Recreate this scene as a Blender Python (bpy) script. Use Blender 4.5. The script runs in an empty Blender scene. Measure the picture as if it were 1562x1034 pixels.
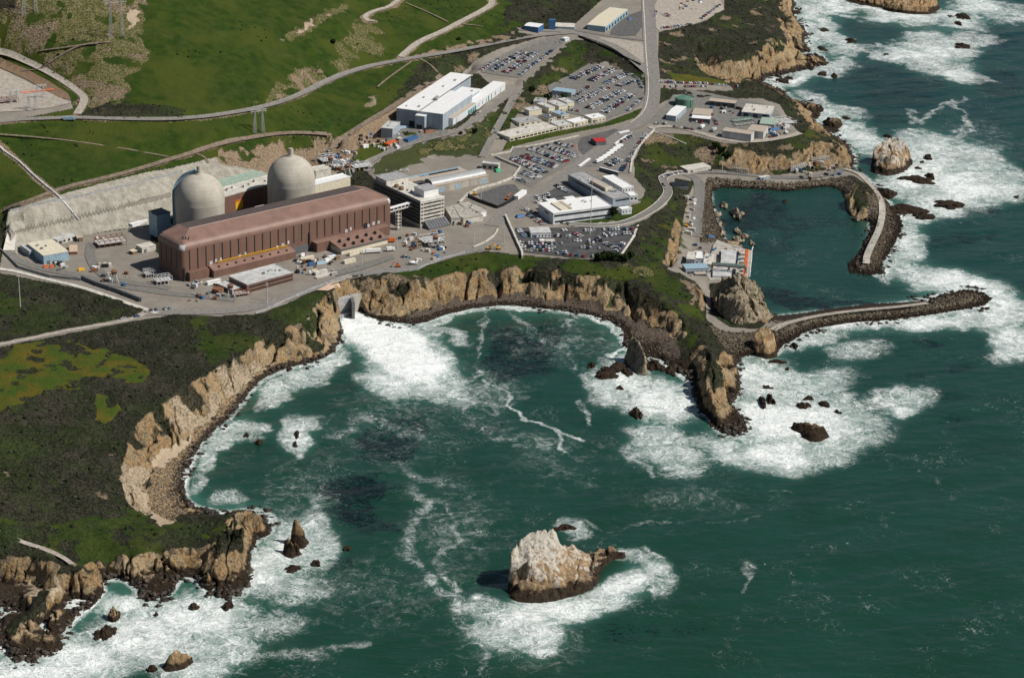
import bpy, bmesh, math, random
import numpy as np
from mathutils import Matrix, Vector
from mathutils.geometry import delaunay_2d_cdt
random.seed(7)
rng = np.random.default_rng(7)
SC = bpy.context.scene
COL = SC.collection

# ---------------------------------------------------------------- camera
PW, PH = 1562.0, 1034.0                      # size of the photograph
CF, CP, CR, CH = 3400.0, 0.38537, 0.02756, 719.7   # focal (photo px), pitch, roll, height
_f = np.array([0, math.cos(CP), -math.sin(CP)])
_r0 = np.array([1.0, 0, 0]); _u0 = np.array([0, math.sin(CP), math.cos(CP)])
_R = math.cos(CR)*_r0 + math.sin(CR)*_u0
_U = -math.sin(CR)*_r0 + math.cos(CR)*_u0
cam = bpy.data.cameras.new("camera"); camo = bpy.data.objects.new("camera", cam); COL.objects.link(camo)
cam.sensor_fit = 'HORIZONTAL'; cam.sensor_width = 36.0; cam.lens = CF/PW*36.0
cam.clip_start = 5; cam.clip_end = 30000
m = Matrix.Identity(4)
for i in range(3):
    m[i][0] = _R[i]; m[i][1] = _U[i]; m[i][2] = -_f[i]
m[2][3] = CH
camo.matrix_world = m
SC.camera = camo

# ---------------------------------------------------------------- light
SUN = Vector((1.0, -0.25, 1.12)).normalized()          # towards the sun
world = bpy.data.worlds.new("World"); SC.world = world; world.use_nodes = True
wn = world.node_tree; sky = wn.nodes.new('ShaderNodeTexSky')
sky.sky_type = 'NISHITA'; sky.sun_disc = False
sky.sun_elevation = math.asin(SUN.z); sky.sun_rotation = math.atan2(SUN.x, SUN.y)
bg = wn.nodes['Background']; wn.links.new(sky.outputs[0], bg.inputs[0]); bg.inputs[1].default_value = 0.05
sun = bpy.data.lights.new("sun", 'SUN'); sun.energy = 4.6; sun.angle = math.radians(0.5); sun.color = (1.0, 0.955, 0.88)
suno = bpy.data.objects.new("sun", sun); COL.objects.link(suno)
suno.rotation_euler = SUN.to_track_quat('Z', 'Y').to_euler()
SC.view_settings.view_transform = 'Standard'; SC.view_settings.look = 'None'
SC.view_settings.gamma = 1.0; SC.view_settings.exposure = 0.0
SC.cycles.max_bounces = 5; SC.cycles.diffuse_bounces = 2; SC.cycles.glossy_bounces = 2

# ---------------------------------------------------------------- photo <-> world
def ray(x, y):
    return _f*CF + _R*(x-PW/2) + _U*(PH/2-y)
def G(x, y, z=0.0):                         # point of the world at height z seen at photo pixel (x, y)
    d = ray(x, y); t = (z-CH)/d[2]
    return np.array([d[0]*t, d[1]*t, z])
def toPix(X, Y, Z):
    v0, v1, v2 = X, Y, Z-CH
    w = v1*_f[1]+v2*_f[2]
    return PW/2+CF*(v0*_R[0]+v1*_R[1]+v2*_R[2])/w, PH/2-CF*(v0*_U[0]+v1*_U[1]+v2*_U[2])/w

# ---------------------------------------------------------------- numeric helpers
_tab = np.random.default_rng(11).random((256, 256)).astype(np.float32)
def vnoise(x, y):
    xi = np.floor(x).astype(np.int32); yi = np.floor(y).astype(np.int32)
    fx = (x-xi); fy = (y-yi); fx = fx*fx*(3-2*fx); fy = fy*fy*(3-2*fy)
    a = _tab[xi & 255, yi & 255]; b = _tab[(xi+1) & 255, yi & 255]
    c = _tab[xi & 255, (yi+1) & 255]; d = _tab[(xi+1) & 255, (yi+1) & 255]
    return a*(1-fx)*(1-fy)+b*fx*(1-fy)+c*(1-fx)*fy+d*fx*fy
def fbm(x, y, s, o=4, seed=0.0):
    r = 0; a = 0.5; t = 0
    for k in range(o):
        r = r + a*vnoise(x/s+seed+17.3*k, y/s-seed*1.7+9.1*k); t += a; a *= 0.5; s *= 0.5
    return r/t
def ridge(x, y, s, o=4, seed=0.0):
    r = 0; a = 0.5; t = 0
    for k in range(o):
        r = r + a*(1-np.abs(2*vnoise(x/s+seed+13.7*k, y/s+seed*2.1+5.3*k)-1)); t += a; a *= 0.5; s *= 0.5
    return r/t
def sstep(a, b, x):
    t = np.clip((x-a)/(b-a), 0, 1); return t*t*(3-2*t)
def inpoly(px, py, poly):
    out = np.zeros(px.shape, bool)
    xs = [p[0] for p in poly]; ys = [p[1] for p in poly]
    box = (px >= min(xs)) & (px <= max(xs)) & (py >= min(ys)) & (py <= max(ys))
    if not box.any(): return out
    X = px[box]; Y = py[box]; r = np.zeros(X.shape, bool); n = len(poly)
    for i in range(n):
        x1, y1 = poly[i][:2]; x2, y2 = poly[(i+1) % n][:2]
        if y1 == y2: continue
        c = ((y1 > Y) != (y2 > Y)) & (X < (x2-x1)*(Y-y1)/(y2-y1)+x1)
        r ^= c
    out[box] = r
    return out
def linedist(px, py, pts, ys=1.0):          # distance to a polyline and the parameter of the nearest point
    best = np.full(px.shape, 1e9, np.float32); par = np.zeros(px.shape, np.float32)
    for i in range(len(pts)-1):
        x1, y1 = pts[i][0], pts[i][1]*ys; x2, y2 = pts[i+1][0], pts[i+1][1]*ys
        dx, dy = x2-x1, y2-y1; L = dx*dx+dy*dy+1e-9
        t = np.clip(((px-x1)*dx+(py*ys-y1)*dy)/L, 0, 1)
        d = np.hypot(px-x1-t*dx, py*ys-y1-t*dy)
        m_ = d < best; best = np.where(m_, d, best); par = np.where(m_, i+t, par)
    return best, par
def boxblur(a, r):
    for ax in (0, 1):
        p = np.concatenate([np.repeat(np.take(a, [0], ax), r+1, ax), a, np.repeat(np.take(a, [-1], ax), r, ax)], ax)
        c = np.cumsum(p, ax, dtype=np.float64); n = a.shape[ax]
        a = ((np.take(c, range(2*r+1, 2*r+1+n), ax)-np.take(c, range(0, n), ax))/(2*r+1)).astype(np.float32)
    return a

# a land grid: rows fan out from near to far so that cells stay small where the view is close
NR, NC = 1080, 1180
Y0, Y1 = 1090.0, 3500.0
PH0, PH1 = math.atan2(CH, Y0), math.atan2(CH, Y1)
def halfw(y): return 1.16*(0.232*y+34)
_ph = np.linspace(PH0, PH1, NR)
GY1 = CH/np.tan(_ph)
GY = np.repeat(GY1[:, None], NC, 1).astype(np.float32)
GX = (np.linspace(-1, 1, NC)[None, :]*halfw(GY1)[:, None]).astype(np.float32)
def gidx(x, y):
    r = (PH0-np.arctan2(CH, y))/(PH0-PH1)*(NR-1)
    c = (x/halfw(y)+1)*0.5*(NC-1)
    return r, c
def solve(fv, fm, iters=70):
    """smooth surface through the fixed cells, coarse grids first"""
    h, w = fv.shape
    if min(h, w) > 12:
        h2, w2 = (h+1)//2, (w+1)//2
        pv = np.zeros((h2*2, w2*2), np.float32); pm = np.zeros((h2*2, w2*2), np.float32)
        pv[:h, :w] = fv*fm; pm[:h, :w] = fm
        sv = pv.reshape(h2, 2, w2, 2).sum((1, 3)); sm = pm.reshape(h2, 2, w2, 2).sum((1, 3))
        z = solve(np.where(sm > 0, sv/np.maximum(sm, 1), 0).astype(np.float32), (sm > 0).astype(np.float32), iters)
        z = np.repeat(np.repeat(z, 2, 0), 2, 1)[:h, :w]
        z = boxblur(z, 1)
    else:
        z = np.full((h, w), (fv*fm).sum()/max(fm.sum(), 1), np.float32)
    z = np.where(fm > 0, fv, z)
    # row spacing is wider than column spacing far away
    wy = 0.55
    for _ in range(iters):
        p = np.pad(z, 1, mode='edge')
        n = (wy*(p[:-2, 1:-1]+p[2:, 1:-1])+p[1:-1, :-2]+p[1:-1, 2:])/(2*wy+2)
        z = np.where(fm > 0, fv, n)
    return z.astype(np.float32)
# ================================================================ the land
# coast (water line) traced as a loop; everything left / up of it is land
COAST = [(-60,1005),(8,990),(20,1015),(45,1008),(80,1000),(96,990),(100,960),(115,942),(140,925),(160,900),(150,885),(185,880),(205,895),(215,915),(240,918),(262,905),(275,880),(300,880),(312,900),(330,912),(360,918),(378,900),(385,880),(378,850),(385,835),(392,822),(412,815),(420,795),(412,783),(385,779),(350,783),(330,782),(300,775),(283,760),(280,735),(290,712),(300,688),(322,662),(345,642),(365,620),(378,600),(400,578),(430,565),(460,556),(490,548),(508,538),(518,525),(522,505),(518,488),(522,478),(536,474),(552,476),(560,484),(600,492),(630,495),(655,490),(680,480),(720,471),(765,466),(800,468),(840,472),(880,477),(910,484),(935,492),(952,506),(950,520),(958,535),(985,545),(1010,548),(1020,562),(1040,570),(1052,580),(1058,605),(1068,628),(1085,640),(1092,655),(1110,664),(1130,662),(1140,650),(1130,632),(1115,620),(1128,600),(1130,580),(1122,560),(1132,545),(1150,541),(1185,540),(1192,528),(1212,518),(1225,508),(1250,500),(1300,492),(1360,488),(1420,480),(1470,472),(1503,466),(1513,456),(1500,446),(1475,443),(1440,449),(1415,458),(1380,461),(1330,463),(1270,470),(1220,478),(1180,482),(1162,470),(1150,440),(1140,425),(1144,385),(1130,372),(1105,368),(1102,350),(1093,335),(1086,310),(1086,292),(1100,286),(1160,289),(1200,292),(1235,288),(1262,284),(1283,290),(1288,305),(1292,322),(1303,336),(1322,336),(1330,345),(1318,370),(1308,390),(1293,403),(1296,416),(1322,421),(1345,418),(1346,403),(1360,382),(1370,362),(1378,345),(1370,325),(1350,305),(1335,285),(1325,278),(1312,268),(1298,262),(1303,248),(1302,236),(1288,215),(1268,205),(1284,200),(1270,195),(1252,190),(1240,185),(1240,165),(1252,160),(1225,158),(1205,150),(1192,138),(1160,126),(1172,118),(1200,113),(1232,106),(1262,98),(1255,88),(1236,80),(1226,62),(1233,52),(1214,30),(1208,14),(1216,8),(1200,-15),(1180,-60),(1160,-160)]
LANDPOLY = COAST + [(700,-900),(-900,-900),(-900,1005)]
BL = []                                      # break lines: lists of (px, py, z)
def bl(*a): BL.append(list(a))
BL.append([(x, y, 0.0) for x, y in COAST])
# cove bluff: brow, foot, beach
bl((208,792,11),(198,770,14),(188,745,19),(186,710,24),(196,680,27),(196,660,29),(220,634,29),(262,605,29),(300,578,28),(322,566,27),(345,556,26),(372,545,23),(388,530,22),(398,514,22),(420,503,23),(450,492,23),(468,478,24),(486,458,25),(500,449,25))
bl((262,793,4),(226,780,5),(216,755,6),(226,728,6),(236,705,6),(262,682,6),(290,664,5.5),(312,640,5.5),(350,604,5.5),(376,578,5),(400,558,4.5),(432,548,4),(465,543,4),(495,535,3.5),(512,520,3),(516,500,3))
# the discharge corner and east bluff
bl((500,449,25),(522,433,25),(545,424,25),(560,422,25),(600,425,25),(640,425,24.5),(672,421,24.5),(700,414,24.5),(735,409,24.5),(790,407,24.5),(805,404,24),(820,413,24),(860,415,24),(895,419,24),(930,424,24),(958,428,23),(985,444,22),(1005,458,20),(1030,474,18),(1045,488,16))
bl((545,445,14),(556,470,5),(600,480,4),(640,473,5),(680,461,5),(740,452,5),(800,448,5),(832,462,5),(862,454,6),(900,462,6),(935,468,6),(965,482,6),(1000,492,6),(1022,508,5),(1036,520,4))
bl((522,480,3),(540,478,3)); bl((508,470,14),(512,452,22))
# yard edge (flat plant yard)
YARD = [(2,378,30),(22,392,27),(60,415,26),(120,428,26),(175,448,26),(215,470,26),(262,478,26),(330,478,26),(390,472,26),(440,458,26),(480,440,26),(530,424,26),(590,413,26),(640,408,26),(690,392,26),(740,384,26),(795,388,26),(860,392,26),(940,392,25),(975,350,25)]
BL.append(YARD)
bl((20,388,26),(60,372,26),(100,362,26),(160,352,26),(225,343,26),(260,400,26),(420,380,26),(600,350,26))
bl((230,335,26),(300,320,26),(400,310,26),(480,290,26),(560,270,26),(570,245,28))
bl((300,440,26),(450,420,26),(600,380,26),(700,350,26),(760,330,26))
bl((840,340,25),(890,345,25),(940,345,25),(985,325,22),(1010,306,17),(1021,290,13),(1008,270,11),(1020,262,10),(1050,264,8),(1075,264,7.5),(1110,262,7),(1180,268,6),(1240,262,7),(1290,255,8),(1315,268,6))
bl((1058,268,8),(1072,280,6),(1066,310,5),(1062,345,5),(1058,375,5),(1048,395,6),(1030,405,7),(1018,408,8))
bl((1102,365,5),(1135,382,5),(1132,425,5),(1075,428,6),(1082,450,6),(1082,475,6),(1100,495,6),(1130,505,6),(1165,505,5.5),(1200,498,5.5),(1250,486,6),(1310,478,6),(1370,473,6),(1430,466,6),(1470,456,7),(1490,450,5))
bl((1085,268,6),(1080,285,5),(1082,310,4),(1090,340,4),(1094,362,4)); bl((1050,420,6),(1045,385,6),(1100,380,5))
bl((1108,272,6),(1180,276,6),(1240,272,6),(1275,270,6),(1300,272,7),(1320,285,9),(1336,302,8),(1342,320,6),(1338,350,6),(1328,375,6),(1318,400,6))
bl((1296,300,14),(1306,288,17),(1318,290,16),(1325,305,13),(1318,322,8)); bl((1354,330,3),(1352,355,3.5),(1340,385,3.5),(1335,405,3.5))
# knoll above the intake, spur ridge
bl((1000,398,23),(1015,412,22),(1040,424,20),(1062,440,17),(1070,455,14),(1060,470,12)); bl((1066,450,10),(1074,462,7),(1076,480,6.5),(1090,498,7),(1105,508,6.5))
bl((965,402,25),(985,418,23),(1010,436,20),(1040,455,17),(1056,480,13),(1060,500,13),(1075,515,15))
bl((1030,535,7),(1050,520,12),(1075,520,16),(1084,545,19),(1080,575,20),(1082,600,18),(1090,622,12),(1100,640,5))
bl((1120,560,7),(1122,590,5),(1126,620,3.5)); bl((1056,560,3),(1062,590,2.5),(1070,615,2)); bl((1108,560,8),(1112,585,7),(1112,610,5)); bl((1098,540,14),(1100,560,13),(1104,590,12))
bl((1120,650,2.5),(1128,645,2.5)); bl((1005,540,3),(1025,550,3)); bl((960,520,3),(985,520,3.5),(1010,515,4))
bl((1040,350,8),(1036,372,8),(1034,395,8)); bl((1030,330,16),(1020,350,18),(1012,375,19),(1005,392,20)); bl((1046,290,9),(1043,320,8)); bl((1030,300,11),(1032,320,12))
# foreland on the left
bl((-60,425,27),(0,412,27),(60,423,26),(120,436,26),(170,452,26),(215,474,26))
bl((-60,540,38),(0,526,36),(60,514,33),(110,504,31),(170,494,28),(210,486,27),(240,478,26))
bl((-60,480,36),(30,470,32),(100,470,27),(160,478,26)); bl((-200,600,42),(0,600,38),(100,600,36),(180,610,34)); bl((-200,700,40),(0,700,35),(100,700,32),(160,710,30))
bl((-200,800,34),(0,780,28),(60,800,24),(120,800,19),(180,800,14),(235,800,12),(262,800,11)); bl((280,560,28),(240,520,28),(330,500,25),(400,485,25))
bl((-60,800,28),(0,815,24),(40,830,21),(75,842,19),(100,856,18),(112,864,17))
bl((-60,845,20),(0,845,19),(40,842,19),(80,858,18),(110,866,17),(128,868,15),(136,872,13),(165,866,14),(190,855,14),(215,842,13),(240,830,13),(255,826,12),(268,830,11),(285,845,9),(300,845,9))
bl((-60,880,4),(0,878,4),(40,885,4),(62,892,4),(66,900,4)); bl((-60,925,1),(0,915,1),(25,912,1)); bl((35,915,6),(45,905,10),(60,905,11)); bl((-60,950,-1),(0,940,-1),(20,935,-1),(30,925,0))
bl((85,885,13),(110,880,13),(80,905,12),(60,925,10),(40,945,9),(20,968,7),(15,980,3)); bl((40,985,3),(75,970,4),(95,945,4),(100,915,5),(130,905,5))
bl((140,905,4),(180,900,3),(205,888,4),(230,865,6),(262,858,7))
bl((300,800,9),(320,790,11),(350,786,15),(368,783,18),(410,784,18)); bl((360,798,19),(348,812,18),(340,835,18),(325,850,16),(318,862,14))
bl((400,792,17),(385,800,19),(372,812,19),(368,840,15)); bl((326,885,4),(350,900,3.5),(368,890,3.5),(372,860,4),(376,830,6)); bl((235,900,3),(265,885,3.5),(290,865,4)); bl((262,800,11),(290,806,10),(330,800,12)); bl((220,800,11),(240,815,12),(290,825,10))
# hills behind
bl((6,350,32),(10,322,54),(60,306,56),(100,288,57),(150,272,58),(200,258,58),(260,245,58),(300,232,58),(340,222,57),(400,208,56),(450,204,54),(500,203,50),(540,215,44))
bl((14,335,52),(75,310,54),(150,287,54),(220,268,54),(262,258,53),(330,250,50),(400,232,46)); bl((20,360,34),(100,340,36),(180,322,38),(250,300,40)); bl((16,348,42),(100,326,44),(180,308,46),(250,285,46))
bl((-80,202,92),(0,190,90),(60,180,88),(100,180,86),(160,183,84),(290,182,78),(345,175,75),(400,165,72),(440,153,70),(470,140,68),(500,124,66),(540,108,64),(590,95,62),(640,88,60),(700,78,56),(780,62,52),(830,55,49),(870,50,46))
bl((-60,150,93),(0,160,93),(60,166,92),(110,160,91)); bl((-60,75,104),(0,82,102),(40,95,99),(85,115,96),(125,142,92),(120,160,90),(112,176,87))
bl((-60,95,94),(0,98,94),(60,124,93),(104,148,92))
bl((-200,-60,190),(100,-60,180),(220,-60,170),(300,-60,160),(400,-60,140),(500,-60,118),(600,-60,98),(700,-60,82),(740,-60,70),(800,-60,58))
bl((440,50,102),(520,20,104)); bl((560,30,88),(700,35,68),(750,5,66))
bl((-200,-170,250),(400,-170,190),(700,-170,120),(1000,-170,40),(1160,-170,20))
bl((0,230,74),(80,240,70),(200,225,68),(300,215,65)); bl((150,205,76),(350,200,66))
# warehouse terrace and its bank
bl((575,262,28),(560,250,28),(575,240,29),(610,228,31),(645,212,34),(700,200,37),(740,175,38),(775,145,38)); bl((560,215,34),(600,190,37),(690,122,38),(720,108,38)); bl((600,212,36),(690,193,37),(770,130,38),(790,128,37))
bl((480,245,34),(520,212,42),(560,190,48),(620,150,50),(690,112,50)); bl((430,245,34),(480,242,30),(520,232,30),(545,225,32))
bl((735,240,29),(750,205,33),(770,170,36),(790,140,37)); bl((660,240,27),(720,232,27),(740,238,28),(800,222,28),(870,205,28),(930,192,29),(965,180,30),(990,160,32))
bl((725,112,44),(740,98,45),(790,78,45),(835,60,45),(868,58,45)); bl((798,122,42),(830,105,43),(868,72,44)); bl((728,114,43),(760,124,42),(795,122,41))
bl((800,130,35),(830,140,34),(860,122,34),(900,96,34),(910,94,34)); bl((925,97,34),(960,108,34),(978,122,34),(984,142,33)); bl((765,205,30.5),(840,192,31),(900,180,31),(955,168,32),(984,148,33)); bl((850,170,33),(920,140,34))
bl((880,52,45),(920,64,43),(950,78,41),(975,98,39),(988,115,37),(995,140,34),(1000,165,31),(990,182,29),(970,195,28)); bl((920,-60,44),(985,20,41),(990,60,41),(995,100,38)); bl((810,30,47),(870,20,47),(985,60,41),(900,58,44))
bl((730,60,54),(780,10,58)); bl((990,-5,40),(1060,-5,36),(1100,5,34),(1085,30,34),(1060,40,35),(1010,45,38))
# northern bluff, cove and pad
bl((1110,20,30),(1150,30,27),(1110,60,28),(1060,66,29)); bl((1160,-60,26),(1178,0,24),(1186,25,22),(1205,50,16),(1182,58,25),(1170,66,25),(1154,79,24),(1126,95,22),(1100,92,22),(1075,74,24),(1066,78,22))
bl((1225,80,7),(1200,100,6),(1172,112,4),(1140,118,4),(1108,121,5),(1090,116,8),(1078,95,15)); bl((1216,45,10),(1205,25,11),(1195,5,12)); bl((1190,70,16),(1210,75,10))
bl((1005,70,33),(1040,100,30),(1070,112,22)); bl((1003,125,34),(1040,127,30),(1080,130,27),(1125,136,25),(1160,132,20)); bl((1010,150,30),(1060,160,26),(1110,156,25),(1160,158,25),(1185,172,25),(1205,190,25),(1218,205,24))
bl((1195,150,16),(1212,172,16),(1228,188,15),(1250,205,18),(1270,216,18),(1288,232,13),(1292,250,7)); bl((1240,172,5),(1250,175,3))
bl((1000,200,27),(1030,202,26),(1060,206,25),(1090,214,25),(1115,220,24),(1145,217,24),(1190,210,24),(1222,206,23)); bl((1100,226,22),(1150,224,22),(1200,228,20),(1240,228,20),(1265,226,19))
bl((1080,222,22),(1090,232,17)); bl((1105,255,9),(1120,250,9),(1150,252,9),(1185,256,8),(1215,250,10),(1240,248,9),(1262,250,8),(1282,250,8))
bl((980,215,25),(968,240,24),(966,265,24),(985,285,22)); bl((1000,230,21),(1010,255,14)); bl((1020,240,17),(1060,240,14),(1080,250,10))

fv = np.zeros((NR, NC), np.float32); fm = np.zeros((NR, NC), np.float32)
for line in BL:
    for a, b in zip(line[:-1], line[1:]):
        A = G(*a); B = G(*b)
        n = int(np.linalg.norm(B-A)/1.2)+2
        t = np.linspace(0, 1, n)[:, None]; P = A+(B-A)*t
        r, c = gidx(P[:, 0], P[:, 1]); r = np.rint(r).astype(int); c = np.rint(c).astype(int)
        ok = (r >= 0) & (r < NR) & (c >= 0) & (c < NC)
        r, c, z = r[ok], c[ok], P[ok, 2]
        fv[r, c] = np.where(fm[r, c] > 0, 0.5*(fv[r, c]+z), z); fm[r, c] = 1
Z = solve(fv, fm)
px0, py0 = toPix(GX, GY, np.zeros_like(GX))  # where each cell's water-level point lies
land = inpoly(px0, py0, LANDPOLY)
for _ in range(2): Z = np.where((fm > 0) & land, 0.6*Z+0.4*boxblur(Z, 1), boxblur(Z, 1))
lb = boxblur(boxblur(land.astype(np.float32), 4), 4)
Z = np.where(land, np.maximum(Z, 0.25), -22*(0.5-lb)*(lb < 0.5)-0.3)
Zb = Z.copy()                                # land before roughness, used to stand things on
GXd, GYd = np.gradient(GX, axis=1), np.gradient(GY, axis=0)
def slope_of(Z):
    gx = np.gradient(Z, axis=1)/GXd; gy = (np.gradient(Z, axis=0)-gx*np.gradient(GX, axis=0))/GYd
    return np.hypot(gx, gy)
SL = slope_of(boxblur(Z, 1))
def hgt(x, y, A=None):
    A = Zb if A is None else A
    r, c = gidx(x, y); r = min(max(float(r), 0), NR-1.001); c = min(max(float(c), 0), NC-1.001)
    i, j = int(r), int(c); fr, fc = r-i, c-j
    return float(A[i, j]*(1-fr)*(1-fc)+A[i+1, j]*fr*(1-fc)+A[i, j+1]*(1-fr)*fc+A[i+1, j+1]*fr*fc)
def T(x, y, A=None):                         # point of the land under photo pixel (x, y)
    d = ray(x, y); d = d/np.linalg.norm(d)
    t = (260-CH)/d[2]; p = None; step = 6.0
    o = np.array([0, 0, CH]); prev = t
    while t < 6000:
        q = o+d*t
        if q[2] < hgt(q[0], q[1], A): break
        prev = t; t += step
    a, b = prev, t
    for _ in range(18):
        mid = 0.5*(a+b); q = o+d*mid
        if q[2] < hgt(q[0], q[1], A): b = mid
        else: a = mid
    q = o+d*b; q[2] = hgt(q[0], q[1], A)
    return q
# ---------------------------------------------------------------- ground zones
pxt, pyt = toPix(GX, GY, Z)                  # where each land point lies in the photograph
j1 = (fbm(GX, GY, 9, 3, 3.1)-0.5); j2 = (fbm(GX, GY, 9, 3, 8.7)-0.5)
jx = pxt+j1*22; jy = pyt+j2*14
k1 = (fbm(GX, GY, 40, 4, 1.3)-0.5); k2 = (fbm(GX, GY, 40, 4, 6.1)-0.5)
wx = pxt+k1*60+j1*20; wy_ = pyt+k2*36+j2*12
ZN = ['grass', 'dry', 'scrub', 'rock', 'sand', 'cobble', 'pave', 'meadow', 'shot', 'boulder', 'earth', 'riprap']
W = {k: np.zeros(Z.shape, np.float32) for k in ZN}
W['scrub'][:] = 1
def put(name, poly, how='j', amt=1.0, where=None):
    X, Y = {'n': (pxt, pyt), 'j': (jx, jy), 'w': (wx, wy_)}[how]
    m_ = inpoly(X, Y, poly)
    if where is not None: m_ &= where
    mf = m_.astype(np.float32)*amt
    for k in ZN: W[k] *= (1-mf)
    W[name] += mf
NB = fbm(GX, GY, 14, 4, 21.0); NB2 = fbm(GX, GY, 60, 3, 33.0)
# hills
put('grass', [(-900,-600),(1000,-600),(800,-60),(800,35),(700,78),(640,98),(600,150),(560,190),(540,235),(480,248),(262,256),(0,324),(-900,360)], 'j')
put('scrub', [(700,-60),(1000,-60),(960,40),(870,50),(800,48),(770,30),(745,60),(770,10)], 'w')
put('dry', [(-200,-80),(195,-60),(215,30),(222,90),(205,120),(180,150),(135,165),(112,130),(50,92),(-200,60)], 'w', 1, NB > 0.40)
put('earth', [(-200,-80),(195,-60),(215,30),(222,90),(205,120),(180,150),(135,165),(112,130),(50,92),(-200,60)], 'w', 0.55, (NB > 0.52) & (NB2 > 0.4))
put('scrub', [(-20,-20),(30,-20),(20,12),(-20,25)], 'j')
put('scrub', [(130,164),(180,158),(240,160),(285,170),(280,182),(180,182),(120,178)], 'j')
put('dry', [(500,75),(560,28),(600,60),(590,90),(545,85),(530,105),(505,120)], 'w', 0.7, NB > 0.42)
put('dry', [(430,55),(470,35),(500,15),(530,5),(525,18),(500,32),(478,50),(436,66)], 'j')
put('sand', [(434,58),(462,40),(498,20),(512,12),(505,24),(480,40),(446,60),(434,64)], 'j', 0.7, NB > 0.45)
put('sand', [(195,15),(212,18),(212,35),(202,44),(193,28)], 'j', 0.8)
put('dry', [(420,120),(470,100),(500,118),(470,140),(440,150),(400,162),(410,140)], 'j', 1, NB > 0.35)
put('earth', [(440,118),(480,98),(498,120),(468,137),(440,148),(415,158)], 'j', 0.7, NB > 0.48)
put('dry', [(300,175),(345,166),(400,157),(420,148),(415,156),(350,172),(300,180)], 'j', 1, NB > 0.42)
put('earth', [(560,100),(620,85),(690,72),(760,55),(790,48),(780,58),(700,76),(640,90),(560,104)], 'j', 0.8, NB > 0.42)
put('earth', [(690,100),(720,80),(790,64),(860,56),(830,64),(760,82),(720,105),(690,118)], 'j', 0.6, NB > 0.5)
put('dry', [(0,140),(0,60),(-20,60)], 'j')
put('grass', [(-100,330),(0,324),(12,318),(6,345),(-100,380)], 'j', 0.5)
# fresh cut banks
put('shot', [(12,322),(75,302),(150,281),(220,264),(265,256),(330,240),(520,262),(480,300),(260,330),(230,344),(160,353),(60,374),(20,390),(8,360)], 'n')
put('pave', [zz for zz in ((x/3.9025, 240+y/3.9025) for x, y in ((45,448),(200,408),(460,345),(640,305),(820,258),(1015,210),(1015,236),(820,286),(640,331),(460,373),(200,432),(50,470)))], 'n', .8)
put('earth', [(330,232),(400,215),(500,212),(560,200),(580,225),(560,258),(480,268),(400,262),(330,252)], 'j', 0.8)
put('grass', [(328,228),(350,214),(400,205),(470,208),(480,222),(430,238),(380,244),(340,246)], 'j', 0.8, NB > 0.46)
put('earth', [(484,250),(520,216),(562,186),(625,146),(692,110),(706,116),(640,156),(600,190),(600,205),(560,232),(520,250)], 'n')
put('sand', [(560,150),(578,145),(572,160),(560,166)], 'j', 0.5)
# the paved works
PAVE = [(-40,405),(0,408),(10,352),(24,388),(60,376),(100,364),(160,354),(228,345),(232,380),(260,400),(420,380),(560,330),(600,300),(560,262),(575,240),(600,222),(640,206),(700,196),(720,178),(760,140),(730,112),(700,118),(725,92),(760,75),(830,56),(790,50),(790,44),(870,44),(985,-60),(1110,-60),(1105,12),(1078,32),(1040,42),(1005,50),(1002,120),(1060,124),(1115,131),(1120,139),(1060,138),(1006,134),(1006,160),(1020,152),(1060,150),(1110,150),(1160,150),(1190,160),(1208,190),(1222,206),(1190,212),(1145,218),(1112,220),(1085,214),(1055,206),(1000,202),(985,206),(968,245),(968,270),(985,290),(976,318),(950,330),(990,322),(1010,306),(1020,288),(1005,272),(1018,260),(1050,262),(1100,262),(1180,268),(1240,262),(1290,256),(1318,268),(1334,288),(1300,268),(1270,272),(1200,280),(1100,272),(1080,270),(1072,300),(1068,345),(1068,370),(1100,368),(1138,376),(1136,432),(1082,432),(1084,455),(1084,478),(1112,498),(1165,502),(1200,492),(1250,482),(1310,474),(1370,470),(1418,463),(1420,459),(1330,461),(1250,469),(1190,478),(1150,508),(1100,506),(1078,488),(1076,450),(1060,428),(1018,410),(1032,396),(1040,345),(1050,300),(1060,276),(1030,272),(1026,290),(1018,312),(990,332),(960,345),(972,350),(942,396),(860,394),(795,389),(740,383),(690,393),(640,409),(590,413),(530,424),(486,441),(440,462),(390,480),(330,482),(262,480),(215,488),(120,506),(0,529),(-40,535),(-40,525),(0,522),(100,502),(200,484),(222,472),(175,455),(120,440),(60,428),(0,416),(-40,412)]
put('pave', PAVE, 'n')
put('scrub', [(800,128),(870,62),(890,60),(925,72),(960,92),(985,108),(990,140),(985,150),(980,125),(930,98),(905,95),(880,112),(850,135),(835,150),(800,165),(790,150)], 'j')
put('scrub', [(760,160),(790,145),(800,165),(780,185),(770,205),(755,215),(750,195)], 'j')
put('grass', [(568,258),(585,240),(640,216),(700,206),(752,170),(768,165),(745,215),(735,238),(660,240),(600,262),(580,266)], 'j', 0.65)
put('dry', [(640,222),(700,212),(755,172),(745,215),(700,232),(640,240)], 'j', 0.8, NB > 0.52)
put('grass', [(775,215),(840,202),(920,188),(980,165),(988,148),(991,160),(985,176),(930,192),(860,206),(790,222),(765,232)], 'n', 0.85)
put('grass', [(538,238),(552,226),(600,216),(640,200),(690,200),(640,212),(600,226),(572,240),(556,254),(540,256)], 'j', 0.9)
put('grass', [(845,338),(900,334),(945,325),(965,318),(985,300),(1000,300),(985,325),(940,340),(870,346)], 'j', 0.9)
put('meadow', [(1018,110),(1045,114),(1085,120),(1115,128),(1080,129),(1030,124)], 'n')
put('meadow', [(1225,196),(1240,200),(1262,212),(1245,214),(1228,206)], 'j', 0.6)
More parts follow.
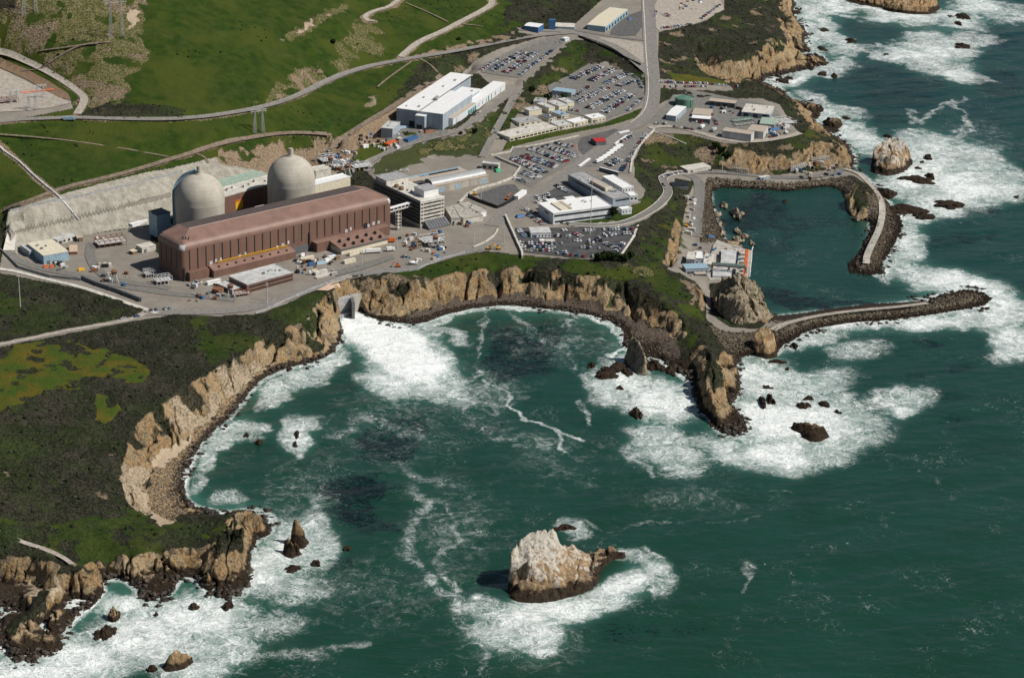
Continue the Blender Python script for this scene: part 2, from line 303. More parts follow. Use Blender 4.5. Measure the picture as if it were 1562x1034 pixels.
put('meadow', [(1040,205),(1070,210),(1085,222),(1060,220)], 'j', 0.5)
put('meadow', [(-60,548),(0,545),(50,528),(100,520),(118,532),(150,530),(200,546),(219,566),(210,580),(188,586),(160,573),(122,568),(96,590),(60,600),(0,634),(-60,650)], 'w', 1, NB > .36)
put('meadow', [(148,598),(160,604),(166,618),(182,620),(174,640),(158,648),(142,640),(150,625)], 'j')
put('scrub', [(88,522),(108,520),(125,532),(135,545),(112,545),(92,535)], 'j')
put('grass', [(0,445),(25,455),(45,468),(30,480),(0,478)], 'w', 0.6)
put('grass', [(250,480),(300,500),(330,530),(310,560),(285,545),(240,510)], 'w', 0.3, NB > 0.48)
put('grass', [(60,820),(130,800),(200,790),(250,795),(240,830),(180,860),(120,862),(80,850)], 'w', 0.55, NB > 0.45)
put('grass', [(400,490),(440,475),(480,452),(500,450),(470,475),(430,492)], 'w', 0.5)
put('grass', [(960,400),(1000,340),(1030,300),(1035,340),(1032,392),(1010,400),(1060,440),(1060,470),(1030,465),(985,430)], 'w', 0.6, NB > 0.42)
put('meadow', [(1290,820),(1,1),(2,2)], 'n')
put('meadow', [(985,345),(1005,335),(1015,350),(995,365)], 'w', 0.6, NB > 0.5)
W_SCR = None
R1 = [(262,834),(300,838),(330,828),(345,806),(362,786),(412,780),(420,800),(396,830),(390,860),(386,905),(355,920),(300,915),(215,922),(140,910),(132,888),(165,872),(195,860),(235,838)]
R2 = [(130,866),(142,890),(110,950),(70,1005),(0,1020),(-20,1000),(10,985),(35,950),(62,925),(72,900),(100,872)]
for q_ in ([(1100,247),(1130,238),(1170,236),(1210,240),(1232,222),(1262,216),(1292,232),(1302,256),(1260,252),(1215,258),(1150,262),(1105,258)], [(1060,72),(1075,90),(1100,94),(1126,97),(1155,80),(1182,60),(1205,52),(1230,80),(1264,102),(1172,120),(1110,125),(1085,118),(1062,95)], [(1184,12),(1205,2),(1236,52),(1215,62),(1194,50)], [(1208,150),(1245,152),(1262,205),(1236,195),(1222,172)]): put('rock', q_, 'j', 1, land)
put('rock', R1, 'j', 1, land); put('rock', R2, 'j', 1, land)
put('scrub', [(60,915),(70,905),(72,920),(60,928)], 'j'); put('sand', [(60,885),(85,880),(110,900),(95,915),(70,905)], 'j', .7)
put('rock', [(1052,560),(1066,545),(1085,560),(1098,545),(1125,545),(1138,640),(1110,668),(1060,625)], 'j', 1, land)
put('rock', [(-60,850),(0,850),(40,848),(75,862),(66,885),(0,884),(-60,884)], 'j', 1, land)
put('meadow', [(302,816),(318,812),(322,820),(306,822)], 'j')
put('dry', [(930,405),(960,402),(990,412),(985,425),(950,420)], 'w', 0.8, NB > 0.5)
put('earth', [(1040,424),(1062,432),(1072,448),(1062,458),(1052,470),(1052,445)], 'j', 0.6)
SOFT = np.ones(Z.shape, np.float32)           # smoother ground under and beside the tracks
for ln in ([(-30,190),(40,182),(110,179),(160,182),(230,183),(290,182),(345,175),(400,165),(440,153),(470,140),(500,124),(540,108),(590,96),(640,88),(700,78),(760,66),(800,58),(875,51)],
           [(-10,77),(15,84),(45,97),(85,117),(122,142),(131,153),(118,175)], [(612,88),(640,64),(680,48),(712,30),(745,13),(752,6),(745,-8)], [(618,-10),(600,10),(570,18),(556,26),(560,32),(570,33)],
           [(5,322),(40,310),(100,286),(150,275),(200,262),(250,247),(290,236),(330,221),(400,207),(450,203),(500,206)], [(480,246),(520,214),(562,187),(625,148),(675,116)], [(-8,214),(30,248),(60,276),(92,303),(112,326),(121,337)],
           [(-20,529),(0,526),(50,516),(100,505),(160,495),(205,487),(222,478)], [(-15,808),(0,812),(30,826),(70,838),(95,850),(110,861)]):
    d_, _q = linedist(pxt, pyt, ln, 2.2); SOFT = np.minimum(SOFT, sstep(4, 14, d_))
    sh_ = (1-sstep(5, 10, d_+8*(NB-.5)))*.7*(W['grass']+W['dry'] > .5)
    for k in ZN: W[k] *= 1-sh_
    W['earth'] += sh_
put('pave', [(-60,96),(0,104),(40,118),(75,136),(108,152),(112,166),(60,176),(0,186),(-60,190)], 'n')
SOFT = np.where(inpoly(pxt, pyt, [(-60,60),(0,82),(60,104),(115,145),(115,178),(0,190),(-60,190)]), 0, SOFT)
GN = fbm(GX, GY, 30, 5, 55.0)
for poly, amt, th in (([(1000,198),(1090,212),(1240,205),(1300,262),(1180,266),(1040,262),(1010,262),(960,290),(970,240)], .6, .5), ([(800,128),(870,62),(925,72),(990,108),(985,150),(905,95),(835,150),(780,200),(750,200)], .6, .5), ([(540,420),(640,402),(735,384),(900,396),(960,400),(1040,400),(1065,450),(1050,540),(960,430),(830,415),(640,430)], .75, .46),
                     ([(-60,780),(60,800),(200,780),(350,785),(345,840),(200,860),(-60,850)], .6, .5), ([(300,480),(480,440),(520,440),(440,520),(330,560),(280,520)], .55, .5), ([(1000,60),(1180,0),(1180,60),(1060,140),(1200,150),(1240,200),(1215,170),(1100,128),(1003,120)], .45, .54), ([(-60,430),(200,480),(-60,530)], .45, .52), ([(-60,630),(180,640),(200,780),(-60,780)], .4, .56)):
    put('grass', poly, 'w', amt, (GN > th) & (W['scrub'] > .5))
for poly, th in (([(1000,198),(1090,212),(1240,205),(1300,262),(1180,266),(1040,262),(1010,262),(970,240)], .57), ([(800,128),(870,62),(925,72),(990,108),(985,150),(905,95),(835,150),(780,200),(750,200)], .60), ([(-60,640),(180,640),(230,640),(190,780),(-60,780)], .74), ([(1000,60),(1180,0),(1180,60),(1003,120)], .64)):
    put('earth', poly, 'w', .6, (fbm(GX, GY, 22, 5, 66.0) > th) & (W['scrub'] > .3))
# coast
steep = (SL > 0.62+0.5*(NB-0.5))
coastal = inpoly(pxt, pyt, [(-60,1005),(-60,850),(130,862),(250,820),(200,790),(180,740),(185,660),(260,600),(320,560),(385,525),(440,490),(480,450),(520,425),(560,400),(640,402),(735,388),(900,398),(960,402),(1010,400),(1040,300),(1010,262),(960,240),(1000,200),(1090,212),(1230,205),(1200,160),(1100,130),(1000,80),(1150,0),(1150,-200),(1700,-200),(1700,1100),(0,1100)])
rk = (steep & coastal & land).astype(np.float32)*(1-W['pave'])
rk = np.clip(boxblur(rk, 1)*1.6-0.3, 0, 1)
low = coastal & land & (Z < 4.0+2*(NB-0.5))
rk = np.maximum(rk, low.astype(np.float32)*(1-W['pave']))
for k in ZN: W[k] *= (1-rk)
W['rock'] += rk
CL_E = [(548,430),(560,425),(640,427),(675,423),(735,411),(790,409),(830,414),(895,421),(958,430),(1005,460),(1045,490),(1040,522),(1000,495),(965,484),(862,457),(832,466),(800,450),(740,454),(680,462),(600,481),(556,474)]
put('rock', CL_E, 'j', 1, land)
put('scrub', [(930,440),(985,452),(1030,480),(1030,505),(980,480),(930,462)], 'w', 0.7, NB > 0.5)
put('earth', [(548,424),(640,418),(650,426),(640,436),(560,440)], 'w', 0.6, NB > 0.45)
put('scrub', [(205,655),(232,640),(262,650),(250,668),(262,690),(245,700),(222,685),(212,668)], 'w', 0.6, NB > 0.5)
put('scrub', [(270,600),(300,585),(312,600),(300,625),(280,622)], 'w', 0.7, NB > 0.45)
put('sand', [(180,800),(180,660),(250,600),(330,560),(400,540),(400,580),(300,650),(262,690),(240,790)], 'w', 0.6, (NB2 > 0.45) & (SL > .5))
put('sand', [(262,800),(240,800),(226,780),(216,755),(222,740),(240,760),(262,780)], 'j')
put('sand', [(232,712),(238,698),(262,682),(290,664),(272,700),(250,712)], 'j')
put('boulder', [(262,795),(228,775),(228,728),(236,712),(272,700),(290,664),(314,645),(352,606),(395,572),(450,552),(470,560),(395,592),(370,615),(345,640),(318,660),(298,685),(285,715),(280,745),(285,765)], 'j', 1, Z > 1.1)
put('sand', [(-60,885),(0,884),(40,888),(64,896),(60,906),(30,912),(-60,925)], 'j')
put('cobble', [(556,480),(600,482),(640,474),(700,456),(740,452),(800,449),(832,460),(862,455),(900,462),(965,484),(1022,510),(1036,524),(1040,545),(1000,552),(955,530),(935,488),(880,474),(800,466),(720,470),(650,494),(590,498)], 'j')
RIP = [(1090,500),(1110,508),(1165,506),(1200,497),(1250,486),(1310,479),(1370,474),(1430,464),(1430,456),(1300,462),(1180,478),(1430,440),(1520,436),(1525,470),(1440,492),(1240,512),(1180,545),(1130,545)]
put('riprap', [(1082,496),(1112,508),(1165,506),(1200,497),(1250,486),(1310,479),(1370,474),(1422,463),(1440,440),(1520,436),(1525,470),(1440,492),(1240,512),(1180,545),(1130,545),(1105,530)], 'n')
RW = inpoly(pxt, pyt, [(1062,270),(1085,272),(1180,277),(1250,272),(1290,268),(1310,285),(1285,300),(1225,296),(1100,292),(1094,320),(1108,370),(1066,372),(1070,310)]) & (W['pave'] < 0.5)
IBW = inpoly(pxt, pyt, [(1322,300),(1345,292),(1385,340),(1380,370),(1360,400),(1350,424),(1310,428),(1288,410),(1312,370),(1325,345)])
for k in ZN: W[k] = np.where((RW | IBW) & (W['pave'] < 0.5), 0, W[k])
W['riprap'] = np.where((RW | IBW) & (W['pave'] < 0.5), 1, W['riprap'])
spill = (W['rock'] > .4) & (Zb > 9+10*(fbm(GX, GY, 38, 3, 81.)) ) & (fbm(GX, GY, 17, 5, 83.) > .53)
for k in ZN: W[k] = np.where(spill, W[k]*.2, W[k])
W['scrub'] = np.where(spill, W['scrub']+.8, W['scrub'])
for k in ZN: W[k] = boxblur(W[k], 1)*0.5+W[k]*0.5
TIDE = np.full(Z.shape, 4.2, np.float32)
TIDE = np.where(inpoly(px0, py0, [(1075,262),(1300,255),(1330,340),(1300,400),(1400,460),(1160,490),(1130,440)]), 1.3, TIDE)
TIDE = np.where(inpoly(px0, py0, [(200,800),(200,700),(420,540),(520,470),(560,500),(420,620),(330,700),(290,780)]), 2.9, TIDE)
TIDE = np.where(inpoly(px0, py0, [(540,440),(960,400),(1050,520),(940,520),(700,500),(560,500)]), 2.6, TIDE)
TIDE = np.where(inpoly(px0, py0, [(-100,850),(60,880),(200,850),(300,800),(450,770),(450,960),(300,1040),(-100,1060)]), 5.2, TIDE)
TIDE = np.where(inpoly(px0, py0, [(1040,540),(1140,530),(1160,700),(1040,700)]), 6.5, TIDE)
TIDE = boxblur(TIDE, 6)

# roughness of the land itself
rock = np.clip(W['rock']+(W['sand']*(SL > .45)+W['scrub']*spill)*coastal, 0, 1); rock = boxblur(rock, 2)
gul = (ridge(GX, GY, 34, 3, 2.0)-0.6)*9.0 + (ridge(GX, GY, 15, 4, 12.0)-0.6)*8.0 + (ridge(GX, GY, 6, 3, 7.0)-0.6)*3.6 - sstep(.86, 1, ridge(GX, GY+8*k1, 30, 1, 31.))*9 - sstep(.84, 1, ridge(GX+6*k2, GY, 13, 1, 41.))*5
tallness = sstep(0.5, 9, Zb)
Z = Z + rock*gul*(0.25+0.75*tallness)*sstep(-1.0, 1.5, Zb)
reefn = (fbm(GX, GY, 6, 3, 51.)-0.5)
Z = Z + rock*(1-tallness)*(reefn*5.5+(ridge(GX, GY, 4.5, 2, 91.)-.6)*2.2)
Z = Z + boxblur(W['scrub'], 2)*((fbm(GX, GY, 5, 2, 5.)-0.5)*2.2+(NB-0.5)*3.5)
Z = Z + boxblur(W['grass']+W['dry']+W['meadow'], 2)*((NB-0.5)*1.8*SOFT+(NB2-0.5)*5*sstep(45, 80, Zb)*SOFT)
Z = Z + boxblur(W['dry'], 2)*SOFT*((fbm(GX, GY, 6, 3, 15.)-0.5)*2.6)
rr = boxblur(W['riprap'], 1)
Z = Z + rr*((vnoise(GX/2.2, GY/2.2)-0.5)*1.6+(vnoise(GX/1.1+9, GY/1.1)-0.5)*1.0)
Z = Z + (W['cobble']+W['boulder'])*((vnoise(GX/2.6, GY/2.6)-0.5)*1.3)
Z = Z + W['shot']*(ridge(GX+0.35*GY, GY*0.25, 14, 3, 4.)-0.6)*1.3
Z = np.where(land | (Z < -0.5), Z, np.minimum(Z, -0.15))
DX = rock*(fbm(GX+1.1*Z, GY-0.7*Z, 6, 3, 61.)-0.5)*5.0
DY = rock*(fbm(GX-0.9*Z, GY+1.2*Z, 6, 3, 71.)-0.5)*5.0

def grid_mesh(name, X, Y, Zz, keep=None):
    h, w = X.shape
    co = np.stack([X, Y, Zz], -1).reshape(-1, 3).astype(np.float32)
    idx = np.arange(h*w).reshape(h, w)
    q = np.stack([idx[:-1, :-1], idx[:-1, 1:], idx[1:, 1:], idx[1:, :-1]], -1).reshape(-1, 4)
    if keep is not None: q = q[keep.reshape(-1)]
    me = bpy.data.meshes.new(name)
    me.vertices.add(len(co)); me.vertices.foreach_set('co', co.ravel())
    me.loops.add(q.size); me.loops.foreach_set('vertex_index', q.astype(np.int32).ravel())
    me.polygons.add(len(q)); me.polygons.foreach_set('loop_start', np.arange(0, q.size, 4, dtype=np.int32))
    me.polygons.foreach_set('use_smooth', np.ones(len(q), bool))
    me.update(calc_edges=True)
    return me
def attr(me, name, arrs):
    n = arrs[0].size; d = np.zeros((n, 4), np.float32)
    for i, a in enumerate(arrs): d[:, i] = np.clip(a.ravel(), 0, 1)
    a = me.color_attributes.new(name, 'FLOAT_COLOR', 'POINT'); a.data.foreach_set('color', d.ravel())

# ---------------------------------------------------------------- materials
class MT:
    def __init__(s, name, rough=0.85, spec=0.3):
        s.m = bpy.data.materials.new(name); s.m.use_nodes = True; s.t = s.m.node_tree
        s.b = s.t.nodes['Principled BSDF']; s.b.inputs['Roughness'].default_value = rough
        s.b.inputs['Specular IOR Level'].default_value = spec
        s.pos = s.t.nodes.new('ShaderNodeNewGeometry').outputs['Position']
    def put(s, sock, v):
        if isinstance(v, bpy.types.NodeSocket): s.t.links.new(v, sock)
        elif isinstance(v, (tuple, list)) and len(v) == 3 and sock.type == 'RGBA': sock.default_value = (*v, 1)
        else: sock.default_value = v
    def n(s, typ, ins=(), out=0, **pr):
        nd = s.t.nodes.new('ShaderNode'+typ)
        for k, v in pr.items(): setattr(nd, k, v)
        for k, v in (ins.items() if isinstance(ins, dict) else enumerate(ins)):
            if v is not None: s.put(nd.inputs[k], v)
        return nd.outputs[out]
    def math(s, op, a, b=0.0, c=None, clamp=False):
        return s.n('Math', [a, b] if c is None else [a, b, c], operation=op, use_clamp=clamp)
    def mix(s, f, a, b): return s.n('MixRGB', [f, a, b])
    def noise(s, scale, det=4, rough=0.6, vec=None, dist=0.0, out=0):
        return s.n('TexNoise', {'Vector': vec or s.pos, 'Scale': scale, 'Detail': det, 'Roughness': rough, 'Distortion': dist}, out)
    def vor(s, scale, vec=None, out=0, feat='F1'):
        return s.n('TexVoronoi', {'Vector': vec or s.pos, 'Scale': scale}, out, feature=feat)
    def scl(s, v, vec=None):
        return s.n('Mapping', {'Vector': vec or s.pos, 'Scale': v})
    def ss(s, a, b, x):
        return s.n('MapRange', {'Value': x, 'From Min': a, 'From Max': b}, interpolation_type='SMOOTHSTEP')
    def attr(s, name):
        nd = s.t.nodes.new('ShaderNodeAttribute'); nd.attribute_name = name
        sp = s.t.nodes.new('ShaderNodeSeparateColor'); s.t.links.new(nd.outputs['Color'], sp.inputs[0])
        return sp.outputs[0], sp.outputs[1], sp.outputs[2], nd.outputs['Alpha']
    def bump(s, h, strength=0.5, dist=1.0):
        o = s.n('Bump', {'Strength': strength, 'Distance': dist, 'Height': h}); s.t.links.new(o, s.b.inputs['Normal'])
    def col(s, c): s.put(s.b.inputs['Base Color'], c); return s

def land_material():
    M = MT('land', 0.92, 0.15)
    n1 = M.noise(0.55, 5, 0.65); n2 = M.noise(0.09, 4, 0.6); n3 = M.noise(0.018, 3, 0.55); n4 = M.noise(1.4, 3, 0.7)
    def two(lo, hi, f, a=0.35, b=0.65): return M.mix(M.ss(a, b, f), lo, hi)
    grass = M.mix(M.math('MULTIPLY', M.ss(0.45, 0.62, n3), 0.75), two((0.016, 0.041, 0.003), (0.036, 0.062, 0.006), n2), (0.062, 0.076, 0.010))
    grass = M.mix(M.math('MULTIPLY', M.ss(0.60, 0.75, n1), 0.35), grass, (0.10, 0.09, 0.04))
    grass = M.mix(M.math('MULTIPLY', M.ss(0.60, 0.72, M.noise(0.022, 7, 0.75, dist=1.2)), 0.55), grass, (0.13, 0.115, 0.05))
    grass = M.mix(M.math('MULTIPLY', M.ss(0.52, 0.66, M.noise(0.011, 6, 0.7)), 0.5), grass, (0.020, 0.042, 0.008))
    grass = M.mix(M.math('MULTIPLY', M.ss(0.46, 0.60, M.noise(0.07, 8, 0.78, dist=0.6)), 0.42), grass, (0.060, 0.072, 0.014))
    grass = M.mix(M.math('MULTIPLY', M.ss(0.60, 0.64, M.noise(0.28, 5, 0.8)), 0.5), grass, (0.016, 0.026, 0.006))
    dry = M.mix(M.ss(0.42, 0.60, n1), (0.05, 0.062, 0.02), M.mix(M.ss(0.4, 0.6, n2), (0.24, 0.20, 0.10), (0.17, 0.15, 0.055)))
    scrub = M.mix(M.ss(0.40, 0.62, n1), (0.009, 0.011, 0.006), M.mix(M.ss(0.42, 0.6, n2), (0.036, 0.039, 0.019), (0.052, 0.047, 0.032)))
    n5 = M.noise(0.03, 5, 0.7, dist=0.8)
    scrub = M.mix(M.math('MULTIPLY', M.ss(0.50, 0.62, n5), 0.55), scrub, M.mix(M.ss(0.4, 0.6, n1), (0.028, 0.027, 0.018), (0.080, 0.068, 0.048)))
    scrub = M.mix(M.math('MULTIPLY', M.ss(0.5, 0.66, n3), 0.6), scrub, M.mix(M.ss(0.4, 0.6, n1), (0.020, 0.036, 0.009), (0.048, 0.070, 0.018)))
    scrub = M.mix(M.math('MULTIPLY', M.ss(0.67, 0.73, M.noise(0.35, 5, 0.7, dist=0.5)), 0.8), scrub, (0.22, 0.19, 0.14))
    # rock: steep strata and stains
    vv = M.scl((0.30, 0.30, 0.11)); st = M.noise(0.8, 7, 0.78, vec=vv, dist=2.2); st2 = M.noise(0.25, 4, 0.6, vec=M.scl((1, 1, 0.35)))
    rockc = M.mix(M.ss(0.34, 0.62, st), (0.10, 0.064, 0.036), (0.42, 0.295, 0.158))
    rockc = M.mix(M.math('MULTIPLY', M.ss(0.42, 0.62, n3), 0.55), rockc, (0.49, 0.385, 0.245))
    rockc = M.mix(M.math('MULTIPLY', M.ss(0.50, 0.66, st2), 0.6), rockc, (0.42, 0.235, 0.09))
    rockc = M.mix(M.math('MULTIPLY', M.ss(0.50, 0.62, n2), 0.6), rockc, (0.33, 0.27, 0.185))
    rockc = M.mix(M.math('MULTIPLY', M.ss(0.52, 0.62, n1), 0.8), rockc, (0.085, 0.065, 0.045))
    rockc = M.mix(M.math('MULTIPLY', M.ss(0.54, 0.64, M.noise(0.045, 6, 0.75)), 0.75), rockc, (0.12, 0.095, 0.07))
    sand = two((0.40, 0.31, 0.21), (0.50, 0.40, 0.29), n1)
    cobble = M.mix(M.ss(0.42, 0.6, n4), (0.075, 0.058, 0.045), (0.15, 0.118, 0.092))
    pave = M.mix(M.ss(0.30, 0.75, M.noise(0.05, 6, 0.75)), (0.20, 0.178, 0.150), (0.275, 0.247, 0.21))
    pave = M.mix(M.math('MULTIPLY', M.ss(0.62, 0.7, M.noise(0.12, 6, 0.8, dist=1.0)), 0.5), pave, (0.16, 0.145, 0.12))
    meadow = M.mix(M.ss(0.38, 0.66, M.noise(0.05, 6, 0.7)), (0.050, 0.085, 0.010), (0.115, 0.088, 0.012))
    meadow = M.mix(M.math('MULTIPLY', M.ss(0.58, 0.66, M.noise(0.13, 6, 0.75)), 0.7), meadow, (0.030, 0.040, 0.012))
    shot = M.mix(M.ss(0.38, 0.62, M.noise(0.5, 5, 0.65, vec=M.scl((0.3, 0.3, 0.15)))), (0.31, 0.285, 0.235), (0.43, 0.405, 0.345))
    boulder = M.mix(M.ss(0.40, 0.56, M.noise(0.9, 5, 0.75)), (0.13, 0.09, 0.05), M.mix(M.ss(0.4, 0.6, n2), (0.44, 0.31, 0.18), (0.36, 0.26, 0.15)))
    earth = M.mix(M.ss(0.4, 0.62, n1), (0.19, 0.130, 0.082), (0.32, 0.245, 0.17))
    v = M.vor(0.55, out=1); vs = M.t.nodes.new('ShaderNodeSeparateColor'); M.t.links.new(v, vs.inputs[0])
    vd = M.vor(0.55)
    rip = M.mix(vs.outputs[0], (0.06, 0.048, 0.034), (0.24, 0.20, 0.15))
    rip = M.mix(M.ss(0.6, 1.05, vd), rip, (0.035, 0.03, 0.025))
    A = M.attr('za'); B = M.attr('zb'); C = M.attr('zc'); D = M.attr('zd')
    def sharp(w): return M.ss(0.22, 0.78, M.math('ADD', w, M.math('MULTIPLY', M.math('SUBTRACT', n1, 0.5), 1.0)))
    def lin(w): return M.ss(0.25, 0.75, w)
    c = scrub
    for w, k, sh in ((A[0], grass, 1), (A[1], dry, 1), (A[3], rockc, 1), (B[0], sand, 1), (B[1], cobble, 1), (B[3], meadow, 1),
                     (C[1], boulder, 1), (C[2], earth, 1), (C[3], rip, 0), (C[0], shot, 0), (B[2], pave, 0)):
        c = M.mix(sharp(w) if sh else lin(w), c, k)
    z = M.n('SeparateXYZ', [M.pos], 2)
    hz = M.math('ADD', M.math('DIVIDE', z, M.math('MULTIPLY', D[0], 10)), M.math('MULTIPLY', M.math('SUBTRACT', M.noise(0.22, 5, 0.7), 0.5), 1.9))
    wet = M.math('SUBTRACT', 1.0, M.ss(0.75, 1.15, hz))
    wetc = M.mix(M.ss(0.4, 0.6, n1), (0.009, 0.007, 0.006), (0.036, 0.024, 0.015))
    c = M.mix(M.math('MULTIPLY', wet, 0.96), c, wetc)
    M.col(c)
    veg = M.math('SUBTRACT', 1.0, lin(B[2]))
    h = M.math('ADD', M.math('MULTIPLY', n1, 1.6), M.math('ADD', M.math('MULTIPLY', n4, 0.7), M.math('MULTIPLY', M.math('MULTIPLY', st, 1.5), A[3])))
    M.bump(M.math('MULTIPLY', h, veg), 0.9, 1.0)
    return M.m
# outer skirt so that the land and sea go on past the picture
def skirt(a, f):
    return np.pad(a, 1, mode='edge') if f is None else f(np.pad(a, 1, mode='edge'))
XS, YS, ZS = np.pad(GX+DX, 1, mode='edge'), np.pad(GY+DY, 1, mode='edge'), np.pad(Z, 1, mode='edge')
XS[:, 0] -= 5000; XS[:, -1] += 5000; YS[-1, :] += 6000; YS[0, :] -= 3000
me = grid_mesh('ground', XS, YS, ZS)
P1_ = lambda k: np.pad(W[k], 1, mode='edge')
attr(me, 'za', [P1_('grass'), P1_('dry'), P1_('scrub'), P1_('rock')]); attr(me, 'zb', [P1_('sand'), P1_('cobble'), P1_('pave'), P1_('meadow')])
attr(me, 'zc', [P1_('shot'), P1_('boulder'), P1_('earth'), P1_('riprap')]); attr(me, 'zd', [np.pad(TIDE, 1, mode='edge')/10])
ground = bpy.data.objects.new('ground', me); COL.objects.link(ground); ground['kind'] = 'structure'
LANDMAT = land_material(); me.materials.append(LANDMAT)
# ================================================================ the sea
def sea():
    step = 1
    X = GX[::step, ::step]; Y = GY[::step, ::step]
    px, py = px0[::step, ::step], py0[::step, ::step]
    q1 = fbm(X, Y, 26, 4, 2.2)-0.5; q2 = fbm(X, Y, 26, 4, 9.2)-0.5
    ax = px+q1*46; ay = py+q2*26
    foam = np.zeros(X.shape, np.float32)
    def blob(cx, cy, rx, ry, a=1.0, rot=0.0, edge=0.72):
        c, s = math.cos(rot), math.sin(rot)
        u = ((ax-cx)*c+(ay-cy)*s)/rx; v = (-(ax-cx)*s+(ay-cy)*c)/ry
        d = np.hypot(u, v); np.maximum(foam, a*(1-sstep(1-edge, 1+edge*0.6, d)), out=foam)
    def stroke(pts, w, a=1.0):
        d, _ = linedist(ax, ay, pts, 1.5); np.maximum(foam, a*(1-sstep(0.1, 1.35, (d+np.abs(q2)*w*1.1)/w)), out=foam)
    # surf along the open coast
    def coast(pts, w, a): stroke(pts, w, a)
    for b in [
        (556,500,48,34,1.7,0.4),(605,530,72,48,1.6,0.5),(648,560,56,38,1.3,0.5),(600,575,50,34,0.9,0.4),(655,585,50,30,0.75,0.5),(560,490,40,20,1.2,0.3),(690,600,60,30,0.4,0.4),
        (470,575,50,18,0.75,-0.35),(420,600,40,16,0.7,-0.5),(500,545,30,14,0.8,-0.3),
        (345,665,45,16,0.72,-0.6),(380,655,30,14,0.72,0),(320,700,30,14,0.6,-0.8),(300,735,18,22,0.5,0),(345,760,30,14,0.5,0),
        (445,665,20,34,0.85,0.1),(470,640,24,14,0.6,0),
        (430,840,40,50,0.95,0.2),(400,870,60,40,0.9,0.4),(480,830,40,50,0.7,0),(450,900,60,30,0.5,0),(300,940,90,40,0.95,0),(220,970,100,45,0.95,0),(120,1000,100,40,1.0,0),(60,1030,120,30,1.0,0),(330,985,70,45,0.7,0),(200,920,60,20,0.9,0),(15,960,25,30,0.9,0),(290,1020,60,25,0.85,0),(415,955,70,25,0.45,0),
        (860,925,110,22,1.0,-0.12),(950,890,60,22,1.0,-0.4),(995,865,28,18,0.95,0),(960,845,40,14,0.5,0),(790,940,60,24,1.0,0.1),(760,965,50,30,0.75,0),(815,970,40,26,0.9,0),(730,925,36,20,0.5,0),(865,808,34,14,0.6,0.2),(1010,890,24,22,0.5,0),
        (960,580,50,30,0.95,0.3),(1000,605,55,34,1.05,0),(930,600,36,26,0.8,0.4),(1030,620,40,28,0.95,0),(960,560,30,20,0.9,0),(905,585,22,30,0.5,0),(1000,665,60,22,0.62,0.2),(1030,700,60,30,0.6,0.3),(970,690,30,20,0.5,0),
        (1160,585,60,40,0.9,0),(1180,640,90,46,1.05,0.1),(1240,650,100,46,1.0,0.1),(1190,695,70,28,1.05,0.1),(1110,690,60,24,0.9,0.4),(1300,655,60,34,0.7,0.2),(1150,560,36,20,0.95,0),(1230,590,80,26,0.65,-0.2),(1280,620,60,28,0.6,0.2),(1260,690,50,24,0.7,0),
        (1230,520,60,14,0.8,-0.2),(1330,497,100,9,0.9,-0.05),(1430,492,80,12,0.95,-0.1),(1520,480,50,34,0.95,0.3),(1540,520,40,34,0.9,0.3),(1450,430,100,18,0.95,0.12),(1520,450,60,22,0.95,0.4),(1400,420,50,18,0.7,0.1),(1300,535,60,16,0.45,0),
        (1365,608,48,26,0.62,0),(1368,625,26,15,1.05,0.1),(1400,600,36,12,0.5,0),
        (1400,270,70,34,0.95,-0.2),(1470,285,100,30,1.0,0.1),(1530,285,50,26,0.85,0),(1420,235,70,30,0.9,0.2),(1490,240,60,24,0.8,0.3),(1400,330,60,18,0.85,-0.3),(1380,370,40,34,0.9,1.2),(1450,310,70,24,0.9,0),(1360,410,16,30,0.7,0.3),(1310,205,60,22,0.85,0.35),(1270,185,40,16,0.8,0.5),(1330,225,30,16,0.6,0),
        (1240,150,30,12,0.5,0.3),(1290,170,40,14,0.45,0.3),
        (1230,50,44,18,0.8,0.9),(1280,62,50,14,0.8,0.4),(1240,20,40,18,0.9,0.6),(1290,80,40,10,0.5,0),(1200,120,50,12,0.95,-0.1),(1250,105,60,14,0.7,-0.1),
        (1300,12,90,12,0.95,0.12),(1380,26,80,12,0.95,0.12),(1450,30,60,14,0.85,0.2),(1500,8,60,16,0.9,0.2),(1540,20,60,16,0.6,0),(1430,75,60,22,0.9,0.2),(1470,65,50,14,0.9,0),(1400,90,80,14,0.95,0.2),(1450,112,60,12,0.95,0.2),(1380,80,40,10,0.7,0.2),(1340,82,24,8,0.6,0),(1260,-30,120,20,0.9,0)]:
        blob(*(list(b[:4])+[b[4], b[5] if len(b) > 5 else 0.0]))
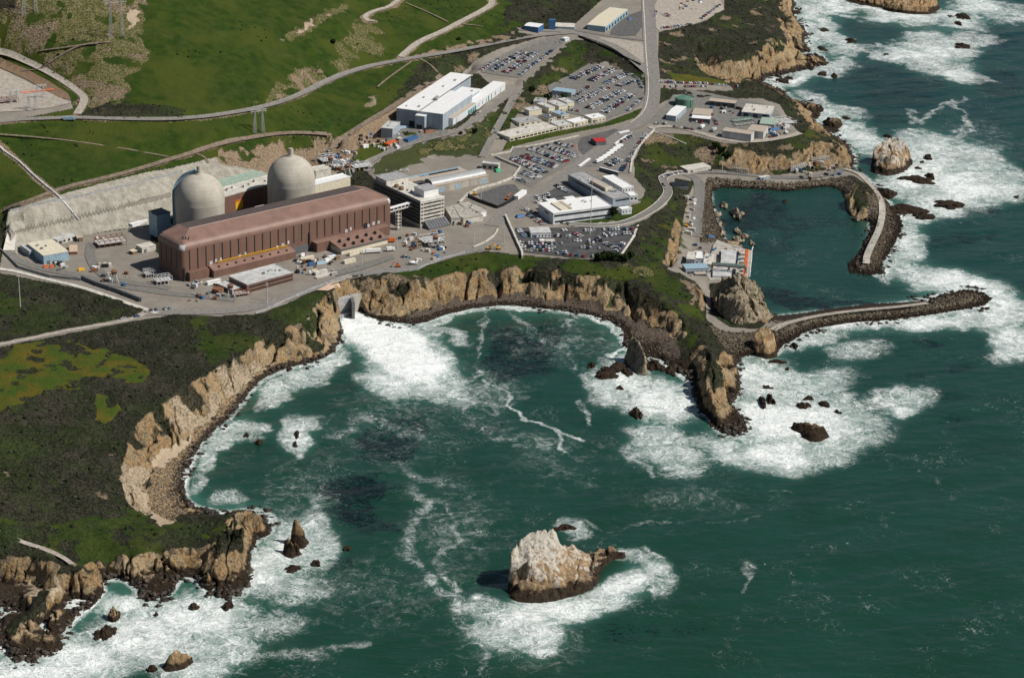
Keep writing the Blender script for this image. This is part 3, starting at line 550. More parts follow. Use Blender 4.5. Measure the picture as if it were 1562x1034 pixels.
    for pts, w, a in [([(650,492),(700,474),(740,468),(765,466)], 8, 0.8), ([(765,466),(840,470),(900,484),(940,495),(955,520),(930,545)], 6, 0.95),
        ([(660,500),(700,520)], 16, 0.5), ([(725,578),(745,592),(770,612),(800,640),(835,655),(880,668)], 4.5, 0.68), ([(835,655),(870,690)], 6, 0.4),
        ([(780,470),(810,495),(830,520)], 10, 0.3), ([(740,480),(720,530),(730,575)], 9, 0.3), ([(690,600),(720,640),(760,660),(840,680)], 30, 0.26), ([(870,480),(872,530),(880,560)], 8, 0.3),
        ([(620,745),(640,770),(620,820),(640,870),(680,910),(700,940)], 20, 0.33), ([(640,760),(680,770),(700,820),(670,870),(690,900)], 16, 0.30), ([(600,700),(640,730),(700,740)], 18, 0.28), ([(690,930),(730,990),(740,1030)], 12, 0.3),
        ([(500,740),(480,800),(510,830)], 20, 0.28), ([(500,660),(560,640),(640,660)], 30, 0.3), ([(880,800),(940,805),(1020,798),(1100,795),(1160,790)], 6, 0.22), ([(1130,905),(1150,880),(1130,860)], 8, 0.35),
        ([(1380,170),(1400,185),(1440,160),(1460,155),(1470,180),(1450,215)], 8, 0.42), ([(1460,160),(1475,195),(1440,230)], 8, 0.38), ([(1400,200),(1440,215)], 10, 0.5),
        ([(1000,640),(970,660),(955,700),(990,720)], 10, 0.45), ([(880,610),(900,640)], 12, 0.35), ([(950,850),(990,835),(1020,860),(1025,890)], 5, 0.4), ([(1290,435),(1340,448),(1370,446)], 4, 0.5), ([(1400,720),(1440,740),(1460,760)], 8, 0.2), ([(400,990),(480,1000),(560,985)], 20, 0.3)]:
        stroke(pts, w, a)
    for b in [(600,650,150,90,.20),(720,600,100,60,.27),(850,520,130,50,.22),(700,800,120,120,.20),(470,760,110,90,.2),(560,900,160,90,.18),(860,700,140,60,.17),(1060,760,160,40,.18),(1480,220,100,60,.2),(780,980,140,60,.24)]:
        blob(*b[:4], b[4], 0, .9)
    # wash right at the rocks of exposed shores
    wl = boxblur(boxblur(land.astype(np.float32), 5), 5)[::step, ::step]
    expo = np.ones(X.shape, np.float32)
    for p in ([(1075,250),(1300,250),(1330,300),(1310,400),(1340,430),(1400,455),(1160,482),(1130,440)],):
        expo = np.where(inpoly(px, py, p), 0.0, expo)
    expo = boxblur(expo, 5)
    foam = np.maximum(foam, expo*(0.25+1.0*fbm(X, Y, 45, 3, 14.))*sstep(0.02, 0.38, wl))
    # drifting lace far from the blobs
    # lee: keep the harbour calm
    foam *= 0.12+0.88*expo
    kelp = np.zeros(X.shape, np.float32)
    for cx, cy, rx, ry, a in [(790,540,70,50,0.9),(830,510,50,24,0.75),(760,560,30,30,0.8),(590,680,60,34,0.85),(620,650,40,30,0.7),(545,745,70,34,0.95),(540,780,50,22,0.9),(575,800,40,16,0.8),(520,860,30,10,0.6),(560,930,40,12,0.5),
        (1160,325,60,36,0.85),(1120,345,40,20,0.85),(1200,345,50,24,0.7),(1260,335,40,14,0.6),(1180,375,60,14,0.7),(1180,450,40,16,0.95),(1220,462,60,10,0.95),(1300,462,60,6,0.9),
        (1340,115,60,30,0.7),(1400,130,80,16,0.7),(1370,150,80,22,0.75),(1420,100,60,14,0.6),(1500,60,60,30,0.65),(1520,130,50,30,0.7),(1360,175,50,12,0.6),(1510,180,60,18,0.5),(1490,360,50,12,0.75),(1440,370,40,14,0.6),(1500,325,30,8,0.7),
        (1410,525,40,8,0.8),(1460,560,36,10,0.7),(1440,600,50,12,0.6),(1400,570,30,10,0.6),(1460,640,40,20,0.5),(1330,520,40,10,0.5),(1250,505,30,10,0.5),(960,965,60,20,0.5),(1050,960,50,20,0.5),(740,860,50,16,0.4),(1500,680,60,20,0.4),(740,650,40,14,0.5),(680,560,20,10,0.5),(530,585,40,8,0.5),(500,660,30,8,0.4),(920,560,30,20,0.5)]:
        d = np.hypot((ax-cx)/rx, (ay-cy)/ry); kelp = np.maximum(kelp, a*(1-sstep(0.5, 1.25, d)))
    pale = np.clip(boxblur(foam, 14)*1.3, 0, 1)          # water clouded by air round the surf
    hue = sstep(-200, 900, py)
    Xs, Ys = np.pad(X, 1, mode='edge'), np.pad(Y, 1, mode='edge')
    Xs[:, 0] -= 9000; Xs[:, -1] += 9000; Ys[-1, :] += 9000; Ys[0, :] -= 3000
    ca, sa = math.cos(0.45), math.sin(0.45); U1 = X*ca+Y*sa; V1 = -X*sa+Y*ca
    swell = (fbm(U1*.28, V1, 17, 3, 23.)-.5)*2.6+(fbm(U1*.6, V1, 6, 2, 29.)-.5)*.35
    swell *= (0.12+0.88*expo)*(1-sstep(.02, .3, wl))+.25*np.clip(foam, 0, 1)*(fbm(X, Y, 5, 2, 3.)-.3)
    me = grid_mesh('sea', Xs, Ys, np.pad(swell, 1, mode='edge'))
    attr(me, 'wa', [np.pad(a, 1, mode='edge') for a in (foam/1.25, kelp, pale, hue)])
    o = bpy.data.objects.new('sea', me); COL.objects.link(o); o['kind'] = 'structure'
    M = MT('sea_water', 0.22, 0.32)
    F, K, Pl, _ = M.attr('wa'); hueA = M.attr('wa')[3]
    base = M.mix(hueA, (0.004, 0.036, 0.036), (0.008, 0.040, 0.022))
    big = M.noise(0.012, 3, 0.6); base = M.mix(M.math('MULTIPLY', M.ss(0.35, 0.65, big), 0.45), base, (0.012, 0.054, 0.036))
    base = M.mix(M.math('MULTIPLY', M.ss(0.12, 0.85, Pl), 0.75), base, (0.060, 0.175, 0.135))
    sw = M.noise(0.02, 5, 0.65, vec=M.n('Mapping', {'Vector': M.pos, 'Rotation': (0, 0, 0.5), 'Scale': (0.35, 1.6, 1)})); base = M.mix(M.math('MULTIPLY', M.ss(0.40, 0.65, sw), 0.45), base, (0.012, 0.052, 0.036))
    kn = M.math('MULTIPLY_ADD', M.noise(0.40, 6, 0.75, vec=M.scl((0.6, 1.2, 1)), dist=1.8), 0.78, M.math('MULTIPLY', M.noise(0.05, 5, 0.65, dist=0.8), 0.22))
    kf = M.ss(0.0, 0.05, M.math('SUBTRACT', M.math('MULTIPLY_ADD', K, 0.20, kn), 0.63))
    base = M.mix(M.math('MULTIPLY', kf, 0.97), base, (0.003, 0.006, 0.007))
    # foam: streaks and cells, denser where the attribute is high
    wv = M.n('VectorMath', [M.pos, M.n('VectorMath', [M.noise(0.035, 5, 0.65, out=1), (34, 34, 0)], operation='MULTIPLY')], operation='ADD')
    nb = M.noise(0.016, 4, 0.6); nm = M.noise(0.085, 9, 0.74, vec=wv, dist=0.8); nf = M.noise(0.55, 6, 0.75, vec=wv)
    def cellnet(sc, w): return M.math('SUBTRACT', 1.0, M.ss(0.0, w, M.n('TexVoronoi', {'Vector': wv, 'Scale': sc}, 0, feature='DISTANCE_TO_EDGE')))
    def thread(sc, w, d=5, v=None): return M.ss(1.0-w, 1.0, M.math('SUBTRACT', 1.0, M.math('ABSOLUTE', M.math('MULTIPLY_ADD', M.noise(sc, d, 0.62, vec=v or wv, dist=0.7), 2.0, -1.0))))
    th = M.math('MAXIMUM', thread(0.030, 0.07), M.math('MAXIMUM', M.math('MULTIPLY', thread(0.075, 0.11), 0.85), M.math('MULTIPLY', thread(0.22, 0.16, 4), 0.6)))
    net = M.math('MAXIMUM', th, M.math('MULTIPLY', cellnet(0.30, 0.22), 0.45))
    dens = M.math('MULTIPLY', F, 1.25)
    cover = M.math('ADD', dens, M.math('ADD', M.math('MULTIPLY', M.math('SUBTRACT', nm, 0.5), 1.35), M.math('ADD', M.math('MULTIPLY', M.math('SUBTRACT', nf, 0.5), 0.55), M.math('MULTIPLY', M.math('SUBTRACT', nb, 0.5), 0.4))))
    gate = M.ss(0.02, 0.30, dens)
    solid = M.math('MULTIPLY', M.ss(0.50, 1.12, cover), M.math('MAXIMUM', M.math('MULTIPLY_ADD', M.ss(0.36, 0.58, nf), 0.36, 0.64), M.ss(0.95, 1.3, cover)))
    lacey = M.math('MULTIPLY', M.math('MULTIPLY', M.ss(0.10, 0.60, cover), net), M.math('MULTIPLY_ADD', nf, 1.3, 0.15))
    mist = M.math('MULTIPLY', M.ss(0.15, 0.95, cover), 0.22)
    ff = M.math('MULTIPLY', gate, M.math('MAXIMUM', solid, M.math('MAXIMUM', lacey, mist)))
    fl = M.math('MULTIPLY', M.ss(0.50, 0.68, M.noise(0.02, 6, 0.7, vec=wv)), M.math('MULTIPLY', thread(0.09, 0.06), M.ss(0.48, 0.62, nf)))
    ff = M.math('MAXIMUM', ff, M.math('MULTIPLY', fl, 0.38))
    ff = M.math('MULTIPLY', ff, M.math('SUBTRACT', 1.0, M.math('MULTIPLY', kf, 0.8)))
    fc = M.mix(M.ss(0.3, 0.62, nf), (0.62, 0.68, 0.66), (0.93, 0.94, 0.93))
    M.col(M.mix(ff, base, fc))
    M.put(M.b.inputs['Roughness'], M.math('MULTIPLY_ADD', ff, 0.6, 0.2))
    w1 = M.noise(0.06, 5, 0.62, vec=M.scl((0.6, 1.5, 1))); w2 = M.noise(0.5, 4, 0.6, vec=M.scl((0.7, 1.4, 1)))
    hh = M.math('ADD', M.math('MULTIPLY', w1, 2.6), M.math('MULTIPLY_ADD', w2, 0.22, M.math('MULTIPLY', ff, 0.35)))
    M.bump(hh, 0.55, 1.0)
    me.materials.append(M.m)
sea()
# ================================================================ builders
def Zf(ox, oy, s): return lambda x, y: (ox+x/s, oy+y/s)
zA, zB, zC, zD, zE, zF = Zf(0,240,3.9025), Zf(200,200,3.9025), Zf(390,240,3.9025), Zf(780,240,3.9025), Zf(780,0,3.9025), Zf(390,0,3.9025)
z5, z3, z4, z7, z6 = Zf(0,340,7.3875), Zf(800,240,6.46), Zf(590,100,7.385), Zf(1000,120,7.1), Zf(1010,340,6.463)
zP, zQ, zR, zS, zN, zT, zI = Zf(700,40,5.2067), Zf(700,180,4.7), Zf(560,200,5.17), Zf(380,320,5.2067), Zf(540,240,5.169), Zf(220,240,5.169), Zf(980,200,4.1105)
_mats = {}
def paint(name, c, rough=0.6, var=0.12, sc=0.5, metal=0.0, spec=0.4, streak=False):
    if name in _mats: return _mats[name]
    M = MT(name, rough, spec); M.b.inputs['Metallic'].default_value = metal
    v = M.scl((0.6, 0.6, 0.12)) if streak else None
    n = M.noise(sc, 4, 0.65, vec=v)
    d = tuple(max(0, x*(1-2.2*var)) for x in c); e = tuple(min(0.9, x*(1+var)) for x in c)
    M.col(M.mix(M.ss(0.35, 0.62, n), d, e)); _mats[name] = M.m
    return M.m
MAT = dict(
    white=lambda: paint('white_roof_sheet', (0.78, 0.78, 0.77), 0.6, 0.05),
    wwall=lambda: paint('white_wall', (0.62, 0.64, 0.66), 0.6, 0.06, 0.4, streak=True),
    cream=lambda: paint('cream_paint', (0.66, 0.60, 0.46), 0.6, 0.07),
    tan=lambda: paint('tan_roof', (0.44, 0.37, 0.30), 0.7, 0.08),
    grey=lambda: paint('grey_roof', (0.34, 0.34, 0.34), 0.8, 0.12, 0.3),
    lgrey=lambda: paint('light_grey', (0.50, 0.50, 0.49), 0.7, 0.1, 0.3, streak=True),
    dgrey=lambda: paint('dark_grey', (0.12, 0.125, 0.135), 0.7, 0.12),
    black=lambda: paint('near_black', (0.018, 0.019, 0.022), 0.5, 0.1),
    glass=lambda: paint('dark_glass', (0.02, 0.026, 0.032), 0.12, 0.1, spec=0.6),
    roofdk=lambda: paint('dark_brown_roof', (0.085, 0.066, 0.060), 0.8, 0.1),
    conc=lambda: paint('concrete', (0.40, 0.37, 0.32), 0.85, 0.10, 0.25, streak=True),
    lconc=lambda: paint('pale_concrete', (0.56, 0.53, 0.47), 0.85, 0.10, 0.25),
    brown=lambda: paint('brown_cladding', (0.172, 0.097, 0.073), 0.6, 0.05, 0.3, streak=True),
    brownr=lambda: paint('brown_roof', (0.232, 0.142, 0.112), 0.42, 0.06, 0.08),
    blue=lambda: paint('blue_paint', (0.05, 0.14, 0.30), 0.5, 0.1),
    lblue=lambda: paint('pale_blue', (0.30, 0.42, 0.50), 0.5, 0.1),
    bgrey=lambda: paint('blue_grey_cladding', (0.33, 0.38, 0.43), 0.6, 0.06, 0.4, streak=True),
    orange=lambda: paint('orange_paint', (0.62, 0.13, 0.03), 0.5, 0.1),
    yellow=lambda: paint('yellow_paint', (0.70, 0.38, 0.03), 0.5, 0.1),
    red=lambda: paint('red_paint', (0.42, 0.03, 0.03), 0.5, 0.1),
    rust=lambda: paint('rusty_steel', (0.22, 0.09, 0.05), 0.7, 0.15),
    green=lambda: paint('green_tank_paint', (0.09, 0.20, 0.14), 0.6, 0.08, 0.2, streak=True),
    pgreen=lambda: paint('pale_green_roof', (0.33, 0.42, 0.34), 0.6, 0.1),
    steel=lambda: paint('galvanised_steel', (0.42, 0.43, 0.43), 0.5, 0.08, metal=0.2),
    asph=lambda: paint('asphalt', (0.105, 0.102, 0.10), 0.9, 0.14, 0.3),
    dasph=lambda: paint('fresh_asphalt', (0.070, 0.069, 0.069), 0.9, 0.16, 0.12),
    road=lambda: paint('worn_road', (0.215, 0.20, 0.18), 0.9, 0.10, 0.3),
    lot=lambda: paint('grey_lot', (0.175, 0.165, 0.15), 0.9, 0.10, 0.3),
    dirt=lambda: paint('dirt_track', (0.20, 0.155, 0.115), 0.95, 0.16, 0.3),
    gravel=lambda: paint('gravel', (0.36, 0.32, 0.27), 0.95, 0.12, 0.3),
    teal=lambda: paint('teal_glass', (0.06, 0.22, 0.24), 0.2, 0.1, spec=0.6),
    plaster=lambda: paint('pinkish_slope_cover', (0.55, 0.40, 0.29), 0.9, 0.06),
    wood=lambda: paint('weathered_wood', (0.20, 0.13, 0.08), 0.8, 0.15),
    netg=lambda: paint('green_cloth', (0.05, 0.36, 0.20), 0.8, 0.1),
)
def mat(k): return MAT[k]()

class MB:
    """collects faces with a material key each; built as one mesh"""
    def __init__(s): s.v = []; s.f = []; s.k = []; s.sm = []
    def add(s, vs, fs, k, smooth=False):
        o = len(s.v); s.v += [tuple(float(c) for c in p) for p in vs]
        for f in fs: s.f.append([i+o for i in f]); s.k.append(k); s.sm.append(smooth)
        return s
    def hexa(s, p, k):        # 8 points: bottom 4, top 4 (counter-clockwise from above)
        return s.add(p, [(3,2,1,0),(4,5,6,7),(0,1,5,4),(1,2,6,5),(2,3,7,6),(3,0,4,7)], k)
    def box(s, F, a0, a1, b0, b1, c0, c1, k):
        P = [F(a0,b0,c0),F(a1,b0,c0),F(a1,b1,c0),F(a0,b1,c0),F(a0,b0,c1),F(a1,b0,c1),F(a1,b1,c1),F(a0,b1,c1)]
        return s.hexa(P, k)
    def cyl(s, x, y, z0, z1, r0, r1, k, n=12, smooth=True, cap=True):
        vs = []; 
        for z, r in ((z0, r0), (z1, r1)):
            vs += [(x+r*math.cos(2*math.pi*i/n), y+r*math.sin(2*math.pi*i/n), z) for i in range(n)]
        s.add(vs, [(i, (i+1) % n, n+(i+1) % n, n+i) for i in range(n)], k, smooth)
        if cap: s.add(vs[n:], [tuple(range(n))], k)
        return s
    def tube(s, A, B, r, k, n=6, r2=None):
        A = Vector([float(c) for c in A]); B = Vector([float(c) for c in B]); d = (B-A)
        if d.length < 1e-6: return s
        q = d.to_track_quat('Z', 'Y'); vs = []; r2 = r if r2 is None else r2
        for P, rr_ in ((A, r), (B, r2)):
            vs += [P+q @ Vector((rr_*math.cos(2*math.pi*i/n), rr_*math.sin(2*math.pi*i/n), 0)) for i in range(n)]
        return s.add(vs, [(i, (i+1) % n, n+(i+1) % n, n+i) for i in range(n)]+[tuple(range(n))[::-1], tuple(range(n, 2*n))], k, n > 6)
    def mesh(s, name, org=(0, 0, 0)):
        me = bpy.data.meshes.new(name)
        me.from_pydata([(a-org[0], b-org[1], c-org[2]) for a, b, c in s.v], [], s.f)
        ks = []
        for k in s.k:
            if k not in ks: ks.append(k)
        for k in ks: me.materials.append(k if not isinstance(k, str) else mat(k))
        me.polygons.foreach_set('material_index', [ks.index(k) for k in s.k])
        me.polygons.foreach_set('use_smooth', s.sm)
        me.update(); return me
ORG = {}
def thing(name, label, cat, loc, group=None):
    o = bpy.data.objects.new(name, None); COL.objects.link(o); o.location = [float(c) for c in loc]
    o.empty_display_size = 1
    ORG[o.name] = tuple(float(c) for c in loc); o['label'] = label; o['category'] = cat
    if group: o['group'] = group
    return o
def part(name, mb, parent, label=None):
    org = ORG[parent.name]; o = bpy.data.objects.new(name, mb.mesh(name, org)); COL.objects.link(o)
    o.parent = parent; ORG[o.name] = org
    if label: o['label'] = label
    return o
def single(name, mb, label, cat, group=None, loc=None):
    loc = (0, 0, 0) if loc is None else tuple(float(c) for c in loc)
    o = bpy.data.objects.new(name, mb.mesh(name, loc)); COL.objects.link(o); o.location = loc
    ORG[o.name] = loc
    o['label'] = label; o['category'] = cat
    if group: o['group'] = group
    return o
def frame(near, left, right, h, z0=None):
    """footprint of a box whose three roof corners show at the given photo pixels"""
    z = 26.0 if z0 is None else z0
    for _ in range(6):
        A, Lf, Rt = G(*near, z+h), G(*left, z+h), G(*right, z+h)
        if z0 is None: z = 0.5*z+0.5*min(hgt(*A[:2]), hgt(*((Lf+Rt)/2)[:2])+1.5)
    u = (Rt-A)[:2]; v = (Lf-A)[:2]
    if np.linalg.norm(u) >= np.linalg.norm(v):
        Lu = np.linalg.norm(u); u = u/Lu; n = np.array([-u[1], u[0]]); s = 1 if n @ v > 0 else -1; n = n*s; Lv = abs(n @ v); v = n
    else:
        Lv = np.linalg.norm(v); v = v/Lv; n = np.array([-v[1], v[0]]); s = 1 if n @ u > 0 else -1; n = n*s; Lu = abs(n @ u); u = n
    O = A[:2].copy()
    def F(a, b, c): return (O[0]+a*u[0]+b*v[0], O[1]+a*u[1]+b*v[1], z+c)
    F.Lu, F.Lv, F.z, F.u, F.v, F.O = Lu, Lv, z, u, v, O
    return F
def sub(F, a, b, flipu=False):
    def H(x, y, c): return F(a+x, b+y, c)
    return H
def wall_items(mb, F, side, items, k, depth=0.12):
    """thin raised panels on a wall; side 'u' is the wall b=0, 'v' the wall a=0, 'U' b=Lv, 'V' a=Lu"""
    for s0, s1, c0, c1 in items:
        if side == 'u': mb.box(F, s0, s1, -depth, 0.05, c0, c1, k)
        elif side == 'v': mb.box(F, -depth, 0.05, s0, s1, c0, c1, k)
        elif side == 'U': mb.box(F, s0, s1, F.Lv-0.05, F.Lv+depth, c0, c1, k)
        else: mb.box(F, F.Lu-0.05, F.Lu+depth, s0, s1, c0, c1, k)
def building(name, label, cat, near, left, right, h, wall='wwall', roof='white', win=None, door='dgrey', pitch=0.0, vents=0, z0=None,
             group=None, parapet=0.5, wink='glass', ridge='u'):
    F = frame(near, left, right, h, z0); Lu, Lv = F.Lu, F.Lv
    t = thing(name, label, cat, F(Lu/2, Lv/2, 0), group)
    w = MB().box(F, 0, Lu, 0, Lv, -6, h-0.25, wall)
    W_ = part('wall', w, t)
    r = MB(); o = 0.25
    if pitch > 0:
        if ridge == 'u': m1, m2 = F(-o, Lv/2, h+pitch), F(Lu+o, Lv/2, h+pitch); c = [F(-o,-o,h-.3),F(Lu+o,-o,h-.3),F(Lu+o,Lv+o,h-.3),F(-o,Lv+o,h-.3)]; r.add(c+[m1, m2], [(0,1,5,4),(2,3,4,5),(1,2,5),(3,0,4),(3,2,1,0)], roof)
        else: m1, m2 = F(Lu/2, -o, h+pitch), F(Lu/2, Lv+o, h+pitch); c = [F(-o,-o,h-.3),F(Lu+o,-o,h-.3),F(Lu+o,Lv+o,h-.3),F(-o,Lv+o,h-.3)]; r.add(c+[m1, m2], [(0,1,4),(1,2,5,4),(2,3,5),(3,0,4,5),(3,2,1,0)], roof)
    else:
        r.box(F, -o, Lu+o, -o, Lv+o, h-0.25, h, roof)
        if parapet > 0 and min(Lu, Lv) > 6:
            p = parapet
            r.box(F, -o, Lu+o, -o, 0.15, h, h+p, roof).box(F, -o, Lu+o, Lv-0.15, Lv+o, h, h+p, roof).box(F, -o, 0.15, 0.15, Lv-0.15, h, h+p, roof).box(F, Lu-0.15, Lu+o, 0.15, Lv-0.15, h, h+p, roof)
    R_ = part('roof', r, t)
    rn = random.Random(hash(label) % 1000 if False else len(label)*7+int(near[0]))
    for i in range(vents):
        a = rn.uniform(0.12, 0.88)*Lu; b = rn.uniform(0.2, 0.8)*Lv; s = rn.uniform(0.6, 1.3)
        hz = h-0.1 if pitch <= 0 else h+pitch*(1-abs((b/Lv if ridge == 'u' else a/Lu)-0.5)*2)-0.3
        v = MB().box(F, a-s, a+s, b-s*.7, b+s*.7, hz, hz+1.0+s*.5, rn.choice(['lgrey', 'grey', 'steel', 'dgrey']))
        part('roof_vent', v, R_)
    if win:
        for side, n, c0, c1, fr in win:          # n windows along a wall, between heights c0 and c1, fraction of wall filled
            L = Lu if side in 'uU' else Lv
            for i in range(n):
                p = L/n; m_ = MB(); wall_items(m_, F, side, [(i*p+p*(1-fr)/2, (i+1)*p-p*(1-fr)/2, c0, c1)], wink)
                part('window', m_, t)
    if door:
        d = MB(); wall_items(d, F, 'u', [(Lu*0.12, Lu*0.12+min(3, Lu*.2), 0, min(3.0, h*.7))], door, 0.1); part('door', d, t)
    return t, F

# ---------------------------------------------------------------- sheets and ribbons on the land
def resample(P, step):
    out = [P[0]]
    for a, b in zip(P[:-1], P[1:]):
        n = max(1, int(math.hypot(b[0]-a[0], b[1]-a[1])/step))
        for i in range(1, n+1): out.append(tuple(a[k]+(b[k]-a[k])*i/n for k in range(len(a))))
    return out
def smooth_line(P, it=3):
    P = [tuple(p) for p in P]
    for _ in range(it):
        Q = [P[0]]
        for a, b in zip(P[:-1], P[1:]):
            Q.append(tuple(0.75*x+0.25*y for x, y in zip(a, b))); Q.append(tuple(0.25*x+0.75*y for x, y in zip(a, b)))
        Q.append(P[-1]); P = Q
    return P
def ribbon(name, pts, width, k, off=0.25, it=3, edge=None, level=None):
    """a road: follows the land, level across"""
    W3 = [T(*p) for p in pts] if level is None else [G(*p, level) for p in pts]
    P = smooth_line([(q[0], q[1]) for q in W3], it); P = resample(P, 5.0)
    zz = np.array([hgt(x, y) for x, y in P]) if level is None else np.full(len(P), level)
    kk = np.ones(5)/5; zz = np.convolve(np.pad(zz, 2, mode='edge'), kk, 'valid')
    mb = MB(); vs = []; ws = [-width/2, -width/6, width/6, width/2]
    for i, (x, y) in enumerate(P):
        a = P[max(i-1, 0)]; b = P[min(i+1, len(P)-1)]; d = np.array([b[0]-a[0], b[1]-a[1]]); d /= np.linalg.norm(d)+1e-9; n = (-d[1], d[0])
        for w in ws:
            X, Y = x+n[0]*w, y+n[1]*w
            zq = max(zz[i], hgt(X, Y) if level is None else -99)
            vs.append((X, Y, zq+off))
    L = len(ws)
    fs = [(i*L+j, i*L+j+1, (i+1)*L+j+1, (i+1)*L+j) for i in range(len(P)-1) for j in range(L-1)]
    mb.add(vs, fs, k, True)
    if edge:                                   # raised concrete kerbs on both sides
        for s in (0, L-1):
            sg = -1 if s == 0 else 1
            for i in range(len(P)-1):
                a = Vector(vs[i*L+s]); b = Vector(vs[(i+1)*L+s]); mb.tube(a, b, 0.35, edge, 4)
    o = bpy.data.objects.new(name, mb.mesh(name)); COL.objects.link(o); o['kind'] = 'structure'
    return o
def sheet(name, poly, k, off=0.35, step=9.0):
    W3 = [T(*p) for p in poly]; P = resample([(q[0], q[1]) for q in W3]+[(W3[0][0], W3[0][1])], step)[:-1]
    xs = [p[0] for p in P]; ys = [p[1] for p in P]
    gx, gy = np.meshgrid(np.arange(min(xs), max(xs), step), np.arange(min(ys), max(ys), step))
    gx = gx.ravel(); gy = gy.ravel(); ins = inpoly(gx, gy, P)
    inner = [(a, b) for a, b in zip(gx[ins], gy[ins])]
    V2 = [Vector(p) for p in P]+[Vector(p) for p in inner]
    n = len(P)
    r = delaunay_2d_cdt(V2, [(i, (i+1) % n) for i in range(n)], [list(range(n))], 1, 0.05)
    vs = [(v.x, v.y, hgt(v.x, v.y)+off) for v in r[0]]
    me = bpy.data.meshes.new(name); me.from_pydata(vs, [], [list(f) for f in r[2]])
    me.materials.append(mat(k)); me.update()
    # faces up
    bm = bmesh.new(); bm.from_mesh(me)
    for f in bm.faces:
        if f.normal.z < 0: f.normal_flip()
    bm.to_mesh(me); bm.free()
    o = bpy.data.objects.new(name, me); COL.objects.link(o); o['kind'] = 'structure'
    return o
# ================================================================ roads, lots, paths
ribbon('hill_road', [(-30,190),(40,182),(110,179),(160,182),(230,183),(290,182),(345,175),(400,165),(440,153),(470,140),(500,124),(540,108),(590,96),(640,88),(700,78),(760,66),(800,58),(840,53),(875,51)], 8, 'road', 0.5)
ribbon('switchyard_road', [(-10,77),(15,84),(45,97),(85,117),(122,142),(131,153),(118,175)], 8, 'gravel', 0.6)
ribbon('gravel_track', [(612,88),(640,64),(680,48),(712,30),(745,13),(752,6),(745,-8)], 8, 'gravel', 0.5)
ribbon('gravel_track', [(618,-10),(600,10),(570,18),(556,26),(560,32),(570,33)], 6, 'gravel', 0.5)
ribbon('dirt_track', [(5,322),(40,310),(100,286),(150,275),(200,262),(250,247),(290,236),(330,221),(400,207),(450,203),(500,206)], 6.5, 'dirt', 0.4)
ribbon('dirt_track', [(480,246),(520,214),(562,187),(625,148),(675,116)], 7, 'dirt', 0.4)
ribbon('main_road', [(790,45),(870,48),(905,58),(945,74),(972,96),(990,112)], 12, 'road', 0.4)
ribbon('main_road', [(987,-20),(990,30),(992,80),(996,120),(996,150),(990,175),(968,192),(945,200)], 17, 'road', 0.5)
ribbon('main_road', [(985,184),(950,203),(905,235),(870,262),(840,285),(800,305),(770,325),(750,345)], 15, 'road', 0.45)
ribbon('side_road', [(878,46),(930,56),(985,62)], 9, 'lot', 0.45)
ribbon('peninsula_road', [(990,196),(1020,192),(1060,200),(1100,214),(1150,218),(1200,210),(1222,204)], 8, 'gravel', 0.45)
ribbon('cove_road', [(868,342),(910,345),(950,342),(985,328),(1010,310),(1021,294),(1012,280),(1010,271),(1030,264),(1060,263)], 9, 'lot', 0.45, edge='lconc')
ribbon('cove_road', [(1045,266),(1062,272),(1068,285),(1066,310),(1063,340),(1062,362)], 11, 'lot', 0.4)
ribbon('intake_road', [(1060,263),(1100,262),(1140,267),(1180,271),(1230,272),(1270,265),(1290,258)], 9, 'lot', 0.4)
ribbon('breakwater_road', [(1345,312),(1346,330),(1341,352),(1330,374),(1322,392),(1321,404)], 6.5, 'conc', 1.3)
ribbon('breakwater_road', [(1178,505),(1200,494),(1250,483),(1310,475),(1370,470),(1415,464)], 7, 'gravel', 1.0)
ribbon('warehouse_road', [(560,262),(558,250),(570,243),(600,229),(645,214),(690,205),(715,190),(745,168),(770,150),(785,140)], 7.5, 'road', 0.45)
ribbon('steep_road', [(735,240),(745,222),(758,196),(772,172),(784,148),(795,138)], 8, 'road', 0.45)
ribbon('foreland_track', [(-20,529),(0,526),(50,516),(100,505),(160,495),(205,487),(222,478)], 6, 'gravel', 0.5)
ribbon('perimeter_road', [(-20,408),(0,411),(25,414),(60,424),(120,437),(170,454),(215,470),(240,478)], 5, 'lconc', 0.5)
ribbon('shore_road', [(222,478),(262,476),(330,476),(385,470),(435,456),(480,438),(530,422),(590,411),(640,405),(690,388),(735,378),(765,372)], 13, 'road', 0.45)
ribbon('footpath', [(-15,808),(0,812),(30,826),(70,838),(95,850),(110,861)], 4, 'gravel', 0.5)
ribbon('yard_road', [(140,372),(136,390),(146,410),(165,425),(200,432),(260,440)], 9, 'lot', 0.45)
ribbon('yard_road', [(8,382),(30,400),(70,412),(120,420),(180,436),(240,446),(300,452),(360,458)], 9, 'lot', 0.4)
ribbon('breakwater_road', [(1288,258),(1310,266),(1328,283),(1342,302),(1346,316)], 6, 'gravel', 0.9)
for pts in ([(-10,205),(30,208),(90,214),(150,222),(210,232),(258,241)], [(618,5),(650,18),(684,35)], [(704,38),(738,42)], [(636,90),(655,98),(668,112)], [(628,95),(612,106),(590,122),(576,134)], [(30,110),(60,108),(120,70),(170,66)], [(60,80),(100,75),(150,68)], [(300,236),(312,240),(318,250)]): ribbon('grass_track', pts, 2.4, 'dirt', 0.9)
for nm, pts in (('road_edge', [(980,-20),(983,30),(985,80),(989,120),(989,150),(983,172),(962,188)]), ('road_edge', [(995,-20),(998,30),(1000,80),(1003,120),(1003,150),(997,176),(975,195)])): ribbon(nm, pts, 1.2, 'lconc', 0.75)
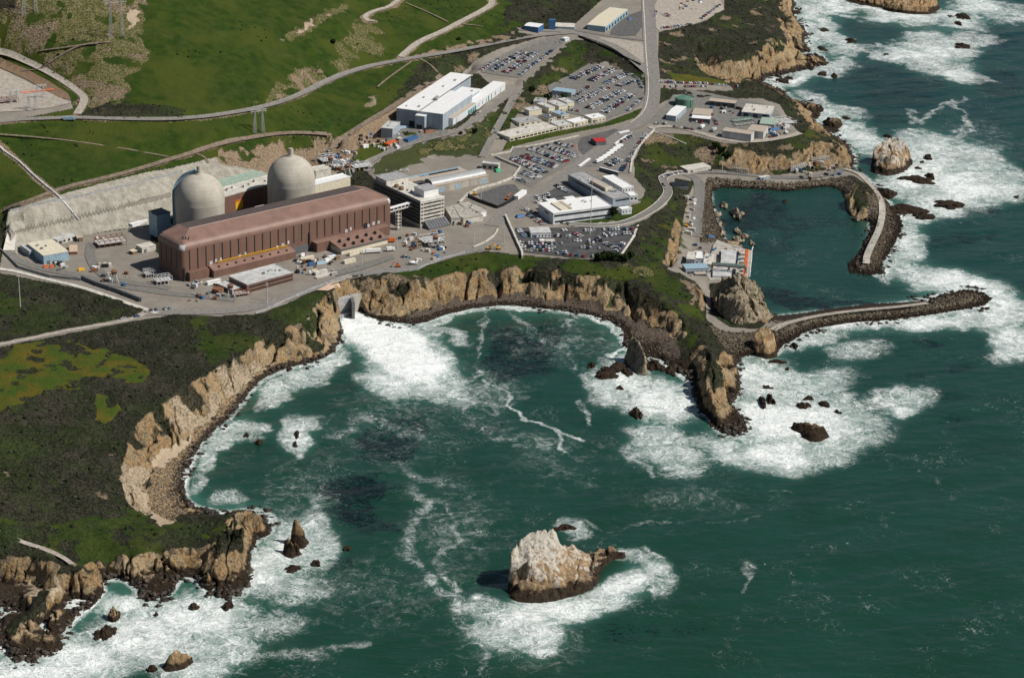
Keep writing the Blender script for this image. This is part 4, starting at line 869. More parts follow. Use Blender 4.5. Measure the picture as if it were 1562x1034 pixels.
sheet('parking_lot', [zP(135,345), zP(270,270), zP(420,190), zP(600,110), zP(700,90), zP(830,80), zP(880,95), zP(800,160), zP(640,290), zP(510,400), zP(465,412), zP(330,395), zP(180,370)], 'lot', 0.5)
sheet('parking_lot', [zP(700,480), zP(860,400), zP(1050,290), zP(1110,305), zP(1230,345), zP(1330,380), zP(1410,430), zP(1450,510), zP(1480,570), zP(1450,620), zP(1360,680), zP(1170,740), zP(1010,720), zP(860,690), zP(740,560)], 'lot', 0.5)
sheet('parking_lot', [zQ(390,215), zQ(560,200), zQ(780,160), zQ(880,150), zQ(830,200), zQ(870,290), zQ(640,420), zQ(520,495), zQ(400,460), zQ(445,370), zQ(360,310)], 'lot', 0.3)
sheet('parking_lot', [zQ(850,150), zQ(1000,110), zQ(1200,60), zQ(1260,60), zQ(1080,140), zQ(1000,210), zQ(900,270), zQ(860,230)], 'asph', 0.3)
sheet('parking_lot', [zQ(1240,100), zQ(1400,90), zQ(1270,220), zQ(1225,400), zQ(1150,400), zQ(1040,350), zQ(900,350)], 'lot', 0.3)
sheet('parking_lot', [zQ(400,790), zQ(660,790), zQ(900,782), zQ(1120,786), zQ(1275,775), zQ(1240,860), zQ(1160,980), zQ(1000,1005), zQ(830,1005), zQ(650,985), zQ(465,965), zQ(420,870)], 'dasph', 0.35)
sheet('parking_lot', [zQ(640,530), zQ(740,470), zQ(900,555), zQ(830,570), zQ(700,600), zQ(560,610)], 'dasph', 0.3)
sheet('storage_pad', [zQ(130,545), zQ(330,480), zQ(400,480), zQ(440,530), zQ(380,600), zQ(280,640), zQ(180,600)], 'asph', 0.35)
sheet('gravel_lot', [zE(850,40), zE(880,-20), zE(1230,-20), zE(1268,60), zE(1180,110), zE(1080,150), zE(880,185), zE(845,150)], 'gravel', 0.35)
sheet('parking_lot', [zE(790,60), zE(790,150), zE(740,215), zE(585,215), zE(600,170), zE(680,100)], 'asph', 0.4)
sheet('gravel_lot', [zE(440,225), zE(600,230), zE(790,260), zE(800,370), zE(770,385), zE(640,300), zE(500,245)], 'gravel', 0.4)
sheet('switchyard_pad', [(-60,128),(0,106),(40,125),(75,142),(108,158),(80,165),(40,170),(0,172),(-60,175)], 'gravel', 0.6)
sheet('dark_bank_cover', [(-60,70),(0,88),(40,106),(75,125),(104,144),(108,153),(90,150),(40,122),(0,104),(-60,90)], 'wood', 0.7)
sheet('slope_cover', [zC(365,795), zC(440,755), zC(575,712), zC(550,750), zC(510,780), zC(430,798)], 'plaster', 0.8)
sheet('concrete_apron', [z5(35,318), z5(80,125), z5(185,120), z5(165,318)], 'lconc', 0.8)
sheet('yard_pavement', [zS(640,500), zS(900,430), zS(1130,360), zS(1160,390), zS(900,480), zS(700,530)], 'lot', 0.75, 7)
sheet('footpath', [zQ(1278,770), zQ(1292,770), zQ(1265,850), zQ(1180,975), zQ(1160,978), zQ(1240,860)], 'lconc', 0.5, 5)
sheet('work_pad', [zE(800,690), zE(900,640), zE(1000,520), zE(1200,560), zE(1400,600), zE(1561,640), zE(1640,740), zE(1600,800), zE(1450,830), zE(1250,800), zE(1000,770), zE(860,755)], 'lot', 0.25)
sheet('warehouse_yard', [z4(0,700), z4(110,600), z4(450,640), z4(745,700), z4(640,790), z4(300,860), z4(0,960)], 'lot', 0.5)
# ================================================================ the plant
def ring(F, ins, z, rad, n=6, L0=0.0, W0=0.0):
    Lu, Lv = F.Lu-2*ins, F.Lv-2*ins; r = max(min(rad, Lu/2-.01, Lv/2-.01), 0.01); P = []
    for cx, cy, a0 in ((ins+r, ins+r, 180), (F.Lu-ins-r, ins+r, 270), (F.Lu-ins-r, F.Lv-ins-r, 0), (ins+r, F.Lv-ins-r, 90)):
        for i in range(n+1):
            a = math.radians(a0+90*i/n); P.append(F(cx+r*math.cos(a), cy+r*math.sin(a), z))
    return P
def loft(mb, rings, k, kf=None, cap=None):
    n = len(rings[0]); vs = [p for r in rings for p in r]
    for j in range(len(rings)-1):
        for i in range(n):
            q = (j*n+i, j*n+(i+1) % n, (j+1)*n+(i+1) % n, (j+1)*n+i)
            kk = kf(j, i) if kf else k
            mb.add([vs[t] for t in q], [(0, 1, 2, 3)], kk, True)
    if cap: mb.add(rings[-1], [tuple(range(n))], cap)
FT = frame((276,373.5), (240.3,355), (598,300), 34, 26.0); FT.Lv = 41.0
tb = thing('turbine_building', 'long brown turbine hall with rounded corners, hipped roof and dark window slots', 'building', FT(FT.Lu/2, FT.Lv/2, 0))
H = 34.0
w = MB(); loft(w, [ring(FT, 0, -5, 4), ring(FT, 0, H-5.8, 4)], 'brown'); TW = part('wall', w, tb)
r = MB(); n7 = 7
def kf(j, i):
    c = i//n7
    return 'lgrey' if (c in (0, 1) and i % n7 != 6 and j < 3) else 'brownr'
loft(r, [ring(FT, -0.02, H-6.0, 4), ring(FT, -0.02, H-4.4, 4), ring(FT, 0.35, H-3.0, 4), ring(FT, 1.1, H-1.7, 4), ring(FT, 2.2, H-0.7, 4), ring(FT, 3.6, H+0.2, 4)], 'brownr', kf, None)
t0, t1, e0, e1, b0_, b1_ = 3.6, 18.5, 3.6, 19.5, FT.Lv-3.6, FT.Lv-5.0
q = [FT(e0,t0,H+.2), FT(FT.Lu-e0,t0,H+.2), FT(FT.Lu-e0,b0_,H+.2), FT(e0,b0_,H+.2), FT(e1,t1,H+5.6), FT(FT.Lu-e1,t1,H+5.6), FT(FT.Lu-e1,b1_,H+5.0), FT(e1,b1_,H+5.0)]
r.add(q, [(0,1,5,4),(1,2,6,5),(2,3,7,6),(3,0,4,7)], 'brownr').add(q[4:], [(0,1,2,3)], 'roofdk')
TR = part('roof', r, tb)
rc = MB(); rc.tube(FT(e1, t1, H+5.7), FT(FT.Lu-e1, t1, H+5.7), 0.5, 'brownr', 4); part('ridge_cap', rc, TR)
for a_, b_ in ((11, 5), (9, 6.5), (7, 8)):
    v_ = MB(); z_ = H+0.2+min(a_, b_)*0.33; v_.cyl(*FT(a_, b_, 0)[:2], 26+z_-0.5, 26+z_+1.6, 0.5, 0.5, 'black', 8); part('roof_vent', v_, TR)
for i in range(26):
    a = 8.2+i*(FT.Lu-14.5)/25.3; lo = 11.0 if i > 2 else 9.0
    m_ = MB().box(FT, a-0.55, a+0.55, -0.14, 0.3, lo, 27.4, 'black'); part('window', m_, tb)
for i in range(4):
    b = 8+i*8.5; part('window', MB().box(FT, -0.14, 0.3, b-0.6, b+0.6, 10, 26, 'black'), tb)
for a, z, s in ((30,11,3),(35,12,2),(40,12,2),(60,11,3),(66,12,2),(100,11,2),(106,12,3),(112,13,2),(176,11,3),(181,12,2),(201,11,3),(207,12,3),(213,12,3)):
    part('wall_panel', MB().box(FT, a-s*.5, a+s*.5, -0.35, 0.1, z-1.6, z+1.4, 'lgrey'), tb)
# lean-to annexes along the foot
an = MB(); an.box(FT, 27, 114, -9, -0.02, -5, 6.4, 'brown'); an.add([FT(27,-9.2,6.4),FT(114,-9.2,6.4),FT(114,-.1,9.2),FT(27,-.1,9.2),FT(27,-.1,6.4),FT(114,-.1,6.4)], [(0,1,2,3),(1,5,2),(0,3,4)], 'brownr')
AN = part('annex', an, tb)
for i in range(9): part('roof_vent', MB().box(FT, 34+i*9, 35.4+i*9, -6, -4.6, 6.9, 8.7, 'black'), AN)
part('crane_rail', MB().box(FT, 36, 110, -1.2, -0.6, 10.6, 11.2, 'yellow').box(FT, 36, 110, -2.6, -2.4, 10.1, 10.3, 'yellow'), tb)
part('annex', MB().box(FT, 5, 25, -5, -0.02, -5, 8, 'brown'), tb)
an = MB(); an.box(FT, 138, 220, -8, -0.02, -3, 8.5, 'brown').box(FT, 137.5, 220.5, -8.3, -0.05, 8.5, 8.9, 'brownr'); part('annex', an, tb)
an = MB(); an.box(FT, 153, 205, -25, -8.05, -3, 5.2, 'cream')
an.add([FT(152,-26,5.2),FT(206,-26,5.2),FT(206,-8.1,8.6),FT(152,-8.1,8.6),FT(152,-8.1,5.2),FT(206,-8.1,5.2)], [(0,1,2,3),(1,5,2),(0,3,4)], 'brownr'); an.box(FT, 152, 206, -26.2, -25.9, 4.6, 5.6, 'dgrey')
AN2 = part('annex', an, tb)
for i in range(5):
    for b in (-22, -14): part('roof_vent', MB().box(FT, 158+i*10, 159.6+i*10, b-1.2, b+1.2, 6.2+(b+22)*.19-0.5, 8.4+(b+22)*.19, 'black'), AN2)
part('door', MB().box(FT, 196, 200, -0.5, 0, 8.9, 14, 'black'), tb); part('door', MB().box(FT, 116, 134, -0.3, 0.1, -1, 7, 'dgrey'), tb)
part('downpipe', MB().box(FT, 134, 135.3, -1.0, 0, 0, 18, 'black'), tb)
part('stair_tower', MB().box(FT, 1, 2.5, -1.5, -0.1, 0, 12, 'black'), tb)

def shell_mat():
    M = MT('dome_concrete', 0.85, 0.25)
    z = M.n('SeparateXYZ', [M.pos], 2)
    band = M.math('FRACT', M.math('DIVIDE', M.math('ADD', z, M.math('MULTIPLY', M.noise(0.2, 2), 0.5)), 3.1))
    n = M.noise(0.10, 5, 0.7, vec=M.scl((1, 1, 0.5)))
    c = M.mix(M.ss(0.35, 0.65, n), (0.39, 0.36, 0.30), (0.48, 0.445, 0.38))
    st = M.noise(0.5, 4, 0.7, vec=M.scl((1, 1, 0.04)))
    c = M.mix(M.math('MULTIPLY', M.ss(0.52, 0.75, st), 0.6), c, (0.29, 0.27, 0.25))
    c = M.mix(M.math('MULTIPLY', M.ss(0.86, 0.96, band), 0.45), c, (0.30, 0.27, 0.23))
    M.col(c); return M.m
SHM = shell_mat()
MAT['shell'] = lambda: SHM
def dome(cx, cy, label, duct):
    zc = 66.0; R = 22.4
    C_ = G(cx, cy, zc); x, y = C_[0], C_[1]
    t = thing('containment_dome', label, 'reactor dome', (x, y, 26), 'containment domes'); m_ = MB()
    prof = [(22.4, 24), (22.4, 60), (22.65, 62), (22.65, 63.2), (22.4, 65), (22.4, 66)]+[(R*math.cos(a), zc+R*math.sin(a)) for a in np.radians(np.linspace(4, 86, 18))]+[(0.8, zc+R)]
    n = 72
    vs = [(x+r*math.cos(2*math.pi*i/n), y+r*math.sin(2*math.pi*i/n), z) for r, z in prof for i in range(n)]
    m_.add(vs, [(j*n+i, j*n+(i+1) % n, (j+1)*n+(i+1) % n, (j+1)*n+i) for j in range(len(prof)-1) for i in range(n)], 'shell', True)
    S_ = part('shell', m_, t)
    c = MB(); c.cyl(x, y, zc+R-0.8, zc+R+7.2, 2.5, 2.2, 'shell', 20); c.cyl(x, y, zc+R-1.2, zc+R+0.6, 4.2, 3.6, 'shell', 20); part('vent_cap', c, t)
    if duct is None: return x, y
    d = MB(); a0, a1 = duct; ks = np.linspace(a0, a1, 12); PR = [(22.0, 24), (22.0, 66)]+[(22.0*math.cos(a), zc+22.0*math.sin(a)) for a in np.radians(np.linspace(5, 84, 14))]
    PO = [(25.6, 24), (25.6, 66)]+[(25.6*math.cos(a), zc+25.6*math.sin(a)) for a in np.radians(np.linspace(5, 78, 14))]
    vs = []
    for r, z in PO: vs += [(x+r*math.cos(a), y+r*math.sin(a), z) for a in np.radians(ks)]
    m0 = len(vs); N_ = len(ks)
    for r, z in PR: vs += [(x+r*math.cos(a), y+r*math.sin(a), z) for a in np.radians(ks)]
    fs = [(j*N_+i, j*N_+i+1, (j+1)*N_+i+1, (j+1)*N_+i) for j in range(len(PO)-1) for i in range(N_-1)]
    for e in (0, N_-1): fs += [(j*N_+e, (j+1)*N_+e, m0+(j+1)*N_+e, m0+j*N_+e) for j in range(len(PO)-1)]
    j = len(PO)-1; fs += [(j*N_+i, j*N_+i+1, m0+j*N_+i+1, m0+j*N_+i) for i in range(N_-1)]
    d.add(vs, fs, 'lblue', True); part('vent_duct', d, t)
    return x, y
D1 = dome(304.8, 300.5, 'concrete reactor dome at the left with blue grey vent duct on its side', (118, 178))
D2 = dome(444.2, 272.5, 'concrete reactor dome at the right, farther back beside the white long roof', None)

# auxiliary blocks round the domes
def rbox(F, name, label, cat, a0, a1, b0, b1, z0, z1, wk, rk_, extra=None, group=None):
    t = thing(name, label, cat, F((a0+a1)/2, (b0+b1)/2, z0), group)
    part('wall', MB().box(F, a0, a1, b0, b1, z0-4, z1-0.3, wk), t)
    R_ = part('roof', MB().box(F, a0-.3, a1+.3, b0-.3, b1+.3, z1-0.3, z1+0.1, rk_).box(F, a0-.3, a1+.3, b0-.3, b0+.2, z1+.1, z1+.8, rk_).box(F, a0-.3, a1+.3, b1-.2, b1+.3, z1+.1, z1+.8, rk_), t)
    if extra: extra(t, R_)
    return t
FX = frame(zB(556,392), zB(528,352), zB(808,322), 25, 26.0)
def xa(t, R_):
    part('door', MB().box(FX, 13, 22, -0.25, 0, 9, 17, 'yellow').box(FX, 12.6, 22.4, -0.35, 0, 17, 18.4, 'orange'), t)
    for i in range(7): part('roof_vent', MB().box(FX, 4+i*9, 6.5+i*9, 8+(i % 3)*3, 10.5+(i % 3)*3, 25, 26.6+(i % 2), 'lconc'), R_)
rbox(FX, 'auxiliary_building', 'brown walled block with an orange door between the two domes', 'building', -30, FX.Lu+38, 0, 22, 0, 25, 'brown', 'lconc', xa)
F2 = frame(zB(530,335), zB(512,306), zB(808,262), 20, 27.0)
rbox(F2, 'plant_building', 'low block with grey green roof behind the domes under the cut bank', 'building', 0, F2.Lu, 0, 17, 0, 20, 'conc', 'pgreen')
F3 = frame(zB(1098,322), zB(1086,296), zB(1305,272), 13, 27.0)
rbox(F3, 'plant_building', 'long low building with white roof just right of the rear dome', 'building', -2, F3.Lu, 0, F3.Lv, 0, 13, 'cream', 'white')
F3b = frame(zB(1098,240), zB(1085,215), zB(1190,222), 9, 30.0)
rbox(F3b, 'plant_building', 'small pale roofed block behind the rear dome near the cut bank', 'building', 0, F3b.Lu, 0, F3b.Lv, 0, 9, 'lconc', 'lconc')
F4 = frame(zT(98,458), zT(52,425), zT(205,432), 22, 26.0)
rbox(F4, 'fuel_building', 'tall blue grey block against the left side of the front dome', 'building', 0, F4.Lu, 0, F4.Lv, 0, 22, 'lblue', 'dgrey')
for a, b, s, z, lab in ((86,8,6,1,'white air handling unit on the concrete deck nearest the front dome'),(97,9,8,1,'broad white equipment box on the deck between the two domes'),(110,9,9,2,'long white equipment box on the deck left of the rear dome')):
    single('equipment_box', MB().box(FT, a, a+s, FT.Lv+b-4, FT.Lv+b, 10, 31+z, 'lconc').box(FT, a-0.3, a+s+.3, FT.Lv+b-4.3, FT.Lv+b+.3, 31+z, 31.5+z, 'white'), lab, 'equipment', None, FT(a, FT.Lv+b, 0))

# office block with banded storeys
FA = frame((641.6,309.6), (568,275.8), (678.3,301.9), 25.5, 26.0)
ad = thing('office_block', 'seven storey office block with white and dark bands beside the turbine hall', 'building', FA(FA.Lu/2, FA.Lv/2, 0))
part('wall', MB().box(FA, 0.8, FA.Lu-.8, 0.8, FA.Lv-.8, -4, 25, 'black').box(FA, 0.1, FA.Lu-.1, 0.1, FA.Lv-.1, -4, 3.6, 'conc'), ad)
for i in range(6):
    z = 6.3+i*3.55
    part('storey_band', MB().box(FA, 0, FA.Lu, 0, 1.0, z, z+1.75, 'lconc').box(FA, 0, FA.Lu, 1.01, FA.Lv, z+.1, z+1.3, 'dgrey'), ad)  # pale front band; shade put into the colour of the side and rear bands
for a in (0.1, FA.Lu*0.12, FA.Lu*.86, FA.Lu-.7):
    part('pillar', MB().box(FA, a, a+0.7, 0.15, 0.79, 3.6, 25, 'lconc'), ad)
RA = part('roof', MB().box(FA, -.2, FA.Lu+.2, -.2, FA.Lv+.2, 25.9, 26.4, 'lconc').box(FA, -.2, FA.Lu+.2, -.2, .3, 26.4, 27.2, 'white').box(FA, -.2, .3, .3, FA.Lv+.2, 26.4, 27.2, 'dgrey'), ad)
L_ = FA.Lv; U_ = FA.Lu
part('penthouse', MB().box(FA, 1, U_-1, L_*.72, L_*.95, 26.4, 31, 'lconc').box(FA, .6, U_-.6, L_*.715, L_*.955, 31, 31.4, 'grey'), RA)
part('penthouse', MB().box(FA, U_*.35, U_-1.2, L_*.10, L_*.30, 26.4, 33, 'white').box(FA, U_*.34, U_-1, L_*.095, L_*.305, 33, 33.4, 'grey'), RA)
for b in (.50, .60): 
    part('cooling_unit', MB().cyl(*FA(U_*.22, L_*b, 0)[:2], 26+26.4, 26+29.4, 2.6, 2.1, 'wood', 12), RA)
for b, a in ((.42, .3), (.36, .35), (.66, .6), (.2, .2)): part('roof_vent', MB().box(FA, U_*a, U_*a+1.5, L_*b, L_*b+1.5, 26.4, 27.8, 'dgrey'), RA)
aw = MB(); aw.add([FA(4,-9,1.5),FA(U_+1,-9,1.5),FA(U_+1,-.25,7),FA(4,-.25,7),FA(4,-9,0),FA(U_+1,-9,0),FA(U_+1,-.25,0),FA(4,-.25,0)], [(0,1,2,3),(0,4,5,1),(1,5,6,2),(3,7,4,0)], 'dgrey')
for i in range(1, 8): aw.tube(FA(4+i*(U_-3)/8, -9.1, 1.6), FA(4+i*(U_-3)/8, -.3, 7.15), 0.18, 'black', 4)
part('awning', aw, ad)
A_ = G(*zN(302,410), 46); B_ = G(*zN(425,376), 46)
br = thing('footbridge', 'white enclosed footbridge from the turbine hall to the office block', 'bridge', (A_+B_)/2)
d_ = (B_-A_); d_ /= np.linalg.norm(d_); n_ = np.array([-d_[1], d_[0], 0])
def FB(a, b, c): q = A_+d_*a+n_*b; return (q[0], q[1], 44+c)
LB = np.linalg.norm(B_-A_)+4
part('deck', MB().box(FB, -4, LB, -1.8, 1.8, 0, 1.4, 'lconc'), br); part('roof', MB().box(FB, -4, LB, -2, 2, 3.6, 4.2, 'white'), br)
part('window', MB().box(FB, -4, LB, -1.6, 1.6, 1.4, 3.6, 'black'), br)
for i in range(5): part('post', MB().box(FB, LB*i/5, LB*i/5+.6, -1.85, 1.85, 1.4, 3.6, 'white'), br)
for i in range(2):
    stt = MB()
    for sx in (0, 4):
        for sy in (-1.6, 1.6): stt.tube(FB(2+sx, sy-4, -20), FB(2+sx, sy-4, 0), .3, 'lconc', 4)
    for k_ in range(6): stt.box(FB, 2, 6, -5.6, -2.4, -19+k_*3.2, -18.6+k_*3.2, 'lconc')
    if i == 0: single('stair_tower', stt, 'open concrete stair tower under the end of the white footbridge', 'stair tower', None, FB(4, -4, -20))

# machine shops with barrel roof
FM = frame(zR(535,430), zR(385,352), zR(960,345), 9, 26.0)
t = thing('workshop', 'long pale workshop with curved metal roof right of the office block', 'building', FM(FM.Lu/2, FM.Lv/3, 0)); Lm, Wm = FM.Lu, FM.Lv
part('wall', MB().box(FM, 0, Lm, 0, Wm*.62, -4, 8, 'conc'), t)
b_ = MB(); rs = []
for x_ in (0, Lm):
    rs.append([FM(x_, Wm*.12+Wm*.40*(1-math.cos(a))/2, 8+4.2*math.sin(a)) for a in np.linspace(0, math.pi, 12)])
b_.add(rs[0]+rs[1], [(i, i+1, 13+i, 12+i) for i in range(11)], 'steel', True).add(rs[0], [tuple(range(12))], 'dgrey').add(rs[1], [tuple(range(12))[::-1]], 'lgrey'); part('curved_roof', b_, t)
part('roof', MB().box(FM, -.3, Lm+.3, -.3, Wm*.12, 8, 8.5, 'tan').box(FM, -.3, Lm+.3, Wm*.52, Wm*.62, 8, 8.5, 'tan'), t)
for a in (.08, .38, .86): part('door', MB().box(FM, Lm*a, Lm*a+6, -.15, .05, 0, 5.5, 'lblue'), t)
t = thing('workshop', 'narrow workshop with strip of roof windows behind the curved roof building', 'building', FM(Lm/2, Wm*.85, 0))
part('wall', MB().box(FM, -12, Lm*.86, Wm*.70, Wm, -4, 7.5, 'dgrey'), t); R_ = part('roof', MB().box(FM, -12.3, Lm*.87, Wm*.69, Wm*1.01, 7.5, 8, 'tan'), t)
for i in range(14): part('roof_window', MB().box(FM, 6+i*(Lm*.8-6)/14, 6+(i+.6)*(Lm*.8-6)/14, Wm*.88, Wm*.97, 8, 8.6, 'black' if i > 2 else 'lblue'), R_)
part('parapet', MB().box(FM, -12, Lm*.86, Wm*.985, Wm*1.02, 8, 9.2, 'lblue'), R_)
building('plant_building', 'small pale block at the right end of the curved roof workshop', 'building', zR(905,255), zR(865,232), zR(1035,268), 6, 'lconc', 'lgrey', win=[('u', 3, 1, 4, .6)], door=None)
# low concrete blocks right of the office tower
for nm, a, b, c, h, wk, rk_ in (
    ('low concrete store with long gutter nearest the office block awning', zR(665,690), zR(612,600), zR(725,665), 6, 'lconc', 'conc'),
    ('low concrete store with dark gateway in the middle of the row', zR(760,690), zR(655,625), zR(870,640), 5.5, 'lconc', 'conc'),
    ('flat grey roofed store behind the low concrete stores', zR(720,640), zR(650,590), zR(805,628), 5, 'conc', 'conc'),
    ('flat grey store nearest the fence by the dark storage pad', zR(860,640), zR(720,580), zR(920,608), 5, 'conc', 'conc'),
    ('bright white fronted gatehouse at the right end of the concrete stores', zR(862,652), zR(850,640), zR(940,632), 5, 'white', 'lgrey')):
    building('store_building', nm, 'building', a, b, c, h, wk, rk_, door='black', vents=2)

# warehouse group
FW = frame((604.9,165), (687.5,110.8), (679.4,171.5), 18, None)
t = thing('warehouse', 'large white roofed warehouse with grey blue walls on its own terrace', 'building', FW(FW.Lu/2, FW.Lv/2, 0)); wz = FW.z
Lw, Ww = FW.Lu, FW.Lv
part('wall', MB().box(FW, 0, Lw*.46, 0, Ww, -6, 17.6, 'bgrey').box(FW, Lw*.46+.02, Lw, 0, Ww*.55, -6, 17.6, 'bgrey').box(FW, Lw*.46+.02, Lw*.9, Ww*.55+.02, Ww*.78, -6, 12.6, 'bgrey'), t)
R_ = part('roof', MB().box(FW, -.3, Lw*.5, -.3, Ww+.3, 17.6, 18.1, 'white').box(FW, Lw*.5+.02, Lw+.3, -.3, Ww*.56, 17.6, 17.9, 'white').box(FW, Lw*.5, Lw*.92, Ww*.565, Ww*.79, 12.6, 13.1, 'white'), t)
part('ridge_cap', MB().box(FW, Lw*.49, Lw*.51, 0, Ww*.98, 18.1, 18.35, 'dgrey'), R_)
part('lift_tower', MB().box(FW, Lw*.46, Lw*.66, -7, -.05, -4, 14.5, 'bgrey').box(FW, Lw*.455, Lw*.665, -7.2, -.05, 14.5, 15, 'white'), t)
part('door', MB().box(FW, Lw*.28, Lw*.39, -.15, .05, -1, 6, 'black'), t); part('door', MB().box(FW, Lw*.49, Lw*.61, -7.3, -7.0, -1, 5, 'black'), t)
for a, b, s in ((.2,.3,1.2),(.25,.62,1.2),(.3,.8,1.5),(.46,.28,2.6),(.44,.33,2.0),(.12,.06,1),(.36,.08,1.4),(.7,.5,1.2),(.8,.7,1.2)):
    zt = 18.1 if a < .5 or b < .5 else 13.1
    part('roof_vent', MB().box(FW, Lw*a, Lw*a+s*1.6, Ww*b, Ww*b+s*2, zt, zt+s, 'grey'), R_)
FW2 = frame(z4(745,600), z4(1335,195), z4(668,568), 9, None)
FW2 = frame(z4(745,600), z4(660,575), z4(1335,195), 9, None)
t = thing('annexe_building', 'low long white annexe with teal windows in front of the large warehouse', 'building', FW2(FW2.Lu/2, FW2.Lv/2, 0))
La, Wa = FW2.Lu, max(FW2.Lv, 14)
part('wall', MB().box(FW2, 0, La, 0, Wa, -8, 8.6, 'wwall'), t); part('roof', MB().box(FW2, La*.42, La+.3, -.3, Wa+.3, 8.6, 9.1, 'white').box(FW2, -.3, La*.42-.02, -.3, Wa+.3, 8.6, 9.0, 'tan'), t)
for a0, a1, c1 in ((.28,.31,6),(.32,.35,6),(.36,.39,6),(.40,.43,6.5),(.66,.68,7),(.72,.735,7),(.06,.065,7),(.9,.905,7)): part('window', MB().box(FW2, La*a0, La*a1, -.14, .05, .8, c1, 'teal'), t)
for a0 in (.48, .55, .62, .8): part('window', MB().box(FW2, La*a0, La*a0+1.2, -.14, .05, 2, 6, 'dgrey'), t)
building('storage_building', 'small pale roofed building left of the large warehouse', 'building', z4(65,720), z4(-45,690), z4(150,640), 10, 'bgrey', 'lgrey', vents=3)

# beige camp of portable offices
PO_ = [('beige flat office block, farthest left of the back row in the upper car park', zP(680,605), zP(590,600), zP(698,575), 5, 'grey'),
 ('pale roofed office block in the middle of the cluster by the upper car park', zP(620,640), zP(520,655), zP(680,655), 6, 'lgrey'),
 ('two storey cream office behind the lowest office row', zP(715,650), zP(618,615), zP(762,640), 7, 'lgrey'),
 ('two storey cream office, third along the back row', zP(795,638), zP(700,600), zP(850,620), 7, 'lgrey'),
 ('two storey cream office nearest the parked cars', zP(860,610), zP(785,578), zP(910,598), 7, 'lgrey'),
 ('cream walled office with blue grey roof in the cluster centre', zP(815,710), zP(735,680), zP(880,700), 4, 'lblue'),
 ('dark roofed flat office in front of the two storey offices', zP(715,735), zP(632,712), zP(785,720), 4, 'dgrey'),
 ('wide grey flat roofed office left of the dark roofed one', zP(480,770), zP(420,735), zP(655,745), 4, 'grey'),
 ('white flat roofed office at the right end of the lowest row', zP(1055,735), zP(1005,708), zP(1165,718), 5, 'white'),
 ('white flat roofed office second from the right in the lowest row', zP(915,770), zP(865,745), zP(1025,745), 4.5, 'white'),
 ('light grey office third from the right in the lowest row', zP(790,795), zP(720,760), zP(900,780), 4, 'lgrey')]
for lab, a, b, c, h, rk_ in PO_:
    building('office_building', lab, 'building', a, b, c, h, 'cream', rk_, win=[('u', 4, 1.2, 2.4, .4)], vents=1, group='portable offices by the upper car park', parapet=.2)
building('office_building', 'very long low white roofed office above the grass strip', 'building', zP(405,885), zP(305,845), zP(780,800), 4.5, 'cream', 'lconc', win=[('u', 12, .8, 2.6, .75)], vents=3, group='portable offices by the upper car park', parapet=.2)
building('shed', 'blue grey metal shed at the edge of the upper car park', 'shed', zP(895,530), zP(740,510), zP(925,505), 6, 'bgrey', 'lblue', vents=0, door='dgrey', parapet=0)

# offices in the centre
t, F = building('office_building', 'white roofed two storey office with black window bands above the asphalt car park', 'building', (844.1,325.9), (821.7,310.4), (933.1,314.3), 11, 'wwall', 'white', vents=5, door='black')
part('window_band', MB().box(F, 1, F.Lu-1.5, -.18, .05, 7.4, 9.2, 'glass'), t); part('window_band', MB().box(F, 2, F.Lu-1.5, -.18, .05, 1.4, 3.2, 'glass'), t)
part('window', MB().box(F, -.15, .05, F.Lv*.3, F.Lv*.6, 7, 8.6, 'glass'), t); part('louvre_panel', MB().box(F, F.Lu*.17, F.Lu*.30, F.Lv*.15, F.Lv*.85, 11.2, 12.2, 'cream').box(F, F.Lu*.305, F.Lu*.36, F.Lv*.15, F.Lv*.85, 11.2, 12.5, 'tan'), t)
part('roof_extension', MB().box(F, F.Lu*.18, F.Lu*.34, F.Lv+.3, F.Lv+9, -2, 11, 'white').box(F, F.Lu*.5, F.Lu*.66, F.Lv+.3, F.Lv+9, -2, 11, 'white'), t)
t, F = building('office_building', 'large grey flat roofed office behind the white roofed office', 'building', z3(872,412), z3(432,172), z3(1020,372), 11, 'bgrey', 'grey', vents=9, door=None)
part('window_band', MB().box(F, -.16, .05, F.Lv*.25, F.Lv*.92, 7.2, 9, 'glass'), t); part('window_band', MB().box(F, F.Lu*.15, F.Lu-1, -.16, .05, 8, 9.6, 'glass'), t)
part('window_band', MB().box(F, 1, F.Lu-1, -.16, .05, 1, 2.6, 'glass'), t); part('plant_room', MB().box(F, F.Lu*.3, F.Lu*.65, F.Lv*.28, F.Lv*.62, 11.3, 14, 'tan').box(F, F.Lu*.28, F.Lu*.67, F.Lv*.27, F.Lv*.3, 11.3, 14.6, 'cream'), t)
building('hall', 'white flat hall with small windows right of the grey roofed office', 'building', z3(965,305), z3(770,190), z3(1068,285), 6, 'wwall', 'white', win=[('u', 4, 2.5, 4.2, .35)], door=None)
building('annexe_building', 'small white block in the grass below the grey office', 'building', z3(960,515), z3(935,495), z3(1058,500), 5, 'wwall', 'white', win=[('u', 3, 1.5, 3, .3)], door=None)
building('annexe_building', 'white terrace block at the right corner of the grey office', 'building', z3(1040,380), z3(1010,350), z3(1112,370), 6, 'wwall', 'white', win=[('u', 2, 2, 4, .5)], door=None)
building('cabin', 'white walled cabin with pale grey roof in the asphalt car park', 'building', z3(65,745), z3(48,690), z3(262,742), 5, 'white', 'lgrey', win=[('u', 6, 1.2, 3.0, .3)], door='blue', parapet=.1)
building('cabin', 'small white cabin between car rows in the asphalt car park', 'cabin', z3(155,822), z3(150,805), z3(198,820), 3, 'lgrey', 'white', door=None, parapet=0)
building('container', 'long beige cabin beside the small white cabin in the asphalt car park', 'container', z3(212,825), z3(210,806), z3(300,824), 3, 'cream', 'lconc', door=None, parapet=0)
